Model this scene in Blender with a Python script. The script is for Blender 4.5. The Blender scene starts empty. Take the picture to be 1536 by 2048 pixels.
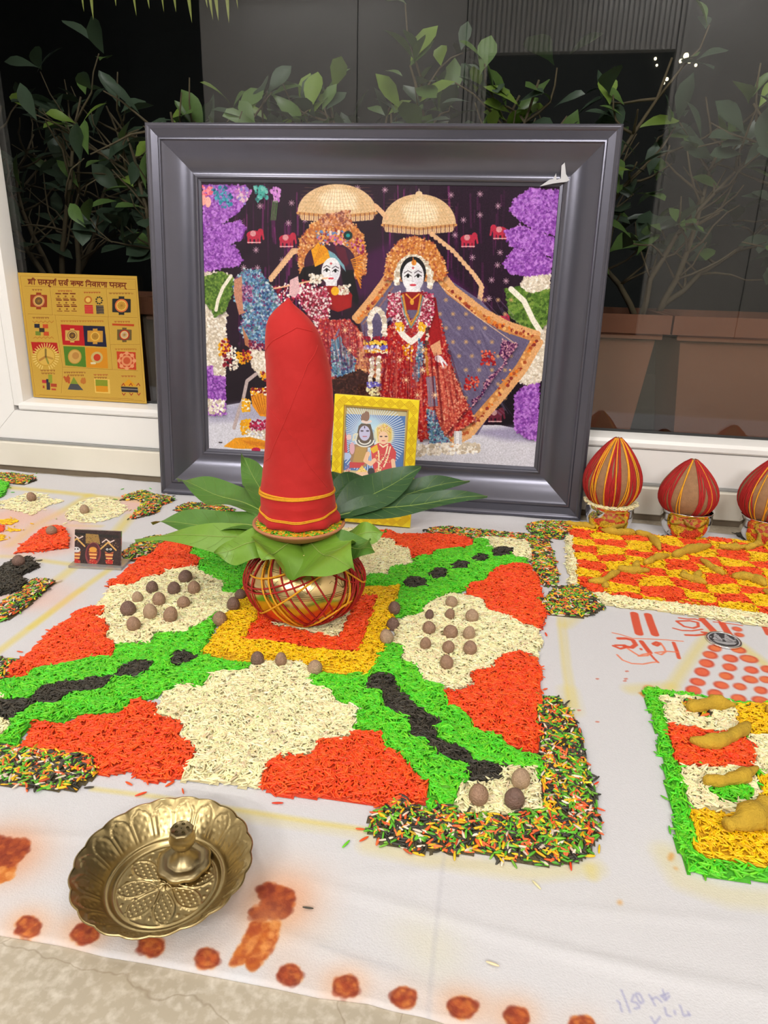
import bpy, math, random
import numpy as np
from mathutils import Matrix, Vector
random.seed(7); rng = np.random.default_rng(7)
SC = bpy.context.scene
COL = SC.collection
# ------------------------------------------------------------------ camera
# world: X along the window wall, Y towards it, Z up; the cloth on the floor is z = 0
F, CX, CY, CAMH = 1395.0, 768.0, 1024.0, 0.45
_dy = np.array([255., -483., F]); _dy /= np.linalg.norm(_dy)
_up = -np.array([-106., 3975., F]); _up -= _dy * (_up @ _dy); _up /= np.linalg.norm(_up)
_dx = np.cross(_dy, _up); _dx = -_dx if _dx[0] < 0 else _dx
RC = np.stack([_dx, _dy, _up])            # rows: world axes in camera (x right, y down, z forward)
CAM = np.array([0., 0., CAMH])
def ray(x, y): return RC @ np.array([(x - CX) / F, (y - CY) / F, 1.])
def P(x, y, z=0.):                        # point of the photograph on the horizontal plane z
    r = ray(x, y); return CAM + r * ((z - CAMH) / r[2])
def PY(x, y, Y):                          # point of the photograph on the vertical plane Y
    r = ray(x, y); return CAM + r * (Y / r[1])
def proj(p):
    c = RC.T @ (np.asarray(p) - CAM); return np.array([CX + F * c[0] / c[2], CY + F * c[1] / c[2]])
cam_data = bpy.data.cameras.new('camera'); cam = bpy.data.objects.new('camera', cam_data); COL.objects.link(cam)
cam_data.sensor_fit = 'VERTICAL'; cam_data.sensor_height = 36.0; cam_data.lens = F / 2048 * 36.0
cam_data.clip_start = 0.02; cam_data.clip_end = 60
_m = Matrix.Identity(4)
for i in range(3):
    _m[i][0], _m[i][1], _m[i][2], _m[i][3] = RC[i][0], -RC[i][1], -RC[i][2], CAM[i]
cam.matrix_world = _m; SC.camera = cam
# ------------------------------------------------------------------ view, world, lights
SC.view_settings.view_transform = 'Standard'; SC.view_settings.look = 'None'
SC.view_settings.exposure = -0.22; SC.view_settings.gamma = 1.0; SC.view_settings.use_curve_mapping = False
world = bpy.data.worlds.new('night'); SC.world = world; world.use_nodes = True
world.node_tree.nodes['Background'].inputs[0].default_value = (0.010, 0.013, 0.018, 1)
world.node_tree.nodes['Background'].inputs[1].default_value = 1.0
CEIL = 2.7
def panel_light(x, y, watts, size, color=(1.0, 0.982, 0.955)):
    ld = bpy.data.lights.new('ceiling_lamp', 'AREA'); ld.shape = 'SQUARE'; ld.size = size; ld.energy = watts; ld.color = color
    o = bpy.data.objects.new('ceiling_lamp', ld); COL.objects.link(o); o.location = (x, y, CEIL - 0.03); return o
def added_tube_light(x, y, z, watts, length=1.2, aim=(0, 1, -.35), color=(1.0, 0.985, 0.96)):
    ld = bpy.data.lights.new('added_tube_lamp', 'AREA'); ld.shape = 'RECTANGLE'; ld.size = length; ld.size_y = .06; ld.energy = watts; ld.color = color
    o = bpy.data.objects.new('added_tube_lamp', ld); COL.objects.link(o); o.location = (x, y, z); o.rotation_euler = Vector(aim).to_track_quat('-Z', 'Z').to_euler(); return o
LAMPS = [(-1.15, -1.15, 12, 0.6), (0.85, -1.15, 12, 0.6), (-1.0, 0.35, 9, 0.5), (0.75, 0.35, 7, 0.5), (-3.0, -1.15, 9, 0.6)]
for _l in LAMPS: panel_light(*_l)
ADDED_TUBES = [(-1.5, -2.93, 2.45, 64), (1.0, -2.93, 2.45, 64)]          # unseen tube lights added high on the back wall to brighten upright surfaces
for _l in ADDED_TUBES: added_tube_light(*_l)
TERRACE = (-0.25, 2.35, 2.45, 3)                                    # lamp added under the terrace roof to brighten the plants
_t = panel_light(*TERRACE[:2], TERRACE[3], .4); _t.location.z = TERRACE[2] - .03
# ------------------------------------------------------------------ helpers
def srgb(*c):
    c = np.array(c, float) / 255.; return tuple(np.where(c <= .04045, c / 12.92, ((c + .055) / 1.055) ** 2.4))
def tag(o, label=None, cat=None, group=None, kind=None):
    if label: o['label'] = label
    if cat: o['category'] = cat
    if group: o['group'] = group
    if kind: o['kind'] = kind
    return o
def empty(name, loc=(0, 0, 0), label=None, cat=None, group=None, kind=None, mat=None):
    o = bpy.data.objects.new(name, None); COL.objects.link(o); o.empty_display_size = .02
    if mat is not None: o.matrix_world = mat
    else: o.location = tuple(float(v) for v in loc)
    return tag(o, label, cat, group, kind)
def frame_mat(o, ux, uy, uz):
    m = Matrix.Identity(4)
    for i in range(3): m[i][0], m[i][1], m[i][2], m[i][3] = ux[i], uy[i], uz[i], o[i]
    return m
def unit(v): v = np.asarray(v, float); return v / np.linalg.norm(v)
class MB:
    def __init__(s): s.v = []; s.f = []; s.m = []; s.uv = {}
    def add(s, verts, faces, mi=0):
        b = len(s.v); s.v.extend([tuple(map(float, p)) for p in verts])
        for f in faces: s.f.append(tuple(i + b for i in f)); s.m.append(mi)
        return b
    def box(s, a, b, mi=0):
        x0, y0, z0 = a; x1, y1, z1 = b
        s.add([(x0,y0,z0),(x1,y0,z0),(x1,y1,z0),(x0,y1,z0),(x0,y0,z1),(x1,y0,z1),(x1,y1,z1),(x0,y1,z1)],
              [(0,3,2,1),(4,5,6,7),(0,1,5,4),(1,2,6,5),(2,3,7,6),(3,0,4,7)], mi); return s
    def prism_x(s, prof, x0, x1, mi=0):           # closed (y,z) outline swept along X
        n = len(prof); v = [(x0, y, z) for y, z in prof] + [(x1, y, z) for y, z in prof]
        s.add(v, [(i, (i+1) % n, n + (i+1) % n, n + i) for i in range(n)] + [tuple(range(n))[::-1], tuple(range(n, 2*n))], mi); return s
    def prism_z(s, pts, z0, z1, mi=0):
        n = len(pts); v = [(x, y, z0) for x, y in pts] + [(x, y, z1) for x, y in pts]
        s.add(v, [(i, (i+1) % n, n + (i+1) % n, n + i) for i in range(n)] + [tuple(range(n))[::-1], tuple(range(n, 2*n))], mi); return s
    def lathe(s, prof, n=48, c=(0, 0), mi=0, fn=None):
        rows = []; b = len(s.v); k = len(prof)
        for r, z in prof:
            for j in range(n):
                a = 2 * math.pi * j / n; rr = r * (fn(a, z) if fn else 1)
                s.v.append((c[0] + rr * math.cos(a), c[1] + rr * math.sin(a), z))
        for i in range(k - 1):
            for j in range(n):
                s.f.append((b+i*n+j, b+i*n+(j+1) % n, b+(i+1)*n+(j+1) % n, b+(i+1)*n+j)); s.m.append(mi)
        return s
    def tube(s, pts, r, n=6, mi=0, closed=False, caps=True):
        pts = [np.asarray(p, float) for p in pts]; k = len(pts); rs = r if hasattr(r, '__len__') else [r] * k
        b = len(s.v); prev = None
        for i in range(k):
            if closed: t = pts[(i+1) % k] - pts[i-1]
            else: t = pts[min(i+1, k-1)] - pts[max(i-1, 0)]
            L = np.linalg.norm(t); t = t / L if L > 1e-12 else np.array([0, 0, 1.])
            if prev is None:
                a = np.array([0, 0, 1.]) if abs(t[2]) < .9 else np.array([1., 0, 0])
                u = unit(np.cross(t, a))
            else:
                u = prev - t * (prev @ t); u = unit(u) if np.linalg.norm(u) > 1e-9 else unit(np.cross(t, [1, 0, .3]))
            prev = u; w = np.cross(t, u)
            for j in range(n):
                a = 2 * math.pi * j / n; s.v.append(tuple(pts[i] + rs[i] * (math.cos(a) * u + math.sin(a) * w)))
        for i in range(k if closed else k - 1):
            i2 = (i + 1) % k
            for j in range(n):
                s.f.append((b+i*n+j, b+i*n+(j+1) % n, b+i2*n+(j+1) % n, b+i2*n+j)); s.m.append(mi)
        if caps and not closed:
            s.f.append(tuple(b + j for j in range(n))[::-1]); s.m.append(mi)
            s.f.append(tuple(b + (k-1)*n + j for j in range(n))); s.m.append(mi)
        return s
    def mesh(s, name, mats, smooth=False, uvs=None):
        me = bpy.data.meshes.new(name); me.from_pydata(s.v, [], s.f)
        for m in (mats if isinstance(mats, (list, tuple)) else [mats]): me.materials.append(m)
        me.polygons.foreach_set('material_index', s.m)
        if smooth:
            me.polygons.foreach_set('use_smooth', [True] * len(s.f))
        if uvs is not None:
            l = me.uv_layers.new(name='UVMap'); idx = np.zeros(len(me.loops), int); me.loops.foreach_get('vertex_index', idx)
            l.data.foreach_set('uv', np.asarray(uvs, np.float32)[idx].ravel())
        me.update(); return me
    def build(s, name, mats, parent=None, smooth=False, uvs=None, angle=None, **kw):
        me = s.mesh(name, mats, smooth or angle is not None, uvs)
        if angle is not None and hasattr(me, 'set_sharp_from_angle'): me.set_sharp_from_angle(angle=math.radians(angle))
        o = bpy.data.objects.new(name, me); COL.objects.link(o)
        if parent: o.parent = parent
        return tag(o, kw.get('label'), kw.get('cat'), kw.get('group'), kw.get('kind'))
# ------------------------------------------------------------------ materials
def new_mat(name):
    m = bpy.data.materials.new(name); m.use_nodes = True; nt = m.node_tree
    return m, nt, nt.nodes['Principled BSDF']
def mat(name, col, rough=.5, metal=0., var=0., scale=20., bump=0., bscale=200., spec=None, coat=0., emit=None, aniso=None, coords='Object'):
    """principled surface whose colour drifts with a noise (var) and that carries a fine noise relief (bump)"""
    m, nt, b = new_mat(name); N = nt.nodes.new; L = nt.links.new
    b.inputs['Base Color'].default_value = (*col, 1); b.inputs['Roughness'].default_value = rough; b.inputs['Metallic'].default_value = metal
    if spec is not None: b.inputs['Specular IOR Level'].default_value = spec
    if coat: b.inputs['Coat Weight'].default_value = coat; b.inputs['Coat Roughness'].default_value = .08
    tc = N('ShaderNodeTexCoord')
    n = N('ShaderNodeTexNoise'); n.inputs['Scale'].default_value = scale; n.inputs['Detail'].default_value = 5; L(tc.outputs[coords], n.inputs['Vector'])
    r = N('ShaderNodeMix'); r.data_type = 'RGBA'
    r.inputs[6].default_value = (*[c * (1 - var) for c in col], 1); r.inputs[7].default_value = (*[min(1, c * (1 + var)) for c in col], 1)
    L(n.outputs[0], r.inputs[0]); L(r.outputs[2], b.inputs['Base Color'])
    if bump:
        n2 = N('ShaderNodeTexNoise'); n2.inputs['Scale'].default_value = bscale; n2.inputs['Detail'].default_value = 4; L(tc.outputs[coords], n2.inputs['Vector'])
        bp = N('ShaderNodeBump'); bp.inputs['Strength'].default_value = bump; bp.inputs['Distance'].default_value = .002
        L(n2.outputs[0], bp.inputs['Height']); L(bp.outputs[0], b.inputs['Normal'])
    if emit: b.inputs['Emission Color'].default_value = (*emit[0], 1); b.inputs['Emission Strength'].default_value = emit[1]
    return m
def image_mat(name, arr, rough=.4, metal=0., coat=0., bump=0., bscale=900.):
    """arr: H x W x 3, sRGB 0..1, row 0 on top: painted above in this script, used on a UV-mapped flat print"""
    h, w = arr.shape[:2]
    im = bpy.data.images.new(name, w, h); px = np.ones((h, w, 4), np.float32); px[:, :, :3] = np.clip(arr[::-1], 0, 1)
    im.pixels.foreach_set(px.ravel()); im.update(); im.pack()
    m, nt, b = new_mat(name); t = nt.nodes.new('ShaderNodeTexImage'); t.image = im; t.extension = 'EXTEND'; t.interpolation = 'Cubic'
    nt.links.new(t.outputs[0], b.inputs['Base Color']); b.inputs['Roughness'].default_value = rough; b.inputs['Metallic'].default_value = metal
    if coat: b.inputs['Coat Weight'].default_value = coat; b.inputs['Coat Roughness'].default_value = .05
    if bump:
        tc = nt.nodes.new('ShaderNodeTexCoord'); n = nt.nodes.new('ShaderNodeTexNoise'); n.inputs['Scale'].default_value = bscale
        nt.links.new(tc.outputs['Object'], n.inputs['Vector']); bp = nt.nodes.new('ShaderNodeBump'); bp.inputs['Strength'].default_value = bump; bp.inputs['Distance'].default_value = .001
        nt.links.new(n.outputs[0], bp.inputs['Height']); nt.links.new(bp.outputs[0], b.inputs['Normal'])
    return m
def glass_mat(name, ior, tint=(1, 1, 1)):
    m = bpy.data.materials.new(name); m.use_nodes = True; nt = m.node_tree; nt.nodes.clear(); N = nt.nodes.new; L = nt.links.new
    o = N('ShaderNodeOutputMaterial'); mx = N('ShaderNodeMixShader'); t = N('ShaderNodeBsdfTransparent'); g = N('ShaderNodeBsdfGlossy'); fr = N('ShaderNodeFresnel')
    ge = N('ShaderNodeNewGeometry'); im = N('ShaderNodeMix'); im.data_type = 'FLOAT'; im.inputs[2].default_value = ior; im.inputs[3].default_value = 1 / ior
    L(ge.outputs['Backfacing'], im.inputs[0]); L(im.outputs[0], fr.inputs['IOR'])          # same reflectance on the way in and out
    g.inputs['Roughness'].default_value = .0; t.inputs[0].default_value = (*tint, 1)
    L(fr.outputs[0], mx.inputs[0]); L(t.outputs[0], mx.inputs[1]); L(g.outputs[0], mx.inputs[2]); L(mx.outputs[0], o.inputs[0]); return m
# ------------------------------------------------------------------ painting of flat prints
def homog(src, dst):
    A = []; b = []
    for (x, y), (u, v) in zip(src, dst):
        A.append([x, y, 1, 0, 0, 0, -u*x, -u*y]); b.append(u); A.append([0, 0, 0, x, y, 1, -v*x, -v*y]); b.append(v)
    h = np.append(np.linalg.solve(np.array(A, float), np.array(b, float)), 1).reshape(3, 3)
    def f(pts):
        p = np.asarray(pts, float).reshape(-1, 2); q = np.c_[p, np.ones(len(p))] @ h.T; return q[:, :2] / q[:, 2:]
    return f
def in_poly(px, py, poly):
    c = np.zeros(px.shape, bool); n = len(poly); j = n - 1
    for i in range(n):
        xi, yi = poly[i]; xj, yj = poly[j]
        if yi != yj: c ^= ((yi > py) != (yj > py)) & (px < (xj - xi) * (py - yi) / (yj - yi) + xi)
        j = i
    return c
class Canvas:
    def __init__(s, w, h, col, fmap=lambda p: np.asarray(p, float).reshape(-1, 2)):
        s.w, s.h, s.f = w, h, fmap; s.a = np.empty((h, w, 3), np.float32); s.a[:] = np.array(col, float) / 255
    def _win(s, q, pad):
        x0 = int(max(0, math.floor(q[:, 0].min() - pad))); x1 = int(min(s.w, math.ceil(q[:, 0].max() + pad) + 1))
        y0 = int(max(0, math.floor(q[:, 1].min() - pad))); y1 = int(min(s.h, math.ceil(q[:, 1].max() + pad) + 1))
        return x0, x1, y0, y1
    def _blend(s, win, mask, col):
        x0, x1, y0, y1 = win; t = s.a[y0:y1, x0:x1]; t += (np.array(col, np.float32) / 255 - t) * mask[..., None].astype(np.float32)
    def poly(s, pts, col, alpha=1., blur=0, raw=False):
        q = np.asarray(pts, float) if raw else s.f(pts); x0, x1, y0, y1 = w = s._win(q, blur * 2 + 1)
        if x1 <= x0 or y1 <= y0: return
        gy, gx = np.mgrid[y0:y1, x0:x1]; m = in_poly(gx + .5, gy + .5, q).astype(np.float32)
        if blur:
            for _ in range(2):
                for ax in (0, 1):
                    k = int(blur); c = np.cumsum(np.pad(m, [(k + 1, k) if i == ax else (0, 0) for i in (0, 1)]), axis=ax)
                    m = (np.take(c, range(2*k + 1, c.shape[ax]), ax) - np.take(c, range(0, c.shape[ax] - 2*k - 1), ax)) / (2*k + 1)
        s._blend(w, m * alpha, col)
    def ell(s, cx, cy, rx, ry, col, ang=0., alpha=1., blur=0):
        t = np.linspace(0, 2 * np.pi, 28, endpoint=False); a = math.radians(ang); x, y = rx * np.cos(t), ry * np.sin(t)
        s.poly(np.c_[cx + x * math.cos(a) - y * math.sin(a), cy + x * math.sin(a) + y * math.cos(a)], col, alpha, blur)
    def line(s, pts, wd, col, alpha=1., blur=0.):      # wd in photo pixels
        q = s.f(pts); p0 = np.asarray(pts[0], float); e = s.f([p0, p0 + (1, 0), p0 + (0, 1)]); k = .5 * (np.linalg.norm(e[1]-e[0]) + np.linalg.norm(e[2]-e[0]))
        r = wd * k / 2; bl = max(.7, blur * k)
        x0, x1, y0, y1 = w = s._win(q, r + bl + 1)
        if x1 <= x0 or y1 <= y0: return
        gy, gx = np.mgrid[y0:y1, x0:x1]; gx = gx + .5; gy = gy + .5; d = np.full(gx.shape, 1e9)
        for (ax, ay), (bx, by) in zip(q[:-1], q[1:]):
            l2 = max((bx-ax)**2 + (by-ay)**2, 1e-9); t = np.clip(((gx-ax)*(bx-ax) + (gy-ay)*(by-ay)) / l2, 0, 1)
            d = np.minimum(d, np.hypot(gx - ax - t*(bx-ax), gy - ay - t*(by-ay)))
        s._blend(w, np.clip((r - d) / bl + .5, 0, 1) * alpha, col)
    def dots(s, pts, n, r, cols, alpha=1., ring=None):   # n dabs of a palette inside a polygon; r in canvas pixels
        q = s.f(pts); lo = q.min(0); hi = q.max(0); k = 0; tries = 0
        while k < n and tries < n * 8:
            xs = rng.uniform(lo[0], hi[0], 256); ys = rng.uniform(lo[1], hi[1], 256); ok = in_poly(xs, ys, q); tries += 256
            for x, y in zip(xs[ok], ys[ok]):
                if k >= n: break
                k += 1; rr = r * rng.uniform(.6, 1.4); c = cols[rng.integers(len(cols))]
                x0, x1, y0, y1 = w = s._win(np.array([[x, y]]), rr + 1)
                if x1 <= x0 or y1 <= y0: continue
                gy, gx = np.mgrid[y0:y1, x0:x1]; d = np.hypot(gx + .5 - x, gy + .5 - y)
                if ring: m = np.clip(1 - abs(d - rr * .8), 0, 1)
                else: m = np.clip(rr - d + .5, 0, 1)
                s._blend(w, m * alpha, c)
    def star(s, x, y, r, col, n=8, wd=1.2):
        for i in range(n // 2):
            a = math.pi * i / (n // 2); s.line([(x - r*math.cos(a), y - r*math.sin(a)), (x + r*math.cos(a), y + r*math.sin(a))], wd, col)
    def grain(s, amt): s.a += rng.normal(0, amt, s.a.shape[:2])[..., None].astype(np.float32)
# ------------------------------------------------------------------ setting: room, window, terrace
M = {}
M['tile'] = mat('floor_tile', srgb(180, 168, 148), .35, var=.22, scale=14, bump=.05, bscale=90)
def tile_veins(m):
    nt = m.node_tree; b = nt.nodes['Principled BSDF']; N = nt.nodes.new; L = nt.links.new
    tc = N('ShaderNodeTexCoord'); nz = N('ShaderNodeTexNoise'); nz.inputs['Scale'].default_value = 3; nz.inputs['Detail'].default_value = 6; L(tc.outputs['Object'], nz.inputs['Vector'])
    mx = N('ShaderNodeMix'); mx.data_type = 'RGBA'; mx.inputs[0].default_value = .25; L(tc.outputs['Object'], mx.inputs[6]); L(nz.outputs['Color'], mx.inputs[7])
    v = N('ShaderNodeTexVoronoi'); v.feature = 'DISTANCE_TO_EDGE'; v.inputs['Scale'].default_value = 6; L(mx.outputs[2], v.inputs['Vector'])
    r = N('ShaderNodeMapRange'); r.inputs[1].default_value = 0; r.inputs[2].default_value = .005; r.inputs[3].default_value = .5; r.inputs[4].default_value = 0; L(v.outputs['Distance'], r.inputs[0])
    src = b.inputs['Base Color'].links[0].from_socket; fine = N('ShaderNodeTexNoise'); fine.inputs['Scale'].default_value = 160; fine.inputs['Detail'].default_value = 5; L(tc.outputs['Object'], fine.inputs['Vector'])
    f2 = N('ShaderNodeMapRange'); f2.inputs[1].default_value = .45; f2.inputs[2].default_value = .75; f2.inputs[3].default_value = 0; f2.inputs[4].default_value = .8; L(fine.outputs[0], f2.inputs[0])
    c1 = N('ShaderNodeMix'); c1.data_type = 'RGBA'; L(f2.outputs[0], c1.inputs[0]); L(src, c1.inputs[6]); c1.inputs[7].default_value = (*srgb(214, 205, 190), 1)
    c2 = N('ShaderNodeMix'); c2.data_type = 'RGBA'; L(r.outputs[0], c2.inputs[0]); L(c1.outputs[2], c2.inputs[6]); c2.inputs[7].default_value = (*srgb(140, 122, 98), 1)
    L(c2.outputs[2], b.inputs['Base Color'])
tile_veins(M['tile'])
M['upvc'] = mat('white_window_plastic', srgb(236, 233, 230), .3, var=.03, scale=6)
M['marble'] = mat('cream_marble', srgb(226, 219, 205), .3, var=.10, scale=7, bump=.03, bscale=60)
M['gap'] = mat('brown_grout', srgb(122, 108, 90), .8, var=.2, scale=40)
M['seal'] = mat('grey_seal', srgb(150, 150, 148), .6, var=.1)
M['gasket'] = mat('dark_gasket', (.02, .02, .02), .6, var=.2)
M['wall'] = mat('grey_wall_panel', srgb(206, 204, 204), .5, var=.06, scale=3)
M['paint'] = mat('warm_wall_paint', srgb(214, 210, 204), .7, var=.03, scale=4)
M['ceil'] = mat('white_ceiling', srgb(240, 238, 234), .8, var=.02)
M['dark'] = mat('painted_night_dark', srgb(34, 36, 36), .8, var=.3, scale=4)  # near-black colour paints in the darkness of night and of the lobby
M['stone'] = mat('terrace_stone', srgb(70, 64, 60), .7, var=.25, scale=12)
M['glass'] = glass_mat('window_glass', 1.68, (.80, .815, .81))
M['lamp'] = mat('lamp_diffuser', (.9, .9, .9), .5, emit=((1, .955, .9), 3.0))
M['terra'] = mat('terracotta_plastic', srgb(156, 98, 72), .55, var=.10, scale=9, bump=.03, bscale=40)
M['soil'] = mat('potting_soil', srgb(70, 50, 36), .95, var=.5, scale=60, bump=.6, bscale=120)
S = dict(kind='structure')
XL, XR, YB, YW = -4.2, 2.4, -3.0, 1.33
GX0 = -1.016                               # left edge of the glass
MB().box((XL, YB, -.06), (XR, YW + .12, -.0022)).build('floor', M['tile'], label='beige mottled marble floor under the white cloth', **S)
MB().box((XL, YB, CEIL), (XR, YW + .14, CEIL + .1)).build('ceiling', M['ceil'], label='white ceiling of the room', **S)
MB().box((XL - .1, YB, 0), (XL, YW, CEIL)).build('wall_left', M['paint'], label='plain wall on the left side of the room', **S)
MB().box((XR, YB, 0), (XR + .1, YW, CEIL)).build('wall_right', M['paint'], label='plain wall on the right side of the room', **S)
# back wall with a doorway and wide panels, seen mirrored in the window glass
wb = empty('wall_back', (0, 0, 0), 'grey panelled wall with dark doorway mirrored in the window glass', kind='structure')
def panel(x0, x1, z0, z1, m='wall', name='panel'):
    MB().box((x0 + .004, YB - .06, z0), (x1 - .004, YB, z1)).build(name, M[m], wb)
panel(-2.44, -1.235, 0, CEIL); panel(-1.235, -.447, 0, CEIL); panel(-.447, -.289, 0, CEIL)
panel(-.289, .987, 1.9, CEIL); panel(.987, 1.7, 0, CEIL); panel(1.7, XR, 0, CEIL)
b = MB()
for i in range(44):
    x = -.44 + i * .034; b.box((x, YB, 1.9 if -.3 < x < .98 else .1), (x + .02, YB + .016, CEIL - .01))
b.build('slat', M['wall'], wb, kind='stuff', label='narrow vertical ribs on the panels around the doorway')
MB().box((XL, YB - .12, 0), (XR, YB - .061, CEIL)).build('backing', M['gasket'], wb)
# that backing closes the panel seams; the openings stay open through dark lobbies
for o in list(wb.children):
    if o.name.startswith('backing'): bpy.data.objects.remove(o)
b = MB()
for x0, x1 in ((-2.44, -.289), (.987, XR)): b.box((x0, YB - .1, 0), (x1, YB - .062, CEIL))
b.box((-.289, YB - .1, 1.9), (.987, YB - .062, CEIL)); b.build('backing', M['gasket'], wb)
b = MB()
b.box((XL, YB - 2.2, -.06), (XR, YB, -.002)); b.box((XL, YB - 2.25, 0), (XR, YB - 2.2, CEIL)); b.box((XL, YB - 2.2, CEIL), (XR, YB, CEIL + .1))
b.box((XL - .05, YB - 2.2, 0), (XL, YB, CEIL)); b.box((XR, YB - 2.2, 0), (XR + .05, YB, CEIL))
b.build('wall_lobby', M['dark'], label='lobby behind the doorway, coloured near black to look unlit', **S)
# window wall
w = empty('window_1', (0, 0, 0), 'large white framed window with dark garden behind its glass', kind='structure')
WZ0, WZ1 = .070, 2.45
bead = [(1.3700, .1345), (1.3590, .1355), (1.3560, .139), (1.3560, .147), (1.3610, .153), (1.3870, .160), (1.3910, .160), (1.3910, .1345)]
MB().prism_x(bead, GX0 - .02, XR).build('glazing_bead', M['upvc'], w, angle=30)
def xz_prism(pts, y0, y1):                    # outline in X-Z, swept along Y
    b = MB(); n = len(pts); b.add([(x, y0, z) for x, z in pts] + [(x, y1, z) for x, z in pts], [(i, (i+1) % n, n + (i+1) % n, n + i) for i in range(n)] + [tuple(range(n))[::-1], tuple(range(n, 2*n))]); return b
JX = GX0 - .034
xz_prism([(JX + .0008, .134), (JX - .0632, WZ0), (XR, WZ0), (XR, .134)], 1.3590, 1.4250).build('bottom_rail', M['upvc'], w)
MB().prism_x([(1.4250, .066), (1.350, .066), (1.350, .0695), (1.4250, .0695)], XL, XR).build('seal_strip', M['seal'], w)
jb = [(-.02, 1.3910), (-.02, 1.3650), (-.014, 1.3590), (.0, 1.3570), (.010, 1.3610), (.020, 1.3870), (.020, 1.3910)]
MB().prism_z([(GX0 - .02 + u * .9, y) for u, y in jb], .145, WZ1).build('glazing_bead', M['upvc'], w, angle=30)
xz_prism([(JX, WZ1), (JX, .134), (JX - .064, WZ0), (GX0 - .42, WZ0), (GX0 - .42, WZ1)], 1.3590, 1.4250).build('left_jamb', M['upvc'], w)
xz_prism([(JX - .0745, .0825), (JX - .0735, .0835), (JX - .0735, WZ1), (JX - .0745, WZ1)], 1.3580, 1.3595).build('jamb_groove', M['seal'], w)
MB().box((GX0 - .05, 1.3590, WZ1), (XR, 1.4250, WZ1 + .08)).build('top_rail', M['upvc'], w)
MB().box((GX0 - .01, 1.3920, .140), (XR, 1.3980, WZ1)).build('glass_pane', M['glass'], w)
MB().prism_x([(1.3910, .158), (1.3913, .165), (1.3918, .165), (1.3918, .158)], GX0, XR).build('gasket', M['gasket'], w)
b = MB(); b.box((XL, 1.3600, 0), (GX0 - .42, 1.45, CEIL)); b.box((GX0 - .42, 1.3600, WZ1 + .08), (XR, 1.45, CEIL))
b.build('wall_front', M['paint'], label='wall around the window', **S)
bbd = empty('baseboard_front', (0, 0, 0), 'cream marble skirting below the white window frame', kind='structure')
tx = [XL] + [-.70 + .6 * k for k in range(-5, 6) if XL < -.70 + .6 * k < XR] + [XR]
for x0, x1 in zip(tx[:-1], tx[1:]): MB().prism_x([(1.445, .011), (1.342, .011), (1.340, .013), (1.340, .063), (1.342, .0655), (1.445, .0655)], x0 + .0006, x1 - .0006).build('skirting_tile', M['marble'], bbd, angle=30)
MB().box((XL, 1.347, -.002), (XR, 1.4450, .0108)).build('trim_1', M['gap'], label='brown gap line under the marble skirting', **S)
# ceiling lamps
for (x, y, e, sz) in LAMPS:
    t = empty('ceiling_light', (x, y, CEIL), None, 'light', 'flat ceiling lights of the room'); h = sz / 2
    t['label'] = 'square ceiling light panel ' + {(-1.15, -1.15): 'at the back left', (.85, -1.15): 'at the back right', (-1., .35): 'near the window, left', (.75, .35): 'near the window, right'}.get((x, y), 'at the far left side of the room')
    b = MB()
    for (a, c) in (((-h-.03, -h-.03), (h+.03, -h)), ((-h-.03, h), (h+.03, h+.03)), ((-h-.03, -h), (-h, h)), ((h, -h), (h+.03, h))): b.box((*a, -.028), (*c, 0))
    b.build('lamp_frame', M['upvc'], t); MB().box((-h, -h, -.02), (h, h, -.001)).build('diffuser', M['lamp'], t)
for (x, y, z, e) in ADDED_TUBES:
    t = empty('added_tube_light', (x, y, z), 'added unseen white tube light on the back wall, ' + ('left one' if x < 0 else 'right one'), 'light', 'added tube lights on the back wall')
    MB().box((-.62, -.068, -.03), (.62, -.04, .03)).build('housing', M['upvc'], t)
    b = MB(); b.tube([(-.6, -.018, 0), (.6, -.018, 0)], .013, 12); b.build('tube', M['lamp'], t, smooth=True)
t = empty('added_terrace_light', (TERRACE[0], TERRACE[1], TERRACE[2]), 'flat lamp added under the terrace roof to brighten the plants', 'light')
MB().box((-.24, -.24, -.01), (.24, .24, .012)).build('lamp_body', M['upvc'], t); MB().box((-.2, -.2, -.02), (.2, .2, -.0101)).build('diffuser', M['lamp'], t)
MB().box((-6, 1.452, TERRACE[2] + .0125), (6, 3.5, TERRACE[2] + .16)).build('ceiling_terrace', M['paint'], label='roof slab over the terrace outside', **S)
# terrace outside
MB().box((-6, 1.452, -.1), (6, 3.5, .02)).build('terrace', M['stone'], label='dark stone terrace outside the window', **S)
MB().box((-6, 3.38, .02), (6, 3.5, 2.46)).build('wall_night_backdrop', M['dark'], label='added dark wall standing in for night beyond the plants outside', **S)  # dark backdrop added where only night and foliage lie beyond
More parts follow.
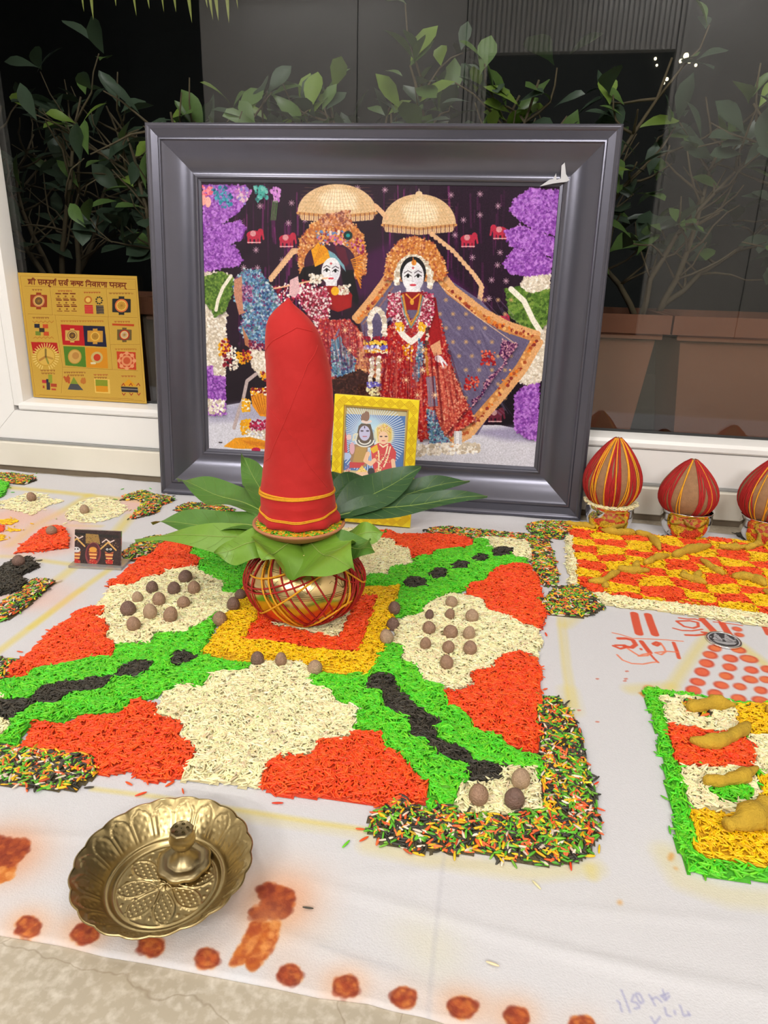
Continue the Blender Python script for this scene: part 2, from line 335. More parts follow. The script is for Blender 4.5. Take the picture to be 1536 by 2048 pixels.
# ------------------------------------------------------------------ planters and shrubs on the terrace
M['bark'] = mat('shrub_bark', srgb(128, 112, 88), .8, var=.3, scale=40, bump=.3, bscale=300)
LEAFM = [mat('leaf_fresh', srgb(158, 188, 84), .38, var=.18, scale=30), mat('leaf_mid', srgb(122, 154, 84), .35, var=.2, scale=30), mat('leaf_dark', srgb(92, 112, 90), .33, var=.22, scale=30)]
PLX = [(-1.36, -.805, 'far left, hidden behind the gold plate'), (-.80, -.245, 'second from the left, behind the big picture frame'), (-.24, .316, 'left of the seam visible right of the frame'), (.32, .88, 'right of the seam, above the thread-wrapped coconuts')]
for x0, x1, wh in PLX:
    t = empty('planter', (x0, 1.48, .02), 'brown plastic trough planter outside the window, ' + wh, 'planter', 'brown troughs outside the window')
    L = x1 - x0
    b = MB(); zt, zb = .355, 0.
    top = [(.022, .022), (L - .022, .022), (L - .022, .27), (.022, .27)]; bot = [(.055, .05), (L - .055, .05), (L - .055, .24), (.055, .24)]
    v = [(x, y, zb) for x, y in bot] + [(x, y, zt - .05) for x, y in top]
    b.add(v, [(3, 2, 1, 0)] + [(i, (i+1) % 4, 4 + (i+1) % 4, 4 + i) for i in range(4)]); b.build('trough', M['terra'], t)
    b = MB()
    for a, c in (((0, 0), (L, .012)), ((0, .28), (L, .292)), ((0, .012), (.012, .28)), ((L - .012, .012), (L, .28))): b.box((*a, zt - .036), (*c, zt))
    b.box((.012, .008, zt - .047), (L - .012, .014, zt - .036)); b.build('rim', M['terra'], t)
    b = MB(); b.box((.03, .028, .262), (L - .03, .034, .268)); b.build('ridge', M['terra'], t)
    b = MB(); nx, ny = 14, 7
    v = [(.013 + (L - .026) * i / nx, .013 + .266 * j / ny, .322 + rng.uniform(-.006, .008)) for j in range(ny + 1) for i in range(nx + 1)]
    b.add(v, [(j*(nx+1)+i, j*(nx+1)+i+1, (j+1)*(nx+1)+i+1, (j+1)*(nx+1)+i) for j in range(ny) for i in range(nx)]); b.build('soil', M['soil'], t)
def leaf_geo(fold=.25, droop=.2, wid=.5, n=6, peak=.6):
    v = []; f = []
    for i in range(n + 1):
        s = i / n; w = wid / 2 * (math.sin(math.pi * s ** (math.log(.5) / math.log(peak))) ** .8 if 0 < i < n else .02); z = -droop * s * s
        v += [(s, -w, z + fold * w), (s, 0, z), (s, w, z + fold * w)]
    for i in range(n):
        a = i * 3; f += [(a, a+3, a+4, a+1), (a+1, a+4, a+5, a+2)]
    return v, f
def leaf_mesh(name, m, **k):
    b = MB(); b.add(*leaf_geo(**k)); return b.mesh(name, m, smooth=True)
LEAVES = [leaf_mesh('leaf', m, fold=f, droop=d, wid=w, peak=p) for m in LEAFM for f, d, w, p in ((.28, .14, .50, .62), (.15, .3, .58, .68))]
def rand_path(p, d, L, n=6, wob=.18, grav=0.):
    pts = [np.array(p)]; d = unit(d)
    for i in range(n):
        d = unit(d + rng.normal(0, wob, 3) + np.array([0, 0, grav])); pts.append(pts[-1] + d * L / n)
    return pts, d
def leaf_matrix(pos, d, up, s):
    x = unit(d); z = unit(up - x * (up @ x)) if np.linalg.norm(np.cross(up, x)) > 1e-3 else unit(np.cross(x, [1, .2, 0])); y = np.cross(z, x)
    m = frame_mat(pos, x * s, y * s, z * s); return m
def shrub(x, y, z0, h, label, n_leaf=75, n_stem=4, spread=.17, lean=(0, 0), fill=150, fresh=.75):
    t = empty('shrub', (x, y, z0), label, 'shrub', 'shrubs outside the window')
    o = np.zeros(3); tips = []; sb = MB()
    for i in range(n_stem):
        a = rng.uniform(0, 2*math.pi); d = np.array([math.cos(a) * .35 + lean[0], math.sin(a) * .25 + lean[1] - .05, 1.])
        L = h * rng.uniform(.75, 1.05); pts, dd = rand_path(o + np.array([math.cos(a), math.sin(a) * .5, 0]) * .02, d, L, 8, .16)
        sb.tube(pts, [.0078 * (1 - .72 * k / 8) for k in range(9)], 5); tips.append((pts[-1], dd, 1.))
        for k in (2, 3, 4, 5, 6, 7):
            for _ in range(2):
                aa = rng.uniform(0, 2*math.pi); bd = np.array([math.cos(aa), math.sin(aa) * .8 - .15, rng.uniform(.1, .9)])
                p2, d2 = rand_path(pts[k], bd, spread * rng.uniform(.5, 1.1), 4, .25, .06)
                sb.tube(p2, [.003, .0026, .0022, .0018, .0014], 4); tips.append((p2[-1], d2, k / 8)); tips.append((p2[2], d2, k / 8))
    sb.build('stem', M['bark'], t, smooth=True)
    cnt = 0; fm = [[], [], []]
    order = list(range(len(tips))); rng.shuffle(order)
    # the leaves nearest the window are single parts; the ones deeper in the bush are one joined mass
    spots = []
    for rep in range(4):
        for i in order:
            p, d, lv = tips[i]
            for q in range(3):
                a = rng.uniform(0, 2*math.pi); u = unit(np.cross(d, [.3, .8, .2])); v = np.cross(d, u)
                ld = unit(d * rng.uniform(.15, .9) + (u * math.cos(a) + v * math.sin(a)) * .9 + np.array([0, -.1, .12])); spots.append((p + rng.normal(0, .008, 3), ld, lv))
    spots = [q for q in spots if q[0][1] + y > 1.475 and q[0][2] > .03][:n_leaf + fill]; spots.sort(key=lambda s: s[0][1])
    fb = MB(); fmi = []
    for k, (p, ld, lv) in enumerate(spots):
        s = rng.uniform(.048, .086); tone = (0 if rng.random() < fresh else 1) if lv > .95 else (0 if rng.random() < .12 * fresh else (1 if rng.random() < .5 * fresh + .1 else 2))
        up = unit(np.array([rng.normal(0, .4), -.5 + rng.normal(0, .3), 1.]))
        m = leaf_matrix(p, ld, up, s)
        if k < n_leaf:
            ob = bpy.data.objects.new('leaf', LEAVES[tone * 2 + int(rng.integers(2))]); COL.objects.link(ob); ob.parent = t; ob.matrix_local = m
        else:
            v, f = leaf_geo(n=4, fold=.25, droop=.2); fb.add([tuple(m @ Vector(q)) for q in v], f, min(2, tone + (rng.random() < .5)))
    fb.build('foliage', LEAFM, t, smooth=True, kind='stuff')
    return t
SHR = [(-1.36, 1.67, .50, 'tall dark shrub at the far left edge of the window, beside the white jamb', 55, 5, 50, 0.15),
       (-1.08, 1.655, .50, 'dark green shrub with bare twigs above the gold plate', 55, 5, 60, 0.20),
       (-.80, 1.67, .48, 'dark green shrub just left of the big picture frame', 60, 5, 60, 0.35),
       (-.52, 1.655, .53, 'leafy shrub above the left half of the big picture frame', 85, 5, 150, 0.80),
       (-.24, 1.67, .54, 'light green shrub above the middle of the big picture frame', 90, 5, 160, 0.85),
       (.04, 1.655, .53, 'shrub above the right end of the frame, before the dark doorway reflection', 85, 5, 150, 0.80),
       (.30, 1.67, .46, 'shrub with bare lower twigs just right of the big picture frame', 45, 4, 40, 0.40),
       (.60, 1.655, .58, 'tall shrub at the right edge of the window with a leaning stem', 60, 5, 70, 0.50)]
for x, y, h, lab, n, ns, fl, fr in SHR: shrub(x, y, .345, h, lab, n, ns, fill=fl, fresh=fr)
# frond of a palm hanging in at the top left
M['frond'] = mat('palm_frond', srgb(176, 184, 92), .45, var=.2, scale=60)
t = empty('palm_frond', PY(330, -60, 1.45), 'yellow-green palm frond tips hanging down at the top left of the window', 'palm')
t0 = np.array(t.location)
b = MB(); b.tube([PY(140 + 36 * i, -70 - 30 * math.sin(i / 9 * 3.1), 1.45) - t0 for i in range(11)], [.004 - .0002 * i for i in range(11)], 6); b.tube([np.array(q) - t0 for q in ((-1.34, 1.56, .34), (-1.38, 1.54, .8), (-1.36, 1.50, 1.05), (-1.22, 1.46, 1.14))] + [PY(140, -70, 1.45) - t0], [.009, .008, .007, .006, .0045], 6); b.build('rachis', M['frond'], t, smooth=True)
for (tx, ty) in ((168, 24), (187, 40), (232, 12), (273, 32), (299, 18), (328, 24), (352, 24), (384, 46), (415, 16), (426, 40), (437, 42), (458, 46), (476, 18)):
    base = PY(tx - 12 + rng.uniform(-6, 6), -85, 1.45 + rng.uniform(-.004, .004)) - t0; tip = PY(tx, ty, 1.44 + rng.uniform(-.01, .01)) - t0
    b = MB(); v, f = leaf_geo(fold=.5, droop=.0, wid=.075, n=8, peak=.45); m = leaf_matrix(base, tip - base, np.array([rng.normal(0, .3), -1., .2]), np.linalg.norm(tip - base))
    b.add([tuple(m @ Vector(q)) for q in v], f); b.build('leaflet', M['frond'], t, smooth=True)
# small warm garden lights far behind the leaves
M['bulb'] = mat('garden_bulb', (1, .9, .7), .4, emit=((1., .88, .62), 3.)); b = MB(); b.lathe([(.0005, .5), (.3, .43), (.48, .15), (.48, -.15), (.3, -.43), (.0005, -.5)], 10); bm_ = b.mesh('garden_light', M['bulb'], smooth=True)
for i, (x, y, r, wh) in enumerate(((1372, 112, 11, 'largest of the cluster'), (1379, 122, 8, 'just below the largest'), (1362, 122, 8, 'left of the largest, lower'), (1311, 117, 6, 'lone and small, at the left end'), (1314, 130, 5, 'under the lone left one'), (1334, 158, 7, 'lowest of the cluster'), (1328, 166, 5, 'tiny, beside the lowest'), (1392, 130, 6, 'right of the largest'), (1408, 17, 7, 'alone near the top edge'))):
    o = bpy.data.objects.new('garden_light', bm_); COL.objects.link(o); p = PY(x, y, 3.372); k = r * (RC.T @ (p - CAM))[2] / F; o.location = (p[0], 3.38 - .44 * k, p[2]); o.scale = (k, k, k)
    tag(o, 'small warm garden light glowing at upper right, ' + wh, 'lamp', 'garden lights beyond the hedge')
# ------------------------------------------------------------------ the white cloth and what is painted on it
C0, C1, D0, D1, RES = -1.62, .98, .25, 1.33, 1150.0      # metres covered by the painted cloth, pixels per metre
def cl(pts): return np.array([((q[0] - C0) * RES, (D1 - q[1]) * RES) for q in (P(x, y) for x, y in np.asarray(pts, float).reshape(-1, 2))])
cv = Canvas(int((C1 - C0) * RES), int((D1 - D0) * RES), (211, 209, 212), cl)
YEL = (222, 200, 92); PINK = (234, 182, 164)
for pts, wd, a, bl in (
    ([(-60, 1345), (0, 1300), (80, 1240), (156, 1182), (202, 1150), (245, 1120)], 13, .55, 8), ([(60, 1255), (150, 1187), (165, 1178)], 10, .5, 6), ([(110, 1163), (150, 1132), (165, 1120)], 12, .5, 8),
    ([(1118, 1235), (1128, 1330), (1140, 1412)], 5, .45, 5), ([(1128, 1235), (1138, 1330), (1152, 1412)], 4, .35, 5), ([(1136, 1380), (1146, 1420)], 26, .25, 14),
    ([(185, 1577), (316, 1593), (475, 1619), (640, 1646), (740, 1660)], 9, .5, 7), ([(480, 1628), (740, 1668)], 24, .22, 16), ([(20, 975), (130, 985), (240, 998), (300, 1004)], 8, .6, 6), ([(178, 990), (120, 1025), (70, 1050), (20, 1090)], 8, .55, 6),
    ([(262, 1030), (235, 1062), (225, 1070)], 10, .6, 8), ([(80, 1120), (140, 1128), (145, 1130)], 8, .5, 6), ([(0, 1112), (40, 1113)], 8, .4, 6), ([(90, 1050), (200, 1052)], 6, .4, 6),
    ([(1336, 1385), (1372, 1330), (1400, 1290), (1425, 1262)], 16, .45, 12), ([(1478, 1288), (1510, 1312), (1545, 1340)], 14, .5, 10), ([(1262, 1378), (1340, 1372)], 22, .35, 14),
    ([(735, 1690), (870, 1720), (1060, 1745), (1190, 1735)], 34, .28, 22), ([(1180, 1735), (1185, 1752)], 20, .35, 14), ([(1330, 1705), (1362, 1760), (1450, 1790), (1540, 1800)], 40, .22, 24), ([(720, 1470), (700, 1640)], 1, .0, 1), ([(1180, 1210), (1130, 1250)], 14, .35, 10)):
    cv.line(pts, wd, YEL, a, bl)
for x, y, rx, ry, a in ((60, 1065, 130, 50, .55), (30, 1200, 60, 22, .5), (250, 1010, 40, 14, .5), (95, 1190, 60, 30, .4), (275, 1010, 30, 16, .5), (30, 1030, 40, 20, .4)): cv.ell(x, y, rx, ry, PINK, 0, a, 18)
for x, y, rx, ry in ((870, 1890, 50, 24), (985, 1470, 1, 1), (820, 1860, 40, 16), (1340, 1710, 20, 24), (1240, 1800, 12, 8), (645, 1870, 14, 14), (880, 1935, 30, 20)): cv.ell(x, y, rx, ry, (216, 208, 160), 0, .45, 14)
for x, y, rx, ry in ((1342, 1713, 6, 9), (1352, 1736, 4, 3), (1240, 1805, 5, 5), (1300, 1378, 14, 8)): cv.ell(x, y, rx, ry, (214, 150, 70), 20, .75, 1)
cv.poly([(1277, 1385), (1290, 1381), (1291, 1397)], (206, 120, 30), .9, 1)
# red writing
def W(pts, wd, k=4.389, ox=1186, oy=1200, col=(214, 74, 44), a=.92): cv.line([(ox + x / k, oy + y / k) for x, y in pts], wd / k, col, a, .8)
RED2 = (232, 120, 84)
for pts, wd in (([(362, 118), (380, 200), (405, 292)], 42), ([(482, 128), (510, 210), (545, 300)], 40),
    ([(755, 155), (830, 165), (900, 165), (940, 180)], 12), ([(735, 185), (800, 230), (880, 245), (925, 230), (920, 195), (850, 180), (740, 183)], 15), ([(705, 245), (780, 265), (870, 268), (960, 255)], 12),
    ([(815, 305), (900, 308), (980, 300), (1000, 285), (960, 280)], 18), ([(950, 170), (990, 152), (1060, 162), (1110, 185), (1130, 215)], 12), ([(960, 168), (1000, 210), (1050, 260), (1075, 295)], 36), ([(1135, 205), (1170, 262), (1205, 310)], 36), ([(1060, 190), (1200, 205), (1310, 222)], 9),
    ([(1505, 235), (1540, 300)], 28), ([(225, 335), (290, 335), (350, 350), (375, 390), (340, 415), (280, 405)], 26), ([(180, 400), (240, 425), (300, 410), (280, 395), (200, 395)], 18), ([(425, 362), (460, 410), (500, 460)], 28), ([(500, 470), (540, 515), (572, 545)], 14), ([(420, 426), (424, 432)], 16),
    ([(530, 382), (560, 368), (590, 380), (560, 398), (535, 388)], 20), ([(708, 372), (735, 440), (755, 508)], 20)): W(pts, wd)
for pts, wd in (([(170, 285), (240, 300), (350, 335), (500, 340), (650, 348), (790, 360)], 9), ([(300, 420), (360, 460), (410, 490), (480, 485), (500, 465), (440, 475), (400, 490)], 12), ([(212, 478), (260, 525), (340, 555), (440, 560), (520, 545), (570, 540)], 11), ([(590, 372), (620, 410), (640, 450), (600, 478), (545, 460), (650, 448), (740, 455)], 11)): W(pts, wd, col=RED2)
for x, y, rx, ry in ((1265, 253, 46, 19), (1283, 303, 43, 18), (1068, 422, 60, 28), (1278, 435, 70, 28), (1030, 480, 68, 32), (1208, 510, 70, 32), (1370, 515, 85, 32), (1000, 553, 68, 35), (1200, 588, 65, 32), (1392, 612, 65, 30), (1530, 605, 60, 30), (958, 630, 68, 38), (1172, 665, 65, 32), (1380, 695, 72, 32), (1520, 697, 60, 30), (918, 717, 70, 32), (1125, 745, 70, 32), (1290, 758, 60, 30), (1475, 790, 60, 32), (882, 790, 70, 40), (1072, 822, 68, 40), (1280, 862, 70, 36), (1470, 880, 80, 36)):
    x, y, rx, ry = 1186 + x / 4.389, 1200 + y / 4.389, rx / 4.389, ry / 4.389
    cv.ell(x, y, rx, ry, (196, 62, 40), 12, .95, 1); cv.ell(x + rng.uniform(-2, 2), y, rx * .82, ry * .76, (228, 104 + rng.integers(20), 70), 12, .95, 1)
for x, y in ((1254, 1342), (1252, 1357), (1250, 1361), (1195, 1357), (1158, 1420), (1195, 1443)): cv.ell(x, y, 4, 1.6, (200, 110, 90), 0, .8)
# pencilled note near the lower right corner
def PEN(pts): cv.line([(1180 + x / 5.908, 1920 + y / 5.908) for x, y in pts], 3.2, (150, 150, 190), .75, 1.2)
for pts in ([(320, 470), (350, 490), (380, 600)], [(372, 345), (425, 470), (475, 605)], [(520, 400), (490, 480), (560, 500), (590, 550), (530, 565)], [(540, 385), (590, 390), (635, 480), (600, 505), (560, 440), (540, 385)],
    [(700, 400), (740, 470), (770, 525)], [(735, 450), (790, 430), (850, 490)], [(840, 410), (890, 470), (940, 420)], [(860, 350), (900, 460)], [(840, 420), (930, 385)],
    [(725, 665), (770, 740)], [(830, 660), (775, 740)], [(885, 555), (905, 640), (960, 655)], [(1000, 590), (1010, 630)], [(1065, 530), (1110, 650), (1185, 640)], [(1160, 600), (1175, 640)]): PEN(pts)
# kumkum blots with their damp halos
def blot(pts, halo, col=(150, 60, 28)):
    if halo: cv.ell(*halo, (226, 160, 116), 0, .8, 22); cv.ell(halo[0], halo[1], halo[2] * .7, halo[3] * .7, (214, 130, 84), 0, .5, 14)
    cv.poly(pts, col, .95, 1); cv.dots(pts, 260, 3.0, [(166, 72, 30), (134, 48, 24), (196, 100, 40), (120, 40, 22)], .45)
k = 2.4
def Q(pts, ox=0, oy=1560): return [(ox + x / k, oy + y / k) for x, y in pts]
cv.ell(548, 1800, 70, 60, (228, 172, 130), 0, .7, 26)
blot(Q([(1240, 510), (1290, 492), (1330, 505), (1395, 520), (1415, 560), (1405, 610), (1370, 650), (1330, 665), (1290, 650), (1250, 700), (1205, 665), (1200, 620), (1250, 600), (1265, 570), (1240, 540)]), (565, 1800, 52, 48))
cv.ell(535, 1850, 36, 44, (240, 190, 140), 20, .45, 12)
for pts in ([(1215, 680), (1270, 700), (1250, 760), (1210, 840), (1150, 880), (1105, 885), (1130, 840), (1170, 780)], [(1275, 690), (1340, 680), (1330, 740), (1290, 820), (1250, 880), (1210, 905), (1185, 880), (1240, 800)]):
    q = Q(pts); cv.poly(q, (206, 118, 44), .8, 2); cv.dots(q, 200, 3, [(190, 96, 30), (226, 150, 80), (164, 70, 30)], .5)
blot(Q([(-60, 260), (20, 278), (70, 285), (135, 290), (140, 325), (120, 360), (75, 395), (65, 440), (30, 440), (-20, 420), (-60, 440)]), (10, 1708, 75, 55))
cv.dots(Q([(-40, 430), (70, 430), (50, 470), (10, 490), (-40, 500)]), 130, 3, [(206, 118, 44), (190, 96, 30), (226, 150, 80)], .6)
for i, (x, y, rx, ry) in enumerate(((57, 1855, 24, 20), (170, 1868, 26, 19), (302, 1893, 24, 18), (415, 1917, 22, 18), (580, 1950, 24, 20), (692, 1973, 25, 20), (808, 1995, 23, 20), (926, 2014, 28, 19), (1033, 2033, 24, 20), (1165, 2046, 24, 12), (-60, 1845, 24, 20))):
    cv.ell(x - 2, y - 4, rx * 2.0, ry * 1.7, (228, 168, 124), 0, .8 if i in (0, 1, 5, 7, 8) else .3, 10)
    t_ = np.linspace(0, 2*np.pi, 16, endpoint=False); rr = 1 + rng.normal(0, .06, 16); pg = np.c_[x + rx * rr * np.cos(t_), y + ry * rr * np.sin(t_)]
    cv.poly(pg, [(196, 100, 44), (164, 66, 38), (190, 96, 46), (198, 108, 46), (196, 104, 44), (150, 62, 32), (192, 106, 52), (140, 52, 30), (134, 50, 32), (160, 62, 34), (170, 80, 40)][i], .95, 1)
    cv.dots(pg, 90, 2.6, [(150, 56, 30), (214, 130, 60), (120, 40, 26), (190, 90, 40)], .4); cv.line(list(map(tuple, pg)) + [tuple(pg[0])], 4, (128, 44, 24), .55, 1)
# shade of pressed creases, painted as soft grey lines
for pts, wd, a in (([(895, 1650), (878, 1800), (862, 1960), (856, 2048)], 7, .3), ([(640, 1890), (700, 1910), (800, 1935)], 5, .25), ([(1210, 1240), (1190, 1500), (1250, 1900)], 4, .0)): cv.line(pts, wd, (180, 178, 184), a, 5)
cv.grain(.006)
M['cloth'] = image_mat('white_cotton', cv.a, .85, bump=.35, bscale=700)
# front hem of the cloth, traced on the floor
HEM = np.array([P(x, y)[:2] for x, y in ((-420, 1790), (-200, 1832), (0, 1868), (125, 1889), (208, 1910), (300, 1925), (417, 1948), (542, 1972), (640, 1993), (736, 2004), (782, 2018), (848, 2031), (898, 2046), (1000, 2066), (1200, 2100), (1700, 2190))])
def hem(x): return float(np.interp(x, HEM[:, 0], HEM[:, 1]))
nx, ny = 300, 230; cx0, cx1 = -1.6, .95; V = []; UV = []; Fc = []
def cloth_z(x, y, y0):
    d = y - y0; z = -.0004
    z += .0016 * math.exp(-((x + .018 + .12 * (y - .45)) / .005) ** 2) * (1 if y < .5 else .0)
    for cx_, cy_, sl, ln_, am in ((.02, .385, -.12, .16, .0012), (-.08, .345, -.2, .10, .0010), (.19, .372, -.05, .12, .0012), (-.36, .40, .15, .1, .0010), (.30, .58, .6, .12, .0010), (.14, .42, .1, .08, .0008), (-.02, .43, .25, .07, .0007)): z += am * math.exp(-((y - cy_ - sl * (x - cx_)) / .0045) ** 2 - ((x - cx_) / ln_) ** 4)
    if y < .47: z += .0007 * math.sin(9 * x + 31 * y) * min(1, (.47 - y) / .08)
    far = max(0, (y - 1.26) / .06); z += .0022 * min(1, far) * (.6 + .5 * math.sin(x * 23 + 1.3) + .4 * math.sin(x * 51))
    return max(z, -.0012)
for j in range(ny + 1):
    for i in range(nx + 1):
        x = cx0 + (cx1 - cx0) * i / nx; y0 = hem(x); y1 = 1.3365 if x < -.2 else 1.3365 - .034 * min(1, (x + .2) / .6) + .004 * math.sin(x * 26)
        y = y0 + (y1 - y0) * j / ny; z = cloth_z(x, y, y0)
        V.append((x, y, z)); UV.append(((x - C0) / (C1 - C0), (y - D0) / (D1 - D0)))
for j in range(ny):
    for i in range(nx):
        a = j * (nx + 1) + i; Fc.append((a, a + 1, a + nx + 2, a + nx + 1))
b = MB(); b.add(V, Fc)
rim = [i for i in range(nx + 1)] + [j * (nx + 1) + nx for j in range(1, ny + 1)] + [ny * (nx + 1) + i for i in range(nx - 1, -1, -1)] + [j * (nx + 1) for j in range(ny - 1, 0, -1)]
base = len(V); lowv = [(V[i][0], V[i][1], -.0020) for i in rim]; b.v += lowv; UV += [UV[i] for i in rim]; k_ = len(rim)
for q in range(k_): b.f.append((rim[q], base + q, base + (q + 1) % k_, rim[(q + 1) % k_])); b.m.append(0)
b.build('floor_cloth', M['cloth'], smooth=True, uvs=UV, label='white cotton cloth with kumkum dots along its hem, spread under the rice pattern', cat='cloth')
# ------------------------------------------------------------------ coloured rice
RC_ = {'white': srgb(248, 234, 184), 'red': srgb(250, 76, 28), 'green': srgb(88, 204, 36), 'black': srgb(58, 53, 44), 'yellow': srgb(255, 196, 12)}
MIXC = [srgb(62, 58, 48), srgb(58, 56, 46), srgb(50, 48, 42), srgb(74, 70, 60), srgb(238, 96, 44), srgb(246, 184, 30), srgb(250, 200, 40), srgb(96, 180, 44), srgb(120, 180, 54), srgb(84, 160, 40), srgb(226, 208, 186), srgb(240, 110, 60)]
def grain_material():
    m, nt, b = new_mat('rice_grain'); a = nt.nodes.new('ShaderNodeAttribute'); a.attribute_type = 'INSTANCER'; a.attribute_name = 'grain_colour'
    nt.links.new(a.outputs['Color'], b.inputs['Base Color']); b.inputs['Roughness'].default_value = .42; b.inputs['Specular IOR Level'].default_value = .45
    return m
M['grain'] = grain_material()
BASEM = {k: mat('rice_bed_' + k, tuple(c * .62 for c in v), .7, var=.15, scale=260, bump=.4, bscale=420) for k, v in RC_.items()}  # beds darkened so the gaps between grains read as shade
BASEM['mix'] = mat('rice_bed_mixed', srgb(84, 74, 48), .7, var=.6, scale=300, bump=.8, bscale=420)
def grain_nodes(length=.0049, width=.00118):
    ng = bpy.data.node_groups.new('rice_grains', 'GeometryNodeTree'); I = ng.interface
    I.new_socket('Geometry', in_out='INPUT', socket_type='NodeSocketGeometry'); I.new_socket('Geometry', in_out='OUTPUT', socket_type='NodeSocketGeometry')
    N = ng.nodes.new; L = ng.links.new; gi = N('NodeGroupInput'); go = N('NodeGroupOutput')
    s = N('GeometryNodeMeshUVSphere'); s.inputs['Segments'].default_value = 6; s.inputs['Rings'].default_value = 5; s.inputs['Radius'].default_value = 1
    tr = N('GeometryNodeTransform'); tr.inputs['Scale'].default_value = (width, width * .85, length); tr.inputs['Rotation'].default_value = (0, math.pi / 2, 0)
    sm = N('GeometryNodeSetShadeSmooth'); ma = N('GeometryNodeSetMaterial'); ma.inputs['Material'].default_value = M['grain']
    L(s.outputs['Mesh'], tr.inputs['Geometry']); L(tr.outputs[0], sm.inputs['Geometry']); L(sm.outputs[0], ma.inputs['Geometry'])
    def named(n, t):
        a = N('GeometryNodeInputNamedAttribute'); a.data_type = t; a.inputs['Name'].default_value = n; return a.outputs['Attribute']
    ins = N('GeometryNodeInstanceOnPoints'); L(gi.outputs[0], ins.inputs['Points']); L(ma.outputs[0], ins.inputs['Instance'])
    L(named('is_grain', 'BOOLEAN'), ins.inputs['Selection']); L(named('grain_rotation', 'FLOAT_VECTOR'), ins.inputs['Rotation']); L(named('grain_scale', 'FLOAT'), ins.inputs['Scale'])
    j = N('GeometryNodeJoinGeometry'); L(gi.outputs[0], j.inputs[0]); L(ins.outputs[0], j.inputs[0]); L(j.outputs[0], go.inputs[0]); return ng
GN = grain_nodes(.0051, .00112); GNM = grain_nodes(.0047, .00122)
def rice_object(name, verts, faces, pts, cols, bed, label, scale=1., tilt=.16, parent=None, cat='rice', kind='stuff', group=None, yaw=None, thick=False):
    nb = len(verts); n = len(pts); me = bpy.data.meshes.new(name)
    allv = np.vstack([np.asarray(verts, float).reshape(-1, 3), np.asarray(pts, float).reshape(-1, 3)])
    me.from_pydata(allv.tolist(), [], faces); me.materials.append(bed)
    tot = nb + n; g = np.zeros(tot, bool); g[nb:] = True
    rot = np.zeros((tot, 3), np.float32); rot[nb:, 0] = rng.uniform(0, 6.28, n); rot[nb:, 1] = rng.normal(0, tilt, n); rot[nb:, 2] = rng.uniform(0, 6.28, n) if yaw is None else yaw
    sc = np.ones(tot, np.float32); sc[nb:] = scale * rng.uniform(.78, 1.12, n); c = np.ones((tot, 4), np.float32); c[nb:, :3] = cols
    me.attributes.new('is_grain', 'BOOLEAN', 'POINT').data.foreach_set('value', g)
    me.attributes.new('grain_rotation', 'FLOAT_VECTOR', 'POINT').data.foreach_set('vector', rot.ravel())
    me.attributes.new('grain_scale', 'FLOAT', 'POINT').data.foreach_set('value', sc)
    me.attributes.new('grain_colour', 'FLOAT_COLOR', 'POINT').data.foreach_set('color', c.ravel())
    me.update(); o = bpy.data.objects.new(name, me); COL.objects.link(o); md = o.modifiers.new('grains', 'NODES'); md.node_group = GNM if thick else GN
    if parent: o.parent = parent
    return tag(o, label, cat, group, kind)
def rice_cols(kind, n):
    if kind == 'mix': c = np.array(MIXC)[rng.integers(0, len(MIXC), n)]
    elif kind == 'dish': c = np.array([srgb(96, 176, 40), srgb(120, 180, 50), srgb(240, 176, 30), srgb(236, 150, 30)])[rng.integers(0, 4, n)]
    else: c = np.tile(np.array(RC_[kind]), (n, 1))
    v = rng.normal(1, .17, (n, 1)); c = c * np.clip(v, .55, 1.4)
    if kind == 'red': c[:, 1] *= rng.uniform(.7, 1.6, n)
    if kind == 'green': c[:, 0] *= rng.uniform(.6, 1.7, n)
    if kind == 'black': c *= rng.uniform(.5, 1.5, (n, 1))
    if kind == 'white': c *= np.clip(rng.normal(1, .05, (n, 3)), .8, 1.1)
    return np.clip(c, 0, .95)
def z8(pts, ox, oy, k): return [(ox + x / k, oy + y / k) for x, y in pts]
PATCH = []                                      # painter's order: later ones lie over earlier ones
def patch(kind, label, pts, dens=1., flat=False, check=None): PATCH.append((kind, label, pts, dens, flat, check))
# --- second pattern, far left
patch('mix', 'small mixed-colour rice heap by the skirting at the far left edge', [(-30, 948), (0, 950), (29, 950), (64, 954), (76, 961), (49, 970), (20, 967), (-30, 964)])
patch('green', 'small bright green rice heap cut by the left edge, below the skirting', [(-40, 963), (0, 965), (20, 969), (12, 989), (0, 997), (-40, 1004)])
patch('white', 'thin star of white rice under the betel nut nearest the left skirting', [(23, 997), (60, 985), (94, 989), (100, 997), (133, 1002), (105, 1010), (86, 1018), (64, 1032), (39, 1022), (-10, 1018), (0, 1003)], .5, True)
patch('white', 'thin round of white rice under the second far betel nut, left of the picture frame', [(137, 1018), (160, 1005), (176, 998), (215, 996), (238, 1006), (260, 1018), (234, 1034), (206, 1044), (176, 1047), (137, 1041), (129, 1032)], .55, True)
patch('mix', 'bent strip of mixed-colour rice left of the picture frame foot', [(243, 994), (284, 984), (328, 994), (350, 1001), (325, 1013), (309, 1029), (263, 1040), (271, 1024), (290, 1007), (273, 999), (246, 1001)])
patch('yellow', 'upper yellow rice petal at the left edge', [(-6, 1043), (23, 1038), (39, 1042), (25, 1051), (8, 1051)], .9, True)
patch('yellow', 'middle yellow rice petal pointing right at the left edge', [(16, 1055), (47, 1061), (25, 1064), (14, 1062)], .9, True)
patch('yellow', 'lower yellow rice petal at the left edge', [(-8, 1069), (18, 1071), (12, 1080), (-8, 1084)], .9, True)
patch('red', 'orange-red flower centre of rice at the left edge', [(-12, 1045), (8, 1050), (11, 1058), (8, 1064), (-12, 1067)], .9, True)
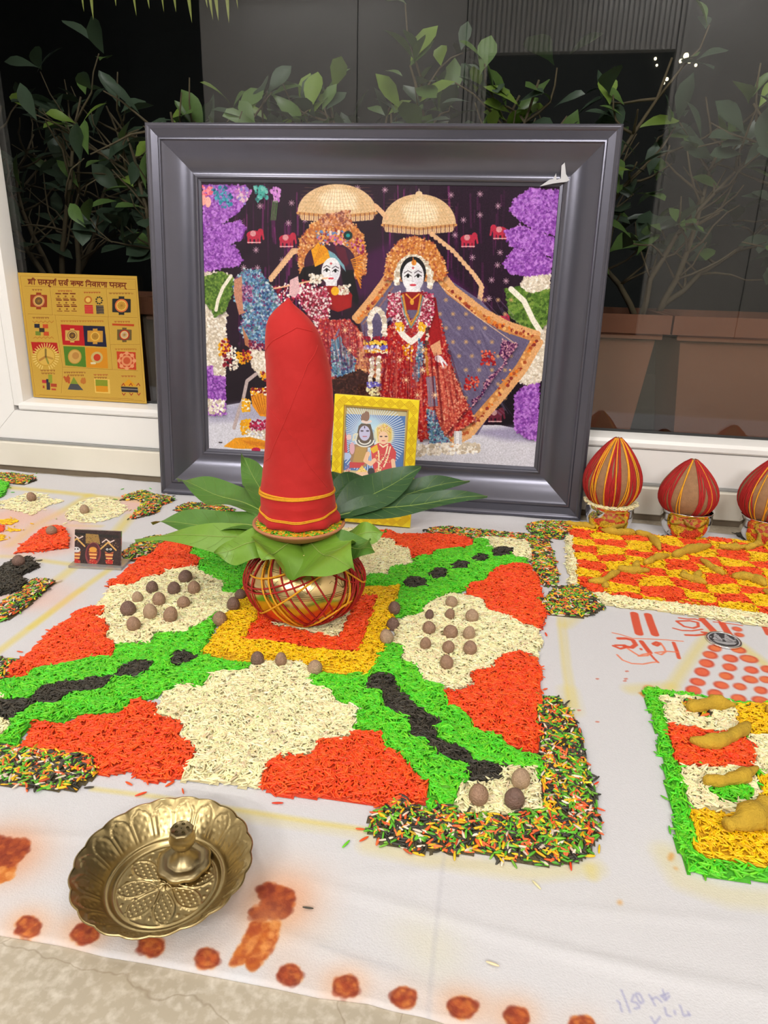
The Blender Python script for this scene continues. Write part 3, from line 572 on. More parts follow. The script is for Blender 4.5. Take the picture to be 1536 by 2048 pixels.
patch('red', 'orange-red rice triangle under a betel nut, left of the small photo stand', [(29, 1107), (45, 1090), (86, 1057), (117, 1055), (135, 1065), (140, 1097), (59, 1106)])
patch('black', 'black rice heap under a betel nut at the left edge', [(-30, 1145), (0, 1137), (25, 1122), (62, 1116), (80, 1135), (37, 1155), (57, 1165), (39, 1182), (0, 1192), (-30, 1196)])
patch('mix', 'mixed-colour rice strip in front of the black heap at the left edge', [(-30, 1226), (0, 1213), (20, 1196), (39, 1190), (64, 1161), (113, 1165), (98, 1178), (74, 1202), (21, 1239), (-30, 1252)])
# --- big pattern: back side
patch('mix', 'mixed-colour rice strip behind the mango leaves, left of the pot', [(350, 1020), (375, 1010), (430, 1010), (470, 1022), (440, 1032), (370, 1032)])
patch('mix', 'mixed-colour rice corner behind the orange heap, right of the small photo stand', [(240, 1110), (287, 1079), (314, 1073), (353, 1077), (330, 1092), (309, 1106), (268, 1124), (246, 1118)])
patch('green', 'green rice arm running to the back left, behind the pot', [(345, 1080), (353, 1070), (420, 1060), (520, 1070), (560, 1110), (540, 1160), (500, 1192), (462, 1197), (440, 1195), (447, 1170), (400, 1150), (390, 1141), (402, 1122), (378, 1111), (386, 1092)])
patch('black', 'black rice block beside the left of the pot', [(462, 1106), (484, 1098), (512, 1104), (508, 1120), (480, 1123), (466, 1116)])
patch('black', 'black rice block under the left mango leaves', [(448, 1096), (470, 1090), (485, 1098), (462, 1104)])
patch('black', 'farthest black rice block, under the left mango leaves', [(418, 1076), (440, 1070), (452, 1078), (430, 1085)])
patch('red', 'orange-red rice heap right of the small photo stand', [(345, 1083), (388, 1092), (380, 1111), (405, 1122), (394, 1141), (331, 1149), (328, 1157), (287, 1160), (262, 1179), (219, 1179), (217, 1163), (235, 1161), (254, 1139), (273, 1122), (301, 1111), (328, 1087)])
patch('white', 'white rice field behind the pot', [(600, 1062), (720, 1060), (752, 1065), (755, 1082), (788, 1087), (792, 1098), (815, 1102), (822, 1118), (828, 1134), (781, 1138), (775, 1152), (730, 1153), (600, 1135)])
patch('mix', 'mixed-colour rice border at the back right, in front of the picture frame', [(850, 1062), (900, 1057), (1000, 1066), (1055, 1074), (1095, 1078), (1106, 1110), (1118, 1162), (1117, 1176), (1086, 1174), (1072, 1143), (1060, 1121), (1056, 1088), (1000, 1084), (930, 1079), (860, 1075)])
patch('white', 'small white rice square in the back right corner of the pattern', [(950, 1078), (1000, 1082), (1057, 1087), (1061, 1120), (1030, 1124), (975, 1104)])
patch('green', 'green rice arm running to the back right corner', [(728, 1153), (775, 1153), (781, 1138), (826, 1134), (830, 1118), (865, 1117), (869, 1106), (943, 1096), (947, 1081), (977, 1086), (979, 1100), (1022, 1107), (1028, 1120), (1052, 1120), (1057, 1136), (1030, 1134), (985, 1147), (970, 1165), (932, 1180), (880, 1204), (850, 1217), (845, 1227), (810, 1236), (785, 1240), (780, 1215), (800, 1180), (728, 1172)])
patch('red', 'orange-red rice heap behind the pot, in front of the yellow photo frame', [(750, 1066), (775, 1062), (800, 1072), (850, 1072), (930, 1079), (947, 1086), (943, 1097), (869, 1107), (862, 1119), (822, 1118), (815, 1102), (792, 1098), (788, 1087), (755, 1082)])
for i, (pp, wh) in enumerate((([(806, 1170), (825, 1162), (850, 1165), (852, 1178), (828, 1184), (808, 1180)], 'nearest to the pot'), ([(856, 1152), (872, 1140), (892, 1142), (894, 1160), (868, 1167)], 'second from the pot'), ([(898, 1136), (917, 1127), (938, 1132), (934, 1143), (906, 1145)], 'third from the pot'), ([(944, 1121), (958, 1112), (978, 1118), (972, 1129), (950, 1129)], 'fourth from the pot'), ([(980, 1108), (1000, 1098), (1026, 1104), (1020, 1117), (990, 1118)], 'farthest, at the corner'))):
    patch('black', 'black rice block on the back right green arm, ' + wh, pp)
# --- big pattern: left side
patch('white', 'white rice field under the betel nuts on the left of the pot', [(287, 1160), (328, 1157), (331, 1149), (394, 1141), (400, 1148), (447, 1170), (445, 1195), (480, 1195), (490, 1215), (440, 1250), (423, 1243), (384, 1262), (378, 1272), (309, 1272), (299, 1292), (234, 1295), (228, 1283), (208, 1277), (221, 1260), (199, 1247), (192, 1241), (212, 1231), (208, 1220), (182, 1220), (208, 1199), (221, 1178), (262, 1178)])
patch('red', 'orange-red rice heap left of the white field, near the left edge', [(182, 1218), (208, 1220), (213, 1231), (195, 1241), (221, 1260), (212, 1280), (234, 1292), (227, 1319), (182, 1324), (143, 1337), (124, 1344), (68, 1344), (49, 1362), (10, 1357), (20, 1335), (62, 1303), (85, 1280), (114, 1257), (140, 1244), (150, 1228)])
patch('mix', 'mixed-colour rice bit at the left edge above the green arm', [(-20, 1316), (0, 1320), (42, 1325), (22, 1338), (14, 1360), (-20, 1366)])
patch('green', 'green rice arm running to the front left edge', [(442, 1228), (423, 1243), (384, 1262), (378, 1272), (309, 1272), (299, 1292), (234, 1295), (227, 1319), (182, 1324), (143, 1337), (68, 1344), (49, 1362), (-30, 1368), (-30, 1492), (0, 1493), (38, 1495), (52, 1465), (75, 1449), (133, 1452), (143, 1439), (166, 1430), (241, 1430), (262, 1405), (313, 1400), (325, 1387), (355, 1376), (404, 1386), (423, 1353), (488, 1350), (512, 1335), (405, 1315)])
patch('white', 'white rice corner at the left edge, on the near side of the black chain', [(-30, 1436), (0, 1440), (28, 1452), (15, 1468), (0, 1478), (-30, 1482)])
patch('white', 'white rice corner at the left edge, on the far side of the black chain', [(-30, 1392), (0, 1394), (15, 1405), (0, 1414), (-30, 1414)])
patch('black', 'long black rice chain on the green arm at the left edge', [(-30, 1412), (0, 1413), (62, 1407), (91, 1381), (130, 1374), (215, 1358), (231, 1355), (247, 1342), (277, 1332), (309, 1332), (299, 1348), (283, 1361), (234, 1361), (208, 1387), (140, 1394), (124, 1417), (65, 1420), (29, 1449), (0, 1443), (-30, 1440)])
patch('black', 'oval black rice block at the inner end of the left green arm', [(338, 1322), (355, 1308), (384, 1310), (397, 1321), (378, 1335), (352, 1339)])
# --- centre square
SQ = [(403, 1314), (440, 1252), (490, 1176), (800, 1178), (770, 1300), (735, 1359)]
patch('yellow', 'yellow rice square around the brass pot', SQ)
patch('red', 'orange-red rice ring under the brass pot', [(486, 1283), (520, 1232), (540, 1205), (756, 1198), (742, 1238), (726, 1296), (703, 1314), (640, 1308), (560, 1292)])
patch('white', 'white rice centre directly under the brass pot', [(547, 1258), (560, 1215), (690, 1212), (702, 1224), (688, 1262), (670, 1281), (612, 1270)])
# --- big pattern: front and right
patch('white', 'large white rice field in front of the pot', [(423, 1353), (488, 1350), (504, 1339), (520, 1330), (572, 1328), (605, 1335), (626, 1352), (619, 1375), (666, 1391), (671, 1412), (715, 1422), (712, 1448), (707, 1471), (697, 1484), (637, 1489), (624, 1518), (556, 1523), (535, 1549), (522, 1580), (450, 1572), (365, 1562), (352, 1556), (391, 1514), (391, 1498), (355, 1487), (365, 1456), (342, 1443), (309, 1433), (319, 1410), (325, 1389), (355, 1376), (404, 1386)])
patch('red', 'large orange-red rice heap at the front left, behind the brass plate', [(265, 1404), (316, 1411), (309, 1433), (342, 1443), (367, 1456), (357, 1485), (396, 1498), (390, 1521), (360, 1560), (309, 1570), (280, 1563), (257, 1544), (202, 1553), (186, 1527), (130, 1516), (37, 1503), (49, 1485), (65, 1452), (130, 1459), (163, 1433), (241, 1434)])
patch('mix', 'mixed-colour rice border at the front left edge', [(-30, 1492), (0, 1495), (39, 1501), (130, 1512), (182, 1518), (197, 1544), (186, 1562), (156, 1584), (120, 1584), (0, 1568), (-30, 1566)])
patch('green', 'green rice arm running to the front right corner', [(735, 1357), (640, 1353), (624, 1352), (619, 1375), (666, 1391), (671, 1412), (715, 1422), (707, 1471), (733, 1469), (765, 1474), (765, 1500), (801, 1516), (817, 1547), (858, 1578), (848, 1606), (856, 1627), (905, 1630), (921, 1600), (1082, 1590), (1084, 1542), (1079, 1516), (1009, 1500), (1004, 1480), (947, 1464), (936, 1433), (900, 1417), (890, 1381), (843, 1365), (838, 1339), (806, 1326), (804, 1292), (775, 1290), (762, 1310)])
patch('white', 'white rice field under the betel nuts on the right of the pot', [(777, 1292), (788, 1275), (787, 1252), (812, 1238), (845, 1227), (851, 1215), (880, 1203), (900, 1193), (935, 1196), (968, 1203), (976, 1227), (1012, 1238), (1050, 1256), (1080, 1264), (1083, 1285), (1078, 1322), (1041, 1312), (1004, 1320), (978, 1346), (939, 1354), (947, 1375), (892, 1383), (843, 1367), (838, 1341), (806, 1328), (804, 1294)])
patch('red', 'orange-red rice heap at the right edge behind the white field', [(930, 1181), (945, 1170), (970, 1165), (985, 1146), (1030, 1132), (1062, 1135), (1076, 1160), (1086, 1200), (1091, 1240), (1080, 1264), (1045, 1255), (1012, 1238), (976, 1227), (968, 1205), (935, 1197)])
patch('red', 'orange-red rice heap at the right edge in front of the white field', [(1004, 1318), (1041, 1308), (1077, 1323), (1087, 1349), (1079, 1370), (1082, 1396), (1082, 1508), (1009, 1500), (1004, 1480), (947, 1464), (936, 1433), (900, 1417), (888, 1391), (947, 1375), (939, 1352), (978, 1344)])
patch('red', 'orange-red rice heap in front of the white field, right of the brass plate', [(556, 1521), (624, 1516), (637, 1487), (697, 1482), (707, 1469), (733, 1467), (765, 1472), (767, 1500), (803, 1516), (819, 1547), (845, 1568), (858, 1578), (850, 1606), (790, 1618), (765, 1617), (686, 1601), (629, 1601), (556, 1591), (520, 1580), (533, 1547)])
patch('black', 'black rice chain on the front right green arm', [(739, 1357), (762, 1353), (785, 1357), (790, 1378), (819, 1407), (874, 1443), (879, 1485), (931, 1506), (944, 1529), (1006, 1539), (1001, 1573), (936, 1575), (934, 1537), (874, 1521), (858, 1487), (820, 1480), (815, 1443), (772, 1425), (765, 1391), (731, 1386)])
patch('white', 'white rice corner under the three front betel nuts', [(1006, 1540), (1067, 1540), (1084, 1584), (1086, 1638), (921, 1633), (906, 1622), (913, 1584), (936, 1574), (1000, 1574)])
patch('mix', 'mixed-colour rice border around the front right corner', [(1119, 1396), (1077, 1401), (1080, 1511), (1084, 1542), (1085, 1625), (1000, 1640), (921, 1631), (853, 1625), (811, 1607), (785, 1610), (739, 1636), (733, 1667), (765, 1688), (838, 1704), (973, 1714), (1067, 1732), (1150, 1727), (1181, 1709), (1197, 1672), (1192, 1573), (1171, 1521), (1150, 1438)])
# --- chequered field, back right
FA, FB_ = P(1141, 1066), P(1156, 1186); FX1 = P(1720, 1110)[0]
patch('white', 'white rice border of the chequered field', [(1130, 1074), (1147, 1076), (1157, 1176), (1180, 1190), (1283, 1203), (1427, 1219), (1536, 1236), (1700, 1262), (1700, 1276), (1536, 1254), (1469, 1246), (1361, 1229), (1248, 1216), (1180, 1204), (1148, 1186), (1137, 1176), (1133, 1143)])
FIELD = [(1140, 1056), (1200, 1060), (1262, 1066), (1318, 1076), (1390, 1078), (1536, 1090), (1700, 1104), (1700, 1258), (1536, 1235), (1427, 1217), (1283, 1201), (1182, 1189), (1157, 1174)]
def chk(par):
    x0, y0 = FB_[0], FB_[1]; cw = .0485; ch = (FA[1] - FB_[1]) / 7
    return lambda X, Y: ((np.floor((X - x0) / cw) + np.floor((Y - y0) / ch)).astype(int) % 2) == par
patch('red', 'orange-red rice checks of the chequered field under the turmeric roots', FIELD, 1., False, chk(0))
patch('yellow', 'yellow rice checks of the chequered field under the turmeric roots', FIELD, 1., False, chk(1))
patch('mix', 'mixed-colour rice patch in front of the right foot of the picture frame', [(1049, 1053), (1085, 1044), (1134, 1045), (1143, 1056), (1134, 1070), (1124, 1080), (1095, 1076), (1069, 1071), (1056, 1062)])
patch('mix', 'triangular mixed-colour rice heap left of the red writing', [(1080, 1208), (1108, 1178), (1160, 1176), (1192, 1200), (1210, 1218), (1166, 1238), (1095, 1231)])
patch('black', 'thin black seeds under the middle steel bowl', [(1340, 1068), (1400, 1068), (1396, 1078), (1350, 1078)], .8, True)
patch('black', 'thin black seeds around the right steel bowl', [(1468, 1068), (1490, 1064), (1545, 1072), (1560, 1090), (1505, 1086), (1480, 1078)], .8, True)
# --- bordered field, front right
G4 = lambda pts: z8(pts, 1136, 1180, 3.4125)
patch('green', 'green rice border of the field at the right edge', G4([(520, 680), (680, 698), (800, 713), (1000, 758), (1365, 788), (1800, 830), (1800, 2070), (1365, 2017), (1300, 2012), (1000, 1972), (820, 1950), (770, 1780), (718, 1600), (698, 1480), (656, 1300), (636, 1130), (596, 960), (536, 800)]))
patch('white', 'white rice block under the uppermost turmeric root of the bordered field', G4([(630, 748), (700, 738), (850, 750), (1000, 775), (1140, 790), (1155, 965), (1000, 1005), (880, 975), (700, 940), (660, 880)]))
patch('yellow', 'yellow rice block at the back of the bordered field, right edge', G4([(1130, 795), (1365, 803), (1800, 840), (1800, 1020), (1365, 1025), (1220, 1015), (1150, 960)]))
patch('white', 'white rice block at the right edge beside the orange-red block', G4([(1225, 1015), (1365, 1025), (1800, 1020), (1800, 1300), (1365, 1300), (1260, 1250), (1272, 1150)]))
patch('red', 'orange-red rice block under the curved turmeric root', G4([(690, 935), (880, 970), (1000, 1000), (1150, 975), (1232, 1040), (1272, 1150), (1262, 1250), (1000, 1243), (762, 1224), (712, 1160), (700, 1030)]))
patch('white', 'white rice block around the small green oval of the bordered field', G4([(760, 1230), (1000, 1243), (1262, 1248), (1300, 1400), (1365, 1500), (1800, 1500), (1800, 1560), (1365, 1550), (1000, 1545), (828, 1515), (800, 1420), (765, 1300)]))
patch('yellow', 'yellow rice block at the right edge beside the small green oval', G4([(1290, 1280), (1365, 1296), (1800, 1290), (1800, 1500), (1365, 1505), (1305, 1400)]))
patch('green', 'small green rice oval under the third turmeric root of the bordered field', G4([(930, 1375), (1100, 1340), (1200, 1335), (1292, 1430), (1230, 1475), (1100, 1485), (1000, 1442)]))
patch('yellow', 'yellow rice block at the front of the bordered field, under the knobbly turmeric root', G4([(825, 1510), (1050, 1543), (1365, 1550), (1800, 1560), (1800, 1985), (1365, 1930), (1100, 1900), (1000, 1870), (880, 1838), (850, 1700)]))
patch('mix', 'pinch of mixed rice under the uppermost turmeric root', G4([(770, 800), (840, 770), (980, 860), (985, 895), (900, 895), (800, 850)]), 1.)
# raster of the whole layout on the floor, then one heap per patch
GS = .003; GX, GY = -1.45, .36; GNX, GNY = int(2.25 / GS), int(.97 / GS)
gy_, gx_ = np.mgrid[0:GNY, 0:GNX]; CXs = GX + (gx_ + .5) * GS; CYs = GY + (gy_ + .5) * GS
wob = rng.normal(0, 1, (2, GNY // 6 + 2, GNX // 6 + 2)); up6 = np.kron(wob, np.ones((1, 6, 6)))[:, :GNY, :GNX] * .0012
CHW = np.kron(rng.normal(0, 1, (2, GNY // 8 + 2, GNX // 8 + 2)), np.ones((1, 8, 8)))[:, :GNY, :GNX]
for _ in range(3): CHW = (CHW + np.roll(CHW, 4, 1) + np.roll(CHW, -4, 1) + np.roll(CHW, 4, 2) + np.roll(CHW, -4, 2)) / 5
CHW *= .012
LAB = np.full((GNY, GNX), -1, int)
for i, (kind, label, pts, dens, flat, check) in enumerate(PATCH):
    q = np.array([P(x, y)[:2] for x, y in pts])
    i0, i1 = np.clip([int((q[:, 0].min() - GX) / GS) - 2, int((q[:, 0].max() - GX) / GS) + 3], 0, GNX); j0, j1 = np.clip([int((q[:, 1].min() - GY) / GS) - 2, int((q[:, 1].max() - GY) / GS) + 3], 0, GNY)
    if i1 <= i0 or j1 <= j0: continue
    X = CXs[j0:j1, i0:i1] + up6[0, j0:j1, i0:i1]; Y = CYs[j0:j1, i0:i1] + up6[1, j0:j1, i0:i1]
    m = in_poly(X, Y, q)
    if check: m &= check(X + CHW[0, j0:j1, i0:i1], Y + CHW[1, j0:j1, i0:i1])
    LAB[j0:j1, i0:i1][m] = i
FLAT = np.array([p[4] for p in PATCH]); solid = (LAB >= 0) & ~FLAT[LAB]
lev = np.zeros(LAB.shape); cur = solid.copy()
for _ in range(5):
    e = cur.copy(); e[1:] &= cur[:-1]; e[:-1] &= cur[1:]; e[:, 1:] &= cur[:, :-1]; e[:, :-1] &= cur[:, 1:]; lev += cur; cur = e
HH = .0048 * (1 - (1 - lev / 5) ** 2)
lump = np.kron(rng.normal(0, 1, (GNY // 9 + 2, GNX // 9 + 2)), np.ones((9, 9)))[:GNY, :GNX]
for _ in range(3):
    lump = (lump + np.roll(lump, 4, 0) + np.roll(lump, -4, 0) + np.roll(lump, 4, 1) + np.roll(lump, -4, 1)) / 5
HH = HH * (1 + .35 * lump)
VH = np.zeros((GNY + 1, GNX + 1)); VH[:-1, :-1] += HH; VH[1:, :-1] += HH; VH[:-1, 1:] += HH; VH[1:, 1:] += HH; VH /= 4
def rice_h(x, y):
    i, j = int((x - GX) / GS), int((y - GY) / GS); return float(VH[j, i]) if 0 <= i < GNX and 0 <= j < GNY else 0.
DENS = 165000.
for i, (kind, label, pts, dens, flat, check) in enumerate(PATCH):
    jj, ii = np.nonzero(LAB == i)
    if len(jj) == 0: continue
    verts = np.zeros((0, 3)); faces = []
    if not flat:
        vid = np.stack([jj*(GNX+1)+ii, jj*(GNX+1)+ii+1, (jj+1)*(GNX+1)+ii+1, (jj+1)*(GNX+1)+ii], 1); uq, inv = np.unique(vid, return_inverse=True); inv = inv.reshape(-1, 4)
        vj, vi = uq // (GNX + 1), uq % (GNX + 1); verts = np.c_[GX + vi * GS, GY + vj * GS, VH[vj, vi] - .0006]; faces = inv.tolist()
    n = int(len(jj) * GS * GS * DENS * dens * (.8 if kind == 'mix' else 1)); s = rng.integers(0, len(jj), n)
    sig = .0022 if kind == 'mix' else .0013
    x = GX + (ii[s] + rng.random(n)) * GS + rng.normal(0, sig, n); y = GY + (jj[s] + rng.random(n)) * GS + rng.normal(0, sig, n)
    vi = np.clip(((x - GX) / GS).astype(int), 0, GNX - 1); vj = np.clip(((y - GY) / GS).astype(int), 0, GNY - 1)
    ya = rng.uniform(0, 6.28, n); bad = np.ones(n, bool)             # turn a grain until it stays inside its own patch
    for it in range(7):
        b_ = np.nonzero(bad)[0]; ok = np.ones(len(b_), bool)
        if it: ya[b_] = rng.uniform(0, 6.28, len(b_))
        for sg in (-1, 1):
            ei = np.clip(((x[b_] + sg * .0042 * np.cos(ya[b_]) - GX) / GS).astype(int), 0, GNX - 1); ej = np.clip(((y[b_] + sg * .0042 * np.sin(ya[b_]) - GY) / GS).astype(int), 0, GNY - 1)
            ok &= LAB[ej, ei] == i
        bad[b_[ok]] = False
    keep = ~bad | (rng.random(n) < (.35 if kind == 'mix' else .30)); x, y, ya, vi, vj = x[keep], y[keep], ya[keep], vi[keep], vj[keep]; n = len(x)
    z = VH[vj, vi] + .0009 + rng.uniform(0, .0013, n) * (0.2 if flat else 1)
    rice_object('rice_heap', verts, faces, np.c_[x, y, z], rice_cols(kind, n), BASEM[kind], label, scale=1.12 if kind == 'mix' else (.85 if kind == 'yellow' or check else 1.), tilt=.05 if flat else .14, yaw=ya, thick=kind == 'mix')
# stray grains beside the heaps
lp = []; lc = []
for x, y, k in ((258, 1569, 'red'), (282, 1590, 'red'), (340, 1570, 'red'), (366, 1584, 'red'), (178, 1577, 'black'), (692, 1690, 'green'), (720, 1660, 'red'), (616, 1818, 'black'), (555, 1608, 'red'), (728, 1680, 'red'), (1141, 1733, 'red'), (1200, 1622, 'red'), (1200, 1650, 'mix'), (1198, 1700, 'yellow'), (1330, 1598, 'green'), (1339, 1662, 'green'), (1090, 1380, 'red'), (1092, 1270, 'red'), (1210, 1217, 'black'), (40, 1305, 'red'), (97, 1262, 'red'), (79, 1122, 'black'), (67, 1107, 'red'), (515, 1445, 'green'), (460, 1538, 'red'), (245, 979, 'green'), (301, 978, 'green'), (880, 1700, 'green'), (1073, 1772, 'white'), (985, 1930, 'white'), (1192, 1570, 'red')):
    p = P(x, y); lp.append((p[0], p[1], .0012 + rice_h(p[0], p[1]))); lc.append(rice_cols(k, 1)[0])
for _ in range(150):
    i = rng.integers(len(PATCH)); q = PATCH[i][2]; a = q[rng.integers(len(q))]; p = P(a[0] + rng.normal(0, 9), a[1] + rng.normal(0, 5))
    if rice_h(p[0], p[1]) == 0: lp.append((p[0], p[1], .0012)); lc.append(rice_cols(PATCH[i][0], 1)[0])
rice_object('stray_rice', [], [], lp, np.array(lc), BASEM['mix'], 'stray single rice grains lying on the white cloth beside the heaps', tilt=.03)
# ------------------------------------------------------------------ betel nuts
M['nut'] = mat('betel_nut_skin', srgb(158, 124, 100), .55, var=.42, scale=4, bump=.9, bscale=11)
M['nut_dark'] = mat('betel_nut_dark', srgb(122, 94, 82), .55, var=.42, scale=4, bump=.9, bscale=11)
M['nut_pale'] = mat('betel_nut_pale', srgb(176, 146, 118), .6, var=.38, scale=5, bump=.9, bscale=11)
def nut_mesh(name, kx, m, seed):
    r_ = np.random.default_rng(seed); b = MB(); prof = []
    for i in range(13):
        t = math.pi * i / 12; z = -math.cos(t) * .5 * kx; r = math.sin(t) * .5 * (1 - .09 * math.cos(math.pi - t)) if i not in (0, 12) else .0
        if z > 0: r *= 1 - .05 * (z / (.5 * kx)) ** 2
        prof.append((max(r, .0004), max(z, -.45 * kx)))
    ph = r_.uniform(0, 6, 3); b.lathe(prof, 20, fn=lambda a, z: 1 + .03 * math.sin(2*a + ph[0]) + .02 * math.sin(3*a + ph[1] + 4*z) + .012 * math.sin(7*a + ph[2]))
    return b.mesh(name, m, smooth=True)
NUTS = {(s, c): nut_mesh('betel_nut', kx, M[c], si * 7 + ci) for si, (s, kx) in enumerate((('tall', 1.28), ('round', 1.02), ('egg', 1.14))) for ci, c in enumerate(('nut', 'nut_dark', 'nut_pale'))}
NUTLIST = [
 (371, 1155, 27, 'round', 'nut_dark', 'betel nut farthest back on the left white field', 1), (304, 1174, 24, 'egg', 'nut_dark', 'dark betel nut at the back left of the left white field', 1), (348, 1178, 25, 'egg', 'nut_dark', 'betel nut just below the farthest one on the left white field', 1),
 (388, 1180, 25, 'egg', 'nut', 'wrinkled betel nut at the right edge of the left cluster', 1), (275, 1195, 22, 'egg', 'nut_pale', 'pale betel nut behind the dark round one in the left cluster', 1), (318, 1201, 26, 'egg', 'nut', 'betel nut in the middle of the left cluster, with a pale tip', 1),
 (367, 1205, 25, 'round', 'nut', 'round betel nut in the left cluster, nearest the brass pot side of the middle row', 1), (256, 1216, 31, 'round', 'nut_dark', 'large dark round betel nut at the left edge of the left cluster', 1), (300, 1224, 27, 'tall', 'nut_pale', 'tall greyish betel nut in the front middle of the left cluster', 1),
 (341, 1229, 27, 'tall', 'nut', 'tall smooth betel nut at the front right of the left cluster', 1), (267, 1249, 28, 'egg', 'nut', 'betel nut nearest the camera in the left cluster', 1),
 (481, 1190, 22, 'round', 'nut_dark', 'betel nut half behind the left side of the brass pot', 2), (467, 1210, 25, 'tall', 'nut_dark', 'middle one of three betel nuts on the left edge of the yellow square', 2), (439, 1233, 28, 'egg', 'nut', 'nearest of three betel nuts on the left edge of the yellow square', 2),
 (515, 1317, 26, 'tall', 'nut_dark', 'left greyish betel nut on the front edge of the yellow square', 2), (562, 1320, 24, 'tall', 'nut', 'slim reddish betel nut on the front edge of the yellow square', 2), (630, 1334, 29, 'egg', 'nut_pale', 'right leaning betel nut on the front edge of the yellow square', 2),
 (789, 1217, 25, 'egg', 'nut_dark', 'farthest betel nut on the right edge of the yellow square', 2), (786, 1243, 25, 'egg', 'nut_dark', 'middle betel nut on the right edge of the yellow square', 2), (773, 1273, 28, 'egg', 'nut_pale', 'nearest betel nut on the right edge of the yellow square', 2),
 (903, 1205, 24, 'round', 'nut_pale', 'farthest betel nut of the right cluster, standing behind a slim one', 3), (900, 1229, 19, 'tall', 'nut', 'slim betel nut just in front of the farthest one of the right cluster', 3), (859, 1229, 18, 'tall', 'nut_dark', 'small dark slim betel nut at the back left of the right cluster', 3),
 (944, 1233, 27, 'round', 'nut_pale', 'pale broad betel nut at the back right of the right cluster', 3), (858, 1256, 27, 'round', 'nut', 'grainy betel nut in the left column of the right cluster', 3), (901, 1264, 29, 'round', 'nut', 'round betel nut in the centre of the right cluster', 3),
 (938, 1268, 24, 'tall', 'nut_pale', 'palest tall betel nut in the right column of the right cluster', 3), (851, 1288, 22, 'tall', 'nut', 'slim betel nut at the front left of the right cluster', 3), (897, 1296, 25, 'egg', 'nut', 'betel nut behind the nearest one in the right cluster', 3),
 (940, 1299, 27, 'egg', 'nut', 'betel nut at the front right of the right cluster', 3), (893, 1325, 28, 'egg', 'nut', 'betel nut nearest the camera in the right cluster', 3),
 (957, 1590, 40, 'egg', 'nut', 'smooth brown betel nut at the left of the front corner square', 4), (1029, 1598, 40, 'egg', 'nut_dark', 'dark ridged betel nut at the front of the corner square', 4), (1042, 1557, 38, 'egg', 'nut_pale', 'pale betel nut at the back of the front corner square', 4),
 (62, 990, 18, 'egg', 'nut', 'small betel nut on the star of white rice by the left skirting', 5), (168, 1015, 18, 'egg', 'nut_pale', 'small betel nut on the round of white rice left of the picture frame', 5), (103, 1062, 20, 'round', 'nut', 'betel nut on the orange-red rice triangle at far left', 5), (37, 1122, 24, 'round', 'nut_dark', 'betel nut on the black rice heap at the left edge', 5)]
NG_ = {1: 'betel nuts on the left white rice', 2: 'betel nuts around the yellow square', 3: 'betel nuts on the right white rice', 4: 'betel nuts on the front corner square', 5: 'betel nuts on the far left pattern'}
for px, py, d, s, c, lab, g in NUTLIST:
    kx = {'tall': 1.28, 'round': 1.02, 'egg': 1.14}[s]
    p = P(px, py + d * kx * .40); cam_z = (RC.T @ (p - CAM))[2]; D = d * cam_z / F
    p = P(px, py, .44 * kx * D + .003)           # centre of the nut over its footprint
    z = rice_h(p[0], p[1]) - .0008 + .44 * kx * D
    o = bpy.data.objects.new('betel_nut', NUTS[(s, c)]); COL.objects.link(o); o.location = (p[0], p[1], z); o.scale = (D, D, D)
    o.rotation_euler = (rng.normal(0, .10), rng.normal(0, .10), rng.uniform(0, 6.28)); tag(o, lab, 'betel nut', NG_[g])
# ------------------------------------------------------------------ turmeric roots
from mathutils import noise as mnoise
M['turm'] = mat('turmeric_root', srgb(194, 156, 42), .85, var=.34, scale=70, bump=.9, bscale=380)
def turmeric(parts, label, group):
    b = MB(); zmax = 0
    q0 = None
    for pts, d in parts:
        ps = []; rs = []
        pw = [P(x, y + 0.15 * d) for x, y in pts]; cz = np.mean([(RC.T @ (p - CAM))[2] for p in pw]); R = d * .56 * cz / F
        # resample smoothly
        pa = np.array(pw); t = np.linspace(0, 1, len(pa)); n = 16; tt = np.linspace(0, 1, n)
        for k in range(n):
            u = tt[k]; x = np.interp(u, t, pa[:, 0]); y = np.interp(u, t, pa[:, 1]); h = max(rice_h(x, y), .001)
            taper = (math.sin(math.pi * min(1, max(.02, .06 + .9 * u)))) ** .45; r = R * taper * (1 + .16 * math.sin(11 * u + R * 4000) + rng.normal(0, .07))
            ps.append((x, y, h + R * .8)); rs.append(r)
        ps = np.array(ps)
        for _ in range(2): ps[1:-1] = (ps[:-2] + 2 * ps[1:-1] + ps[2:]) / 4
        if q0 is None: q0 = np.array([*ps[n // 2][:2], 0])
        k0 = len(b.v); b.tube([p - q0 for p in ps], rs, 14)
        for q in range(k0, len(b.v)):                               # lumpy skin
            p = Vector(b.v[q]); c_ = Vector(ps[min(n - 1, (q - k0) // 14)] - q0); f_ = 1 + .30 * mnoise.noise((p + Vector(q0)) * 110) + .12 * mnoise.noise((p + Vector(q0)) * 330); b.v[q] = tuple(c_ + (p - c_) * f_)
    o = b.build('turmeric_root', M['turm'], smooth=True, label=label, cat='turmeric', group=group); o.location = tuple(q0)
g1, g2 = 'turmeric roots on the chequered field', 'turmeric roots on the bordered field'
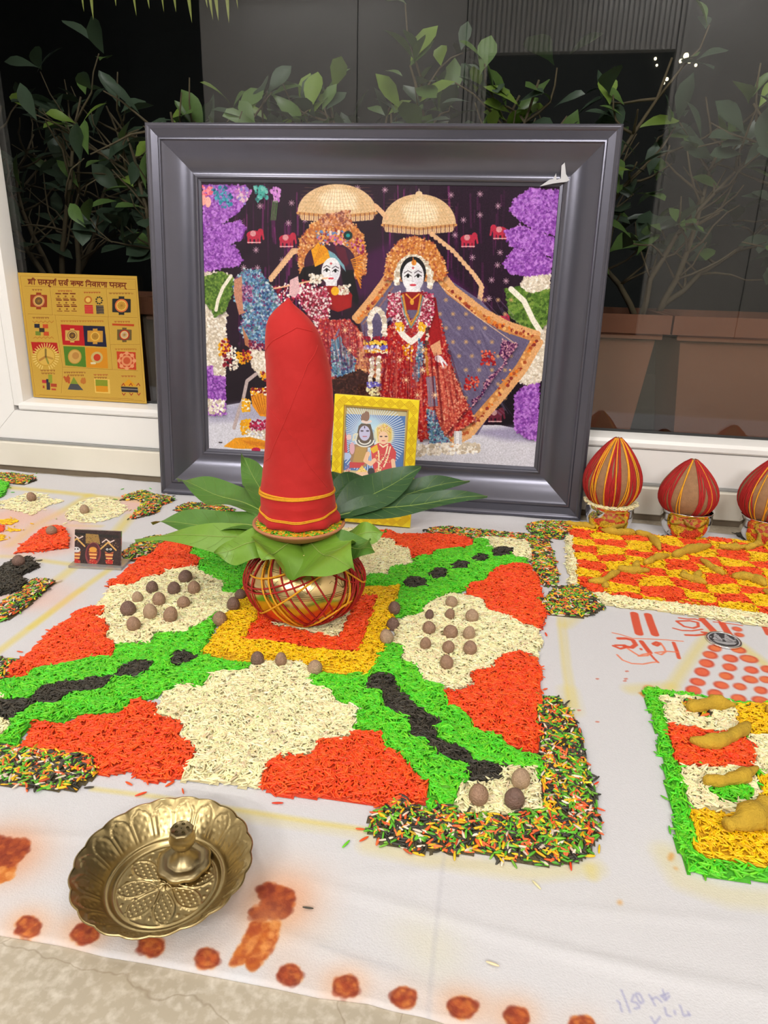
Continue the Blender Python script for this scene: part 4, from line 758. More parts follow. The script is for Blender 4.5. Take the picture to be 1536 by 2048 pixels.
for parts, lab, g in (
    ([([(1130, 1054), (1160, 1056), (1188, 1064)], 13)], 'turmeric root at the back left corner of the chequered field', g1),
    ([([(1200, 1066), (1235, 1075), (1268, 1073)], 15)], 'turmeric root in front of the left steel bowl', g1),
    ([([(1270, 1072), (1296, 1078), (1312, 1094), (1318, 1108)], 13)], 'bent turmeric root between the left and middle bowls', g1),
    ([([(1345, 1121), (1365, 1113), (1390, 1106), (1418, 1099)], 17)], 'thick slanting turmeric root in front of the middle bowl', g1),
    ([([(1288, 1134), (1310, 1125), (1335, 1121)], 14)], 'short plump turmeric root in the middle left of the chequered field', g1),
    ([([(1234, 1146), (1262, 1150), (1296, 1149)], 15), ([(1262, 1148), (1270, 1138), (1275, 1130)], 11)], 'three-lobed turmeric root at the left of the chequered field', g1),
    ([([(1176, 1172), (1205, 1170), (1220, 1160), (1236, 1152)], 14), ([(1205, 1170), (1212, 1182)], 11)], 'forked turmeric root at the front left corner of the chequered field', g1),
    ([([(1400, 1128), (1422, 1142), (1446, 1156)], 13)], 'straight turmeric root pointing front right on the chequered field', g1),
    ([([(1358, 1159), (1385, 1166), (1412, 1174)], 15), ([(1388, 1166), (1398, 1152)], 12), ([(1370, 1160), (1364, 1150)], 9)], 'branching turmeric root at the front middle of the chequered field', g1),
    ([([(1462, 1160), (1492, 1163), (1515, 1170), (1528, 1180)], 18)], 'bulky turmeric root near the right edge of the chequered field', g1),
    ([([(1436, 1100), (1465, 1104), (1492, 1102)], 14)], 'turmeric root left of the long one in front of the right bowl', g1),
    ([([(1490, 1106), (1515, 1096), (1545, 1086)], 13)], 'long turmeric root in front of the right bowl', g1),
    ([([(1524, 1190), (1550, 1200), (1580, 1205)], 14)], 'turmeric root cut by the right edge, at the front of the chequered field', g1),
    ([([(1372, 1428), (1395, 1424), (1430, 1416), (1467, 1422)], 26)], 'farthest turmeric root of the bordered field, fat at its left end', g2),
    ([([(1376, 1492), (1412, 1502), (1450, 1492), (1474, 1476), (1494, 1460)], 26)], 'curved turmeric root on the orange-red block', g2),
    ([([(1403, 1572), (1440, 1578), (1478, 1566), (1511, 1548)], 24)], 'spindle-shaped turmeric root above the small green oval', g2),
    ([([(1444, 1668), (1480, 1662), (1510, 1640), (1532, 1622)], 42), ([(1495, 1655), (1530, 1662), (1560, 1668)], 28)], 'largest knobbly turmeric root near the lower right edge', g2),
    ([([(1528, 1430), (1560, 1436), (1590, 1440)], 22)], 'turmeric root at the right edge of the bordered field, mostly out of view', g2)): turmeric(parts, lab, g)
# ------------------------------------------------------------------ coin with two embossed figures
M['silver'] = mat('silver', (.78, .78, .78), .22, metal=1., var=.08, scale=200)
c = Canvas(200, 200, (200, 200, 205)); th = np.linspace(0, 6.28, 60)
c.ell(100, 100, 84, 84, (70, 70, 74))
for pts in ([(30, 120), (70, 128), (120, 130), (170, 122), (150, 150), (100, 162), (50, 148)], [(52, 70), (84, 64), (92, 100), (86, 124), (44, 122), (40, 96)], [(112, 66), (142, 62), (160, 96), (156, 122), (108, 126), (104, 96)]): c.poly(pts, (186, 186, 190))
for x, y, r in ((68, 56, 15), (128, 54, 13), (44, 100, 8), (164, 100, 8), (100, 90, 6), (68, 36, 7), (128, 34, 7), (30, 80, 6), (172, 76, 6)): c.ell(x, y, r, r, (196, 196, 200))
for pts in ([(60, 70), (66, 96), (78, 108)], [(120, 78), (134, 100), (146, 110)], [(48, 112), (84, 116)], [(110, 114), (154, 112)], [(62, 56), (74, 58)], [(124, 54), (134, 56)]): c.line(pts, 4, (50, 50, 52))
M['coin_face'] = image_mat('coin_relief', c.a, .4, metal=.3)
cp = P(1447, 1282); t = empty('coin', (cp[0], cp[1], 0), 'silver coin with two embossed seated figures lying between red writing and red dots', 'coin')
R = .0215; b = MB(); b.lathe([(.0001, .0004), (R, .0004), (R + .0004, .001), (R + .0004, .0021), (R, .0026), (R - .0018, .0026), (R - .0022, .0021)], 48); b.build('rim', M['silver'], t, smooth=True)
n = 48; v = [(0, 0, .0021)] + [((R - .0021) * math.cos(2*math.pi*i/n), (R - .0021) * math.sin(2*math.pi*i/n), .0021) for i in range(n)]
b = MB(); b.add(v, [(0, i + 1, (i + 1) % n + 1) for i in range(n)]); b.build('face', M['coin_face'], t, uvs=[(.5 + x / (2*R), .5 + y / (2*R)) for x, y, z in v])
# ------------------------------------------------------------------ brass pot with threads
M['brass'] = mat('polished_brass', (.72, .52, .24), .24, metal=1., var=.12, scale=30, bump=.03, bscale=120)
M['brass_old'] = mat('old_brass', (.46, .355, .17), .32, metal=1., var=.25, scale=45, bump=.05, bscale=300)
M['brass_dull'] = mat('tarnished_brass', (.33, .26, .14), .36, metal=1., var=.3, scale=80, bump=.05, bscale=300)
M['engrave'] = mat('engraved_line', (.10, .075, .03), .5, metal=1., var=.2)
M['red_thread'] = mat('red_thread', srgb(172, 26, 24), .75, var=.25, scale=300, bump=.4, bscale=900)
M['yel_thread'] = mat('yellow_thread', srgb(228, 158, 24), .75, var=.2, scale=300, bump=.4, bscale=900)
PX, PY_ = -.2375, .8160; Z0 = .0035
pot = empty('brass_pot', (PX, PY_, Z0), 'round brass pot wound with red and yellow threads standing on the rice square', 'pot')
PROF = [(.0005, .0005), (.034, .0005), (.036, .002), (.037, .005), (.0475, .0095), (.058, .0165), (.0665, .025), (.0735, .036), (.0775, .047), (.0790, .057), (.0775, .067), (.0725, .078), (.064, .088), (.053, .0965), (.043, .1015), (.0365, .1025), (.035, .1035), (.0375, .1045), (.045, .1055), (.046, .1062), (.044, .1067), (.033, .105), (.032, .100), (.0005, .099)]
b = MB(); b.lathe(PROF, 72); pot_body = b.build('pot_body', M['brass'], pot, smooth=True)
pr = np.array(PROF)
def pot_r(z, lo=.005, hi=.105):
    s = (pr[:, 1] >= lo - 1e-6) & (pr[:, 1] <= hi + 1e-6); s[:3] = False; return float(np.interp(z, pr[s][:14, 1], pr[s][:14, 0]))
b = MB()
for z in (.0600, .0622, .0645, .088, .0895): b.tube([((pot_r(z) + .0001) * math.cos(a), (pot_r(z) + .0001) * math.sin(a), z) for a in np.linspace(0, 2*math.pi, 73)[:-1]], .00035, 4, closed=True)
for k in range(10):                                  # engraved sprigs between the lines
    a0 = 2 * math.pi * k / 10
    for j in range(5):
        da = (j - 2) * .09; b.tube([((pot_r(z) + .0001) * math.cos(a0 + da * u * 1.3), (pot_r(z) + .0001) * math.sin(a0 + da * u * 1.3), z) for u, z in ((0, .068), (.4, .073), (.8, .079), (1, .083 - abs(j - 2) * .003))], .0003, 4)
b.build('engraving', M['engrave'], pot_body, kind='stuff')
def pot_thread(a0, twist, z0, z1, off=.0008, n=30, bow=0.):
    out = []
    for i in range(n + 1):
        u = i / n; z = z0 + (z1 - z0) * (.5 - .5 * math.cos(math.pi * u)); a = a0 + twist * u + bow * math.sin(math.pi * u); r = pot_r(z) + off
        out.append((r * math.cos(a), r * math.sin(a), z))
    return out
rb, yb = MB(), MB(); rad = math.radians
for a0, tw in ((226, 78), (240, 72), (250, 70), (263, 66), (278, 58), (60, 90), (100, 80), (140, 85)): rb.tube(pot_thread(rad(a0), rad(tw), .103, .007), .0011, 5)
for a0, tw in ((348, -50), (357, -48), (6, -60), (340, -62), (100, -85), (150, -80)): rb.tube(pot_thread(rad(a0), rad(tw), .104, .009, .0014), .0011, 5)
for a0, tw in ((356, -12), (2, -9), (8, -7), (351, -14), (14, -5), (346, -8), (203, 22), (211, 18), (219, 24), (196, 16)): rb.tube(pot_thread(rad(a0), rad(tw), .103, .008, .0016), .0011, 5)
for a0, tw, z0, z1 in ((322, -112, .097, .060), (334, -128, .092, .054), (290, 60, .101, .066)): rb.tube(pot_thread(rad(a0), rad(tw), z0, z1, .0018), .0011, 5)
for a0, tw in ((221, 60), (230, 60), (45, 80), (150, 70)): yb.tube(pot_thread(rad(a0), rad(tw), .100, .007, .0020), .0012, 5)
for a0, tw, z0, z1 in ((312, -98, .088, .020), (336, -10, .092, .042), (334, -62, .046, .006), (318, 44, .094, .058), (306, -84, .101, .076), (120, -90, .1, .02)): yb.tube(pot_thread(rad(a0), rad(tw), z0, z1, .0022), .0013, 5)
rb.build('red_thread_windings', M['red_thread'], pot, smooth=True, label='dark red cotton threads'); yb.build('yellow_thread_windings', M['yel_thread'], pot, smooth=True, label='yellow cotton threads')
# clay saucer with rice, on the pot
M['clay'] = mat('terracotta_clay', srgb(188, 122, 84), .75, var=.12, scale=60, bump=.2, bscale=300)
DX, DY, DZ = -.2440, .8150, Z0 + .1165
t = empty('clay_saucer', (DX, DY, DZ), 'terracotta clay saucer resting on the pot and mango leaves under the red bundle', 'saucer')
b = MB(); b.lathe([(.0005, 0), (.030, 0), (.036, .001), (.050, .008), (.0575, .0145), (.0595, .0165), (.0590, .0185), (.0565, .0185), (.0540, .0165), (.047, .0105), (.036, .006), (.0005, .0055)], 64); b.build('saucer_body', M['clay'], t, smooth=True)
n = 2000; a = rng.uniform(0, 6.28, n); r = .0535 * np.sqrt(rng.uniform(.3, 1, n)); bed = MB(); bed.lathe([(.0005, .0222), (.030, .0215), (.042, .0185), (.0535, .0145)], 40)
ro = rice_object('saucer_rice', bed.v, bed.f, np.c_[r * np.cos(a), r * np.sin(a), np.interp(r, [0, .030, .042, .0535], [.0222, .0215, .0185, .0145]) + .001 + rng.uniform(0, .0016, n)], rice_cols('dish', n), BASEM['green'], 'green and yellow rice filling the clay saucer around the red bundle', scale=.95, tilt=.12)
ro.location = (DX, DY, DZ)
# red cloth bundle (wrapped coconut, tall) with yellow tie
def cloth_red(name):
    m = mat(name, srgb(182, 22, 20), .8, var=.14, scale=14); nt = m.node_tree; b = nt.nodes['Principled BSDF']; N = nt.nodes.new; L = nt.links.new
    tc = N('ShaderNodeTexCoord'); mp = N('ShaderNodeMapping'); mp.inputs['Rotation'].default_value = (0, .7, 0); mp.inputs['Scale'].default_value = (13, 13, 17); L(tc.outputs['Object'], mp.inputs[0])
    n1 = N('ShaderNodeTexNoise'); n1.inputs['Scale'].default_value = 1; n1.inputs['Detail'].default_value = 3; L(mp.outputs[0], n1.inputs['Vector'])
    n2 = N('ShaderNodeTexNoise'); n2.inputs['Scale'].default_value = 1500; L(tc.outputs['Object'], n2.inputs['Vector'])
    b1 = N('ShaderNodeBump'); b1.inputs['Strength'].default_value = .7; b1.inputs['Distance'].default_value = .012; L(n1.outputs[0], b1.inputs['Height'])
    b2 = N('ShaderNodeBump'); b2.inputs['Strength'].default_value = .25; b2.inputs['Distance'].default_value = .0005; L(n2.outputs[0], b2.inputs['Height']); L(b1.outputs[0], b2.inputs['Normal']); L(b2.outputs[0], b.inputs['Normal'])
    b.inputs['Sheen Weight'].default_value = .3; b.inputs['Sheen Roughness'].default_value = .5; b.inputs['Sheen Tint'].default_value = (1, .3, .25, 1)
    return m
M['redcloth'] = cloth_red('red_cotton')
BZ = DZ + .0225
bun = empty('red_cloth_bundle', (DX, DY, BZ), 'tall coconut wrapped in red cloth tied with yellow thread standing in the clay saucer', 'bundle'); bo = np.array([DX, DY, BZ])
SIL = [(1036, 523, 675), (1030, 521, 677), (1024, 522, 675), (1018, 525, 670), (1010, 526, 668), (994, 525, 668), (982, 524, 667), (970, 526, 666), (950, 529, 663), (925, 532, 661), (900, 533, 661), (870, 534, 662), (840, 535, 664), (810, 536, 665), (780, 536, 664), (750, 535, 661), (725, 534, 656), (700, 533, 650), (680, 533, 643), (665, 534, 637), (650, 536, 629), (636, 540, 618), (624, 548, 606), (614, 557, 594), (606, 566, 585), (600, 573, 581), (597, 576, 579)]
RINGS = []
for y, xl, xr in SIL:
    a_, b_ = PY(xl, y, DY), PY(xr, y, DY); RINGS.append(((a_[0] + b_[0]) / 2 - bo[0], (b_[0] - a_[0]) / 2, max(a_[2], b_[2]) * .5 + min(a_[2], b_[2]) * .5 - bo[2]))
zmin = RINGS[0][2]; RINGS = [(c_, r_, z_ - zmin * max(0, 1 - i_ / 6)) for i_, (c_, r_, z_) in enumerate(RINGS)]
rz = np.array(RINGS)
def bun_pt(a, z, off=0.):
    c_ = np.interp(z, rz[:, 2], rz[:, 0]); r_ = np.interp(z, rz[:, 2], rz[:, 1]); lo = np.interp(z, [0, .02, .04], [1., .2, 0])
    f = 1 + lo * .045 * math.sin(9 * a + 1) + .012 * math.sin(5 * a + z * 60) + .016 * math.sin(3 * a - z * 42 + 1.) * (1 if z > .06 else .3)
    sq = .93 if z > .03 else .97
    return (c_ + (r_ * f + off) * math.cos(a), (r_ * f * sq + off) * math.sin(a), z)
nr, na = 90, 72; b = MB(); V = []
for i in range(nr + 1):
    z = rz[0, 2] + (rz[-1, 2] - rz[0, 2]) * i / nr
    for j in range(na): V.append(bun_pt(2 * math.pi * j / na, z))
Fc = [(i*na+j, i*na+(j+1) % na, (i+1)*na+(j+1) % na, (i+1)*na+j) for i in range(nr) for j in range(na)]
V.append((rz[-1, 0], 0, rz[-1, 2] + .001)); Fc += [(nr*na+j, nr*na+(j+1) % na, len(V)-1) for j in range(na)]; Fc.append(tuple(range(na))[::-1])
b.add(V, Fc); wrap = b.build('cloth_wrap', M['redcloth'], bun, smooth=True)
# overlapping edge of the wrap: a thin lapped fold running diagonally
b = MB()
for pts, r in (([(2.0, .045), (4.0, .085), (4.5, .13), (4.9, .17), (5.3, .20), (5.9, .22)], .0007), ([(5.9, .05), (5.3, .08), (4.9, .11), (4.3, .135), (3.7, .15)], .0006), ([(3.2, .20), (4.2, .225), (5.2, .24), (5.9, .235)], .0009)):
    aa = np.array(pts); u = np.linspace(0, 1, len(aa)); b.tube([bun_pt(np.interp(s, u, aa[:, 0]), np.interp(s, u, aa[:, 1]), -.0002) for s in np.linspace(0, 1, 40)], r, 6)
b.build('cloth_fold', M['redcloth'], wrap, smooth=True)
b = MB(); zt = float(np.interp(980, [s[0] for s in SIL[::-1]], rz[::-1, 2])); zl = float(np.interp(1020, [s[0] for s in SIL[::-1]], rz[::-1, 2]))
for k, (dz, tl, ph) in enumerate(((.0, .0022, .2), (.0015, .0018, .5), (-.001, .002, .0), (.002, .001, 1.1))): b.tube([bun_pt(a, zt + dz + tl * math.cos(a + math.pi * .1 + ph) + (.0 if k else .0), .0008) for a in np.linspace(0, 2*math.pi, 61)[:-1]], .0010, 5, closed=True)
for dz, amp in ((.003, .012), (.0045, .011)): b.tube([bun_pt(a, zl - .004 + dz + amp * (.5 + .5 * math.sin(a)), .0009) for a in np.linspace(0, 2*math.pi, 61)[:-1]], .0009, 5, closed=True)
b.build('tie_thread', M['yel_thread'], bun, smooth=True, label='yellow cotton tie')
# ------------------------------------------------------------------ mango leaves around the pot mouth
M['mango'] = mat('mango_leaf', srgb(82, 124, 46), .42, var=.16, scale=40, bump=.15, bscale=160)
M['mango_d'] = mat('mango_leaf_dark', srgb(50, 84, 44), .42, var=.16, scale=40, bump=.15, bscale=160)
M['mango_l'] = mat('mango_leaf_light', srgb(112, 152, 48), .42, var=.14, scale=40, bump=.15, bscale=160)
M['rib'] = mat('leaf_rib', srgb(146, 168, 84), .5, var=.1)
ax = np.array([PX, PY_, Z0 + .1165])
def mango(bpx, tpx, bY, tY, wid, m, label, roll=0., sag=.0, wave=1., peak=.42, under=None):
    B = PY(bpx[0], bpx[1], bY) if under is None else np.array([PX + .018 * math.cos(math.radians(under)), PY_ + .018 * math.sin(math.radians(under)), Z0 + .1152]); T = PY(tpx[0], tpx[1], tY); L = np.linalg.norm(T - B); d = (T - B) / L
    toward = unit(CAM - (B + T) / 2); up = unit(np.array([0, 0, 1.]) * .75 + toward * .75); sdv = unit(np.cross(d, up)); up = np.cross(sdv, d)
    c, s_ = math.cos(roll), math.sin(roll); sdv, up = sdv * c + up * s_, up * c - sdv * s_
    CT = (B + T) / 2 + np.array([0, 0, 1.]) * .03 * L if under is None else B + np.array([math.cos(math.radians(under)), math.sin(math.radians(under)), .07]) * .066
    t = empty('mango_leaf', B, label, 'leaf', 'mango leaves around the mouth of the pot')
    n = 22; nw = 6; V = []; ph = rng.uniform(0, 6); mid = []; mid2 = []
    for i in range(n + 1):
        u = i / n; w = wid * (math.sin(math.pi * u ** (math.log(.5) / math.log(peak))) ** .85 if 0 < u < 1 else .01); w = max(w, wid * .02) * (1 - .35 * max(0, u - .75) / .25)
        c0 = ((1-u)**2 * B + 2 * u * (1-u) * CT + u * u * T - B) + up * .004 * math.sin(3 * u * math.pi + ph) * wave
        mid.append(c0 + up * .0004); mid2.append(c0)
        for j in range(-nw // 2, nw // 2 + 1):
            q = j / (nw / 2); V.append(c0 + sdv * w * .5 * q + up * ((.16 if under is None else -.10) * w * abs(q) + .006 * wave * abs(q) * math.sin(u * 10 + ph + (1.8 if q > 0 else 0))))
    b = MB(); k = nw + 1
    b.add(V, [(i*k+j, i*k+j+1, (i+1)*k+j+1, (i+1)*k+j) for i in range(n) for j in range(nw)]); b.build('blade', m, t, smooth=True); blade = COL.objects[-1]
    b = MB(); b.tube(mid, [.0009 * (1 - .8 * i / n) for i in range(n + 1)], 5)
    for i in range(3, n - 3, 2):
        for sg in (-1, 1):
            w = np.array(V[i * k + nw // 2 + sg * (nw // 2)]); 
            i2 = min(n, i + 2); w2 = np.array(V[i2 * k + nw // 2 + sg * (nw // 2)]) ; mm = (np.array(V[i * k + nw // 2 + sg * 1]) + np.array(V[i2 * k + nw // 2 + sg * 2])) / 2
            b.tube([mid2[i] + up * .0002, mm + up * .0003, mid2[i2] * .12 + w2 * .88 + up * .0002], .00014, 3, caps=False)
    b.build('midrib', M['rib'], blade, smooth=True); return t
mango((560, 1042), (355, 961), .83, .99, .052, M['mango'], 'mango leaf pointing back left in front of the frame foot')
mango((545, 1030), (486, 914), .85, .97, .042, M['mango'], 'upright mango leaf behind the left side of the red bundle', roll=.1)
mango((545, 1058), (303, 1047), .82, .88, .046, M['mango'], 'long mango leaf pointing left, above the longest left one')
mango((555, 1066), (268, 1078), .80, .82, .046, M['mango_l'], 'longest mango leaf pointing left, its tip over the white cloth', under=195)
mango((575, 1064), (428, 1108), .785, .755, .050, M['mango_l'], 'short mango leaf pointing front left over the green rice', under=222)
mango((596, 1062), (528, 1116), .77, .715, .078, M['mango_l'], 'folded mango leaf hanging over the front left of the pot', roll=.25, peak=.3, under=256)
mango((618, 1060), (702, 1132), .77, .70, .092, M['mango_l'], 'broad light mango leaf hanging over the front of the pot', roll=-.2, peak=.3, under=300)
mango((655, 1058), (748, 1101), .775, .75, .045, M['mango'], 'dark small mango leaf at the front right of the pot', roll=-.15, peak=.5, under=335)
mango((662, 1050), (772, 1058), .80, .82, .034, M['mango_l'], 'light mango leaf under the small yellow photo frame', under=0)
mango((655, 1036), (975, 993), .83, .92, .038, M['mango_d'], 'lowest long dark mango leaf pointing right', wave=.7, peak=.38)
mango((652, 1030), (940, 961), .85, .96, .044, M['mango_d'], 'middle long dark mango leaf pointing right', wave=.8, peak=.36)
mango((650, 1048), (842, 937), .825, .93, .058, M['mango_d'], 'broad dark mango leaf rising right across the yellow photo frame', wave=.6, peak=.5)
mango((640, 1022), (762, 956), .86, .97, .056, M['mango_d'], 'dark mango leaf behind the broad right one', wave=.5, peak=.5)
mango((645, 1010), (688, 942), .87, .96, .036, M['mango_d'], 'short upright dark mango leaf beside the right of the red bundle', wave=.5)
# ------------------------------------------------------------------ coconuts wound with thread, in steel bowls
M['steel'] = mat('polished_steel', (.80, .79, .77), .07, metal=1., var=.03, scale=20)
M['husk'] = mat('coconut_husk', srgb(150, 112, 78), .85, var=.3, scale=120, bump=.6, bscale=500)
CO = [(1224, 1268, 1172, 1272, 1003, 1060, 1228, 873, 115, 'left', 1.25), (1376, 1268, 1322, 1428, 1022, 1074, 1379, 917, 118, 'middle', 1.0), (1541, 1262, 1484, 1598, 1024, 1082, 1548, 912, 128, 'right', 1.15)]
for idx, (bx, by_, xl, xr, rimy, boty, cxp, ctop, cw, wh, kk) in enumerate(CO):
    Yb = by_ / 1000.; a_, b_ = PY(xl, rimy, Yb), PY(xr, rimy, Yb); R = (b_[0] - a_[0]) / 2; X = (a_[0] + b_[0]) / 2; Zr = (a_[2] + b_[2]) / 2
    bt = P(bx, boty + 4)
    t = empty('steel_bowl', (X, Yb, .0), 'small shiny steel bowl ' + {'left': 'with a rice-lined rim under the left coconut', 'middle': 'under the middle coconut', 'right': 'under the right coconut at the picture edge'}[wh], 'bowl', 'steel bowls under the coconuts')
    H = .052; s = R / .044
    b = MB(); b.lathe([(.0005, .0006), (.022 * s, .0006), (.028 * s, .003), (.0365 * s, .012), (.0415 * s, .024), (.0432 * s, .036), (.0425 * s, .045), (.0428 * s, H - .002), (.0442 * s, H), (.0445 * s, H + .001), (.0435 * s, H + .0012), (.0415 * s, H - .003), (.0415 * s, .036), (.039 * s, .02), (.025 * s, .005), (.0005, .004)], 56); b.build('bowl_body', M['steel'], t, smooth=True)
    if wh == 'left':
        n = 900; a = rng.uniform(0, 6.28, n); r = R * rng.uniform(.78, 1.06, n); bed = MB(); bed.lathe([(.0005, H - .004), (R * .9, H - .002)], 32)
        ro = rice_object('bowl_rice', bed.v, bed.f, np.c_[r * np.cos(a), r * np.sin(a), H + .0016 + rng.uniform(0, .003, n)], rice_cols('white', n), BASEM['white'], 'white rice heaped on the rim of the left steel bowl', scale=.85, tilt=.15); ro.location = (X, Yb, 0)
    # coconut
    top = PY(cxp, ctop, Yb)[2]; zb = H - (.012 if wh == 'left' else .016); Rc = .5 * cw * (b_[0] - a_[0]) / (xr - xl)
    Hc = top - zb; t2 = empty('coconut', (PY(cxp, (ctop + rimy) / 2, Yb)[0], Yb, zb), 'coconut wound with red and yellow thread, ' + {'left': 'leftmost of three, beside the picture frame', 'middle': 'middle one of the three', 'right': 'rightmost of the three, at the edge'}[wh], 'coconut', 'thread-wrapped coconuts')
    def cr(u): return Rc * math.sin(math.pi * u ** .80) ** .62 * (1 - .30 * u ** 3) / .985 if 0 < u < 1 else .0004
    b = MB(); b.lathe([(max(cr(i / 26), .0004), Hc * i / 26) for i in range(27)], 40); b.build('coconut_shell', M['husk'], t2, smooth=True)
    r_, y_ = MB(), MB(); rr = np.random.default_rng(40 + idx)
    def strand(mb, a0, dr, off, rad_):
        mb.tube([((cr(u) + off) * math.cos(a0 + dr * (u - .5)), (cr(u) + off) * math.sin(a0 + dr * (u - .5)), Hc * u) for u in np.linspace(.03, .985, 15)], rad_, 5, caps=False)
    cl_ = rr.uniform(0, 6.28, 9); 
    for a0 in list(cl_) + [math.radians(q) for q in (185, 200, 330, 345, 298)]:
        for q in range(int(rr.integers(4, 8))): strand(r_, a0 + q * .042 + rr.normal(0, .012), rr.normal(.0, .22), .0007 + .0004 * rr.random(), .00115)
    for a0 in list(rr.uniform(0, 6.28, 3)) + [math.radians(q) for q in ((226, 246, 268, 292, 318) if idx != 1 else (240, 305))]:
        for q in range(int(rr.integers(1, 3))): strand(y_, a0 + q * .04 + rr.normal(0, .02), rr.normal(0, .25), .0012 + .0004 * rr.random(), .0011)
    r_.build('red_thread', M['red_thread'], t2, smooth=True, label='red cotton threads'); y_.build('yellow_thread', M['yel_thread'], t2, smooth=True, label='yellow cotton threads')
# ------------------------------------------------------------------ embossed brass plate and incense holder
PC = np.array([-.2222, .3757])
plate = empty('brass_plate', (PC[0], PC[1], .0002), 'scalloped brass plate embossed with petals standing on the white cloth at the lower left', 'plate')
RP = .0635; nth, nrd = 300, 92; V = []
def hatch(x, y, s): return max(0, math.sin(x * s)) * max(0, math.sin(y * s))
def plate_z(r, a):
    u = r / RP; z = 0
    if u < .60: z = .0012
    elif u < .655: z = .0012 + .0035 * ((u - .60) / .055) ** 1.5
    elif u < .70: z = .0047 - .0006 * math.sin((u - .655) / .045 * math.pi)
    else: z = .0047 + .0205 * ((u - .70) / .30) ** .85
    e = 0; x, y = r * math.cos(a), r * math.sin(a)
    if u < .09: e = .0009 * abs(math.cos(4 * a)) ** .5 * math.sin(u / .09 * math.pi) + .0004
    elif u < .58:
        ph = ((a / (2*math.pi) * 8) % 1) - .5; v = (u - .10) / .46; half = .44 * math.sin(math.pi * min(1, max(0, v)) ** .8) ** .7 if 0 < v < 1 else 0
        dd = abs(ph) - half
        if abs(dd) < .035: e = .0010
        elif dd < 0: e = .0004 + .0008 * hatch(x + y, x - y, 1150)
        else: e = .0001 + .0007 * hatch(x, y, 1000)
        if u > .555: e = .0006
    elif .72 < u < .97:
        ph = ((a / (2*math.pi) * 20) % 1) - .5; v = (u - .72) / .24; half = .40 * (1 - max(0, (v - .55) / .45) ** 2) ** .5 if v < 1 else 0
        dd = abs(ph) - half
        if abs(dd) < .05: e = .0008
        elif dd < 0: e = .0007 * hatch(a * .06 + r, a * .06 - r, 1000)
    return z + e
def plate_r(r, a): return r * (1 + (.030 * abs(math.sin(a * 10)) if r / RP > .93 else 0) * ((r / RP - .93) / .07))
rl = [RP * (i / nrd) for i in range(1, nrd + 1)]
V = [(0, 0, plate_z(0, 0))] + [(plate_r(r, 2*math.pi*j/nth) * math.cos(2*math.pi*j/nth), plate_r(r, 2*math.pi*j/nth) * math.sin(2*math.pi*j/nth), plate_z(r, 2*math.pi*j/nth)) for r in rl for j in range(nth)]
Fc = [(0, 1 + j, 1 + (j+1) % nth) for j in range(nth)] + [(1+i*nth+j, 1+(i+1)*nth+j, 1+(i+1)*nth+(j+1) % nth, 1+i*nth+(j+1) % nth) for i in range(nrd - 1) for j in range(nth)]
b = MB(); b.add(V, Fc)
k0 = len(b.v); nt_ = 120; und = [(RP * 1.018, .0252), (RP * 1.0, .0235), (RP * .87, .0150), (RP * .70, .0035), (RP * .62, .0), (.0005, .0)]
pb = MB(); pb.lathe([(RP * 1.004, .0262), (RP * 1.02, .0258)] + und, nt_, fn=lambda a, z: 1 + (.026 * abs(math.sin(a * 10)) if z > .024 else 0)); pb.build('plate_underside', M['brass_old'], plate, smooth=True)
b.build('plate_dish', M['brass_old'], plate, smooth=True, label='embossed inner face with petals and cross hatching')
hp = P(369, 1727, .003); hold = empty('incense_holder', (hp[0], hp[1], .0030), 'small dark brass incense holder with a drilled bulb standing in the brass plate', 'incense holder')
b = MB(); b.lathe([(.0005, 0), (.0195, 0), (.0205, .002), (.0195, .0042), (.0150, .0050), (.0132, .0040), (.0115, .0040), (.0095, .0062), (.0055, .0110), (.0042, .0150), (.0045, .0172)], 56, fn=lambda a, z: 1 + (.10 * abs(math.cos(4 * a)) ** .6 - .05 if z < .0055 else 0)); b.build('holder_base', M['brass_dull'], hold, smooth=True)
b = MB(); b.lathe([(.0045, .0165), (.0075, .0185), (.0096, .0220), (.0102, .0255), (.0095, .0290), (.0088, .0305), (.0090, .0330), (.0080, .0350), (.0076, .0345), (.0005, .0350)], 40, fn=lambda a, z: 1 + (.05 * math.cos(8 * a) if z > .0315 and z < .0346 else 0)); bulb = b.build('holder_bulb', M['brass_dull'], hold, smooth=True)
b = MB()
for q in range(5):
    a = 2*math.pi*q/5 + .4; x, y = .0046 * math.cos(a), .0046 * math.sin(a); b.lathe([(.0005, .0352), (.0011, .0353), (.0013, .0349)], 10, c=(x, y))
b.build('dark_hole_disc', M['engrave'], bulb, kind='stuff')  # dark discs stand in for the shade inside drilled holes
# ------------------------------------------------------------------ flat prints: painted here, framed below
def local_map(mw, corners, w, h):
    """photo pixels of the print's corners (as this camera sees the real object) -> canvas pixels"""
    src = [proj(np.array(mw @ Vector(c))) for c in corners]; return homog(src, [(0, 0), (w, 0), (w, h), (0, h)])
def rails(parent, W, H, prof, m, name='frame_rail', smooth=35):
    """four mitred lengths of one moulding profile (t inwards, d depth)"""
    out = []
    for k in range(4):
        b = MB(); n = len(prof); L = W if k % 2 == 0 else H; v = []
        for e in (0, 1):
            for t, d in prof:
                s = t if e == 0 else L - t
                v.append({0: (s, d, t), 1: (W - t, d, s), 2: (W - s, d, H - t), 3: (t, d, H - s)}[k])
        b.add(v, [(i, i+1, n+i+1, n+i) for i in range(n - 1)] + [(n-1, 0, n, 2*n-1)] + [tuple(range(n))[::-1], tuple(range(n, 2*n))]); out.append(b.build(name, m, parent, angle=smooth))
    return out
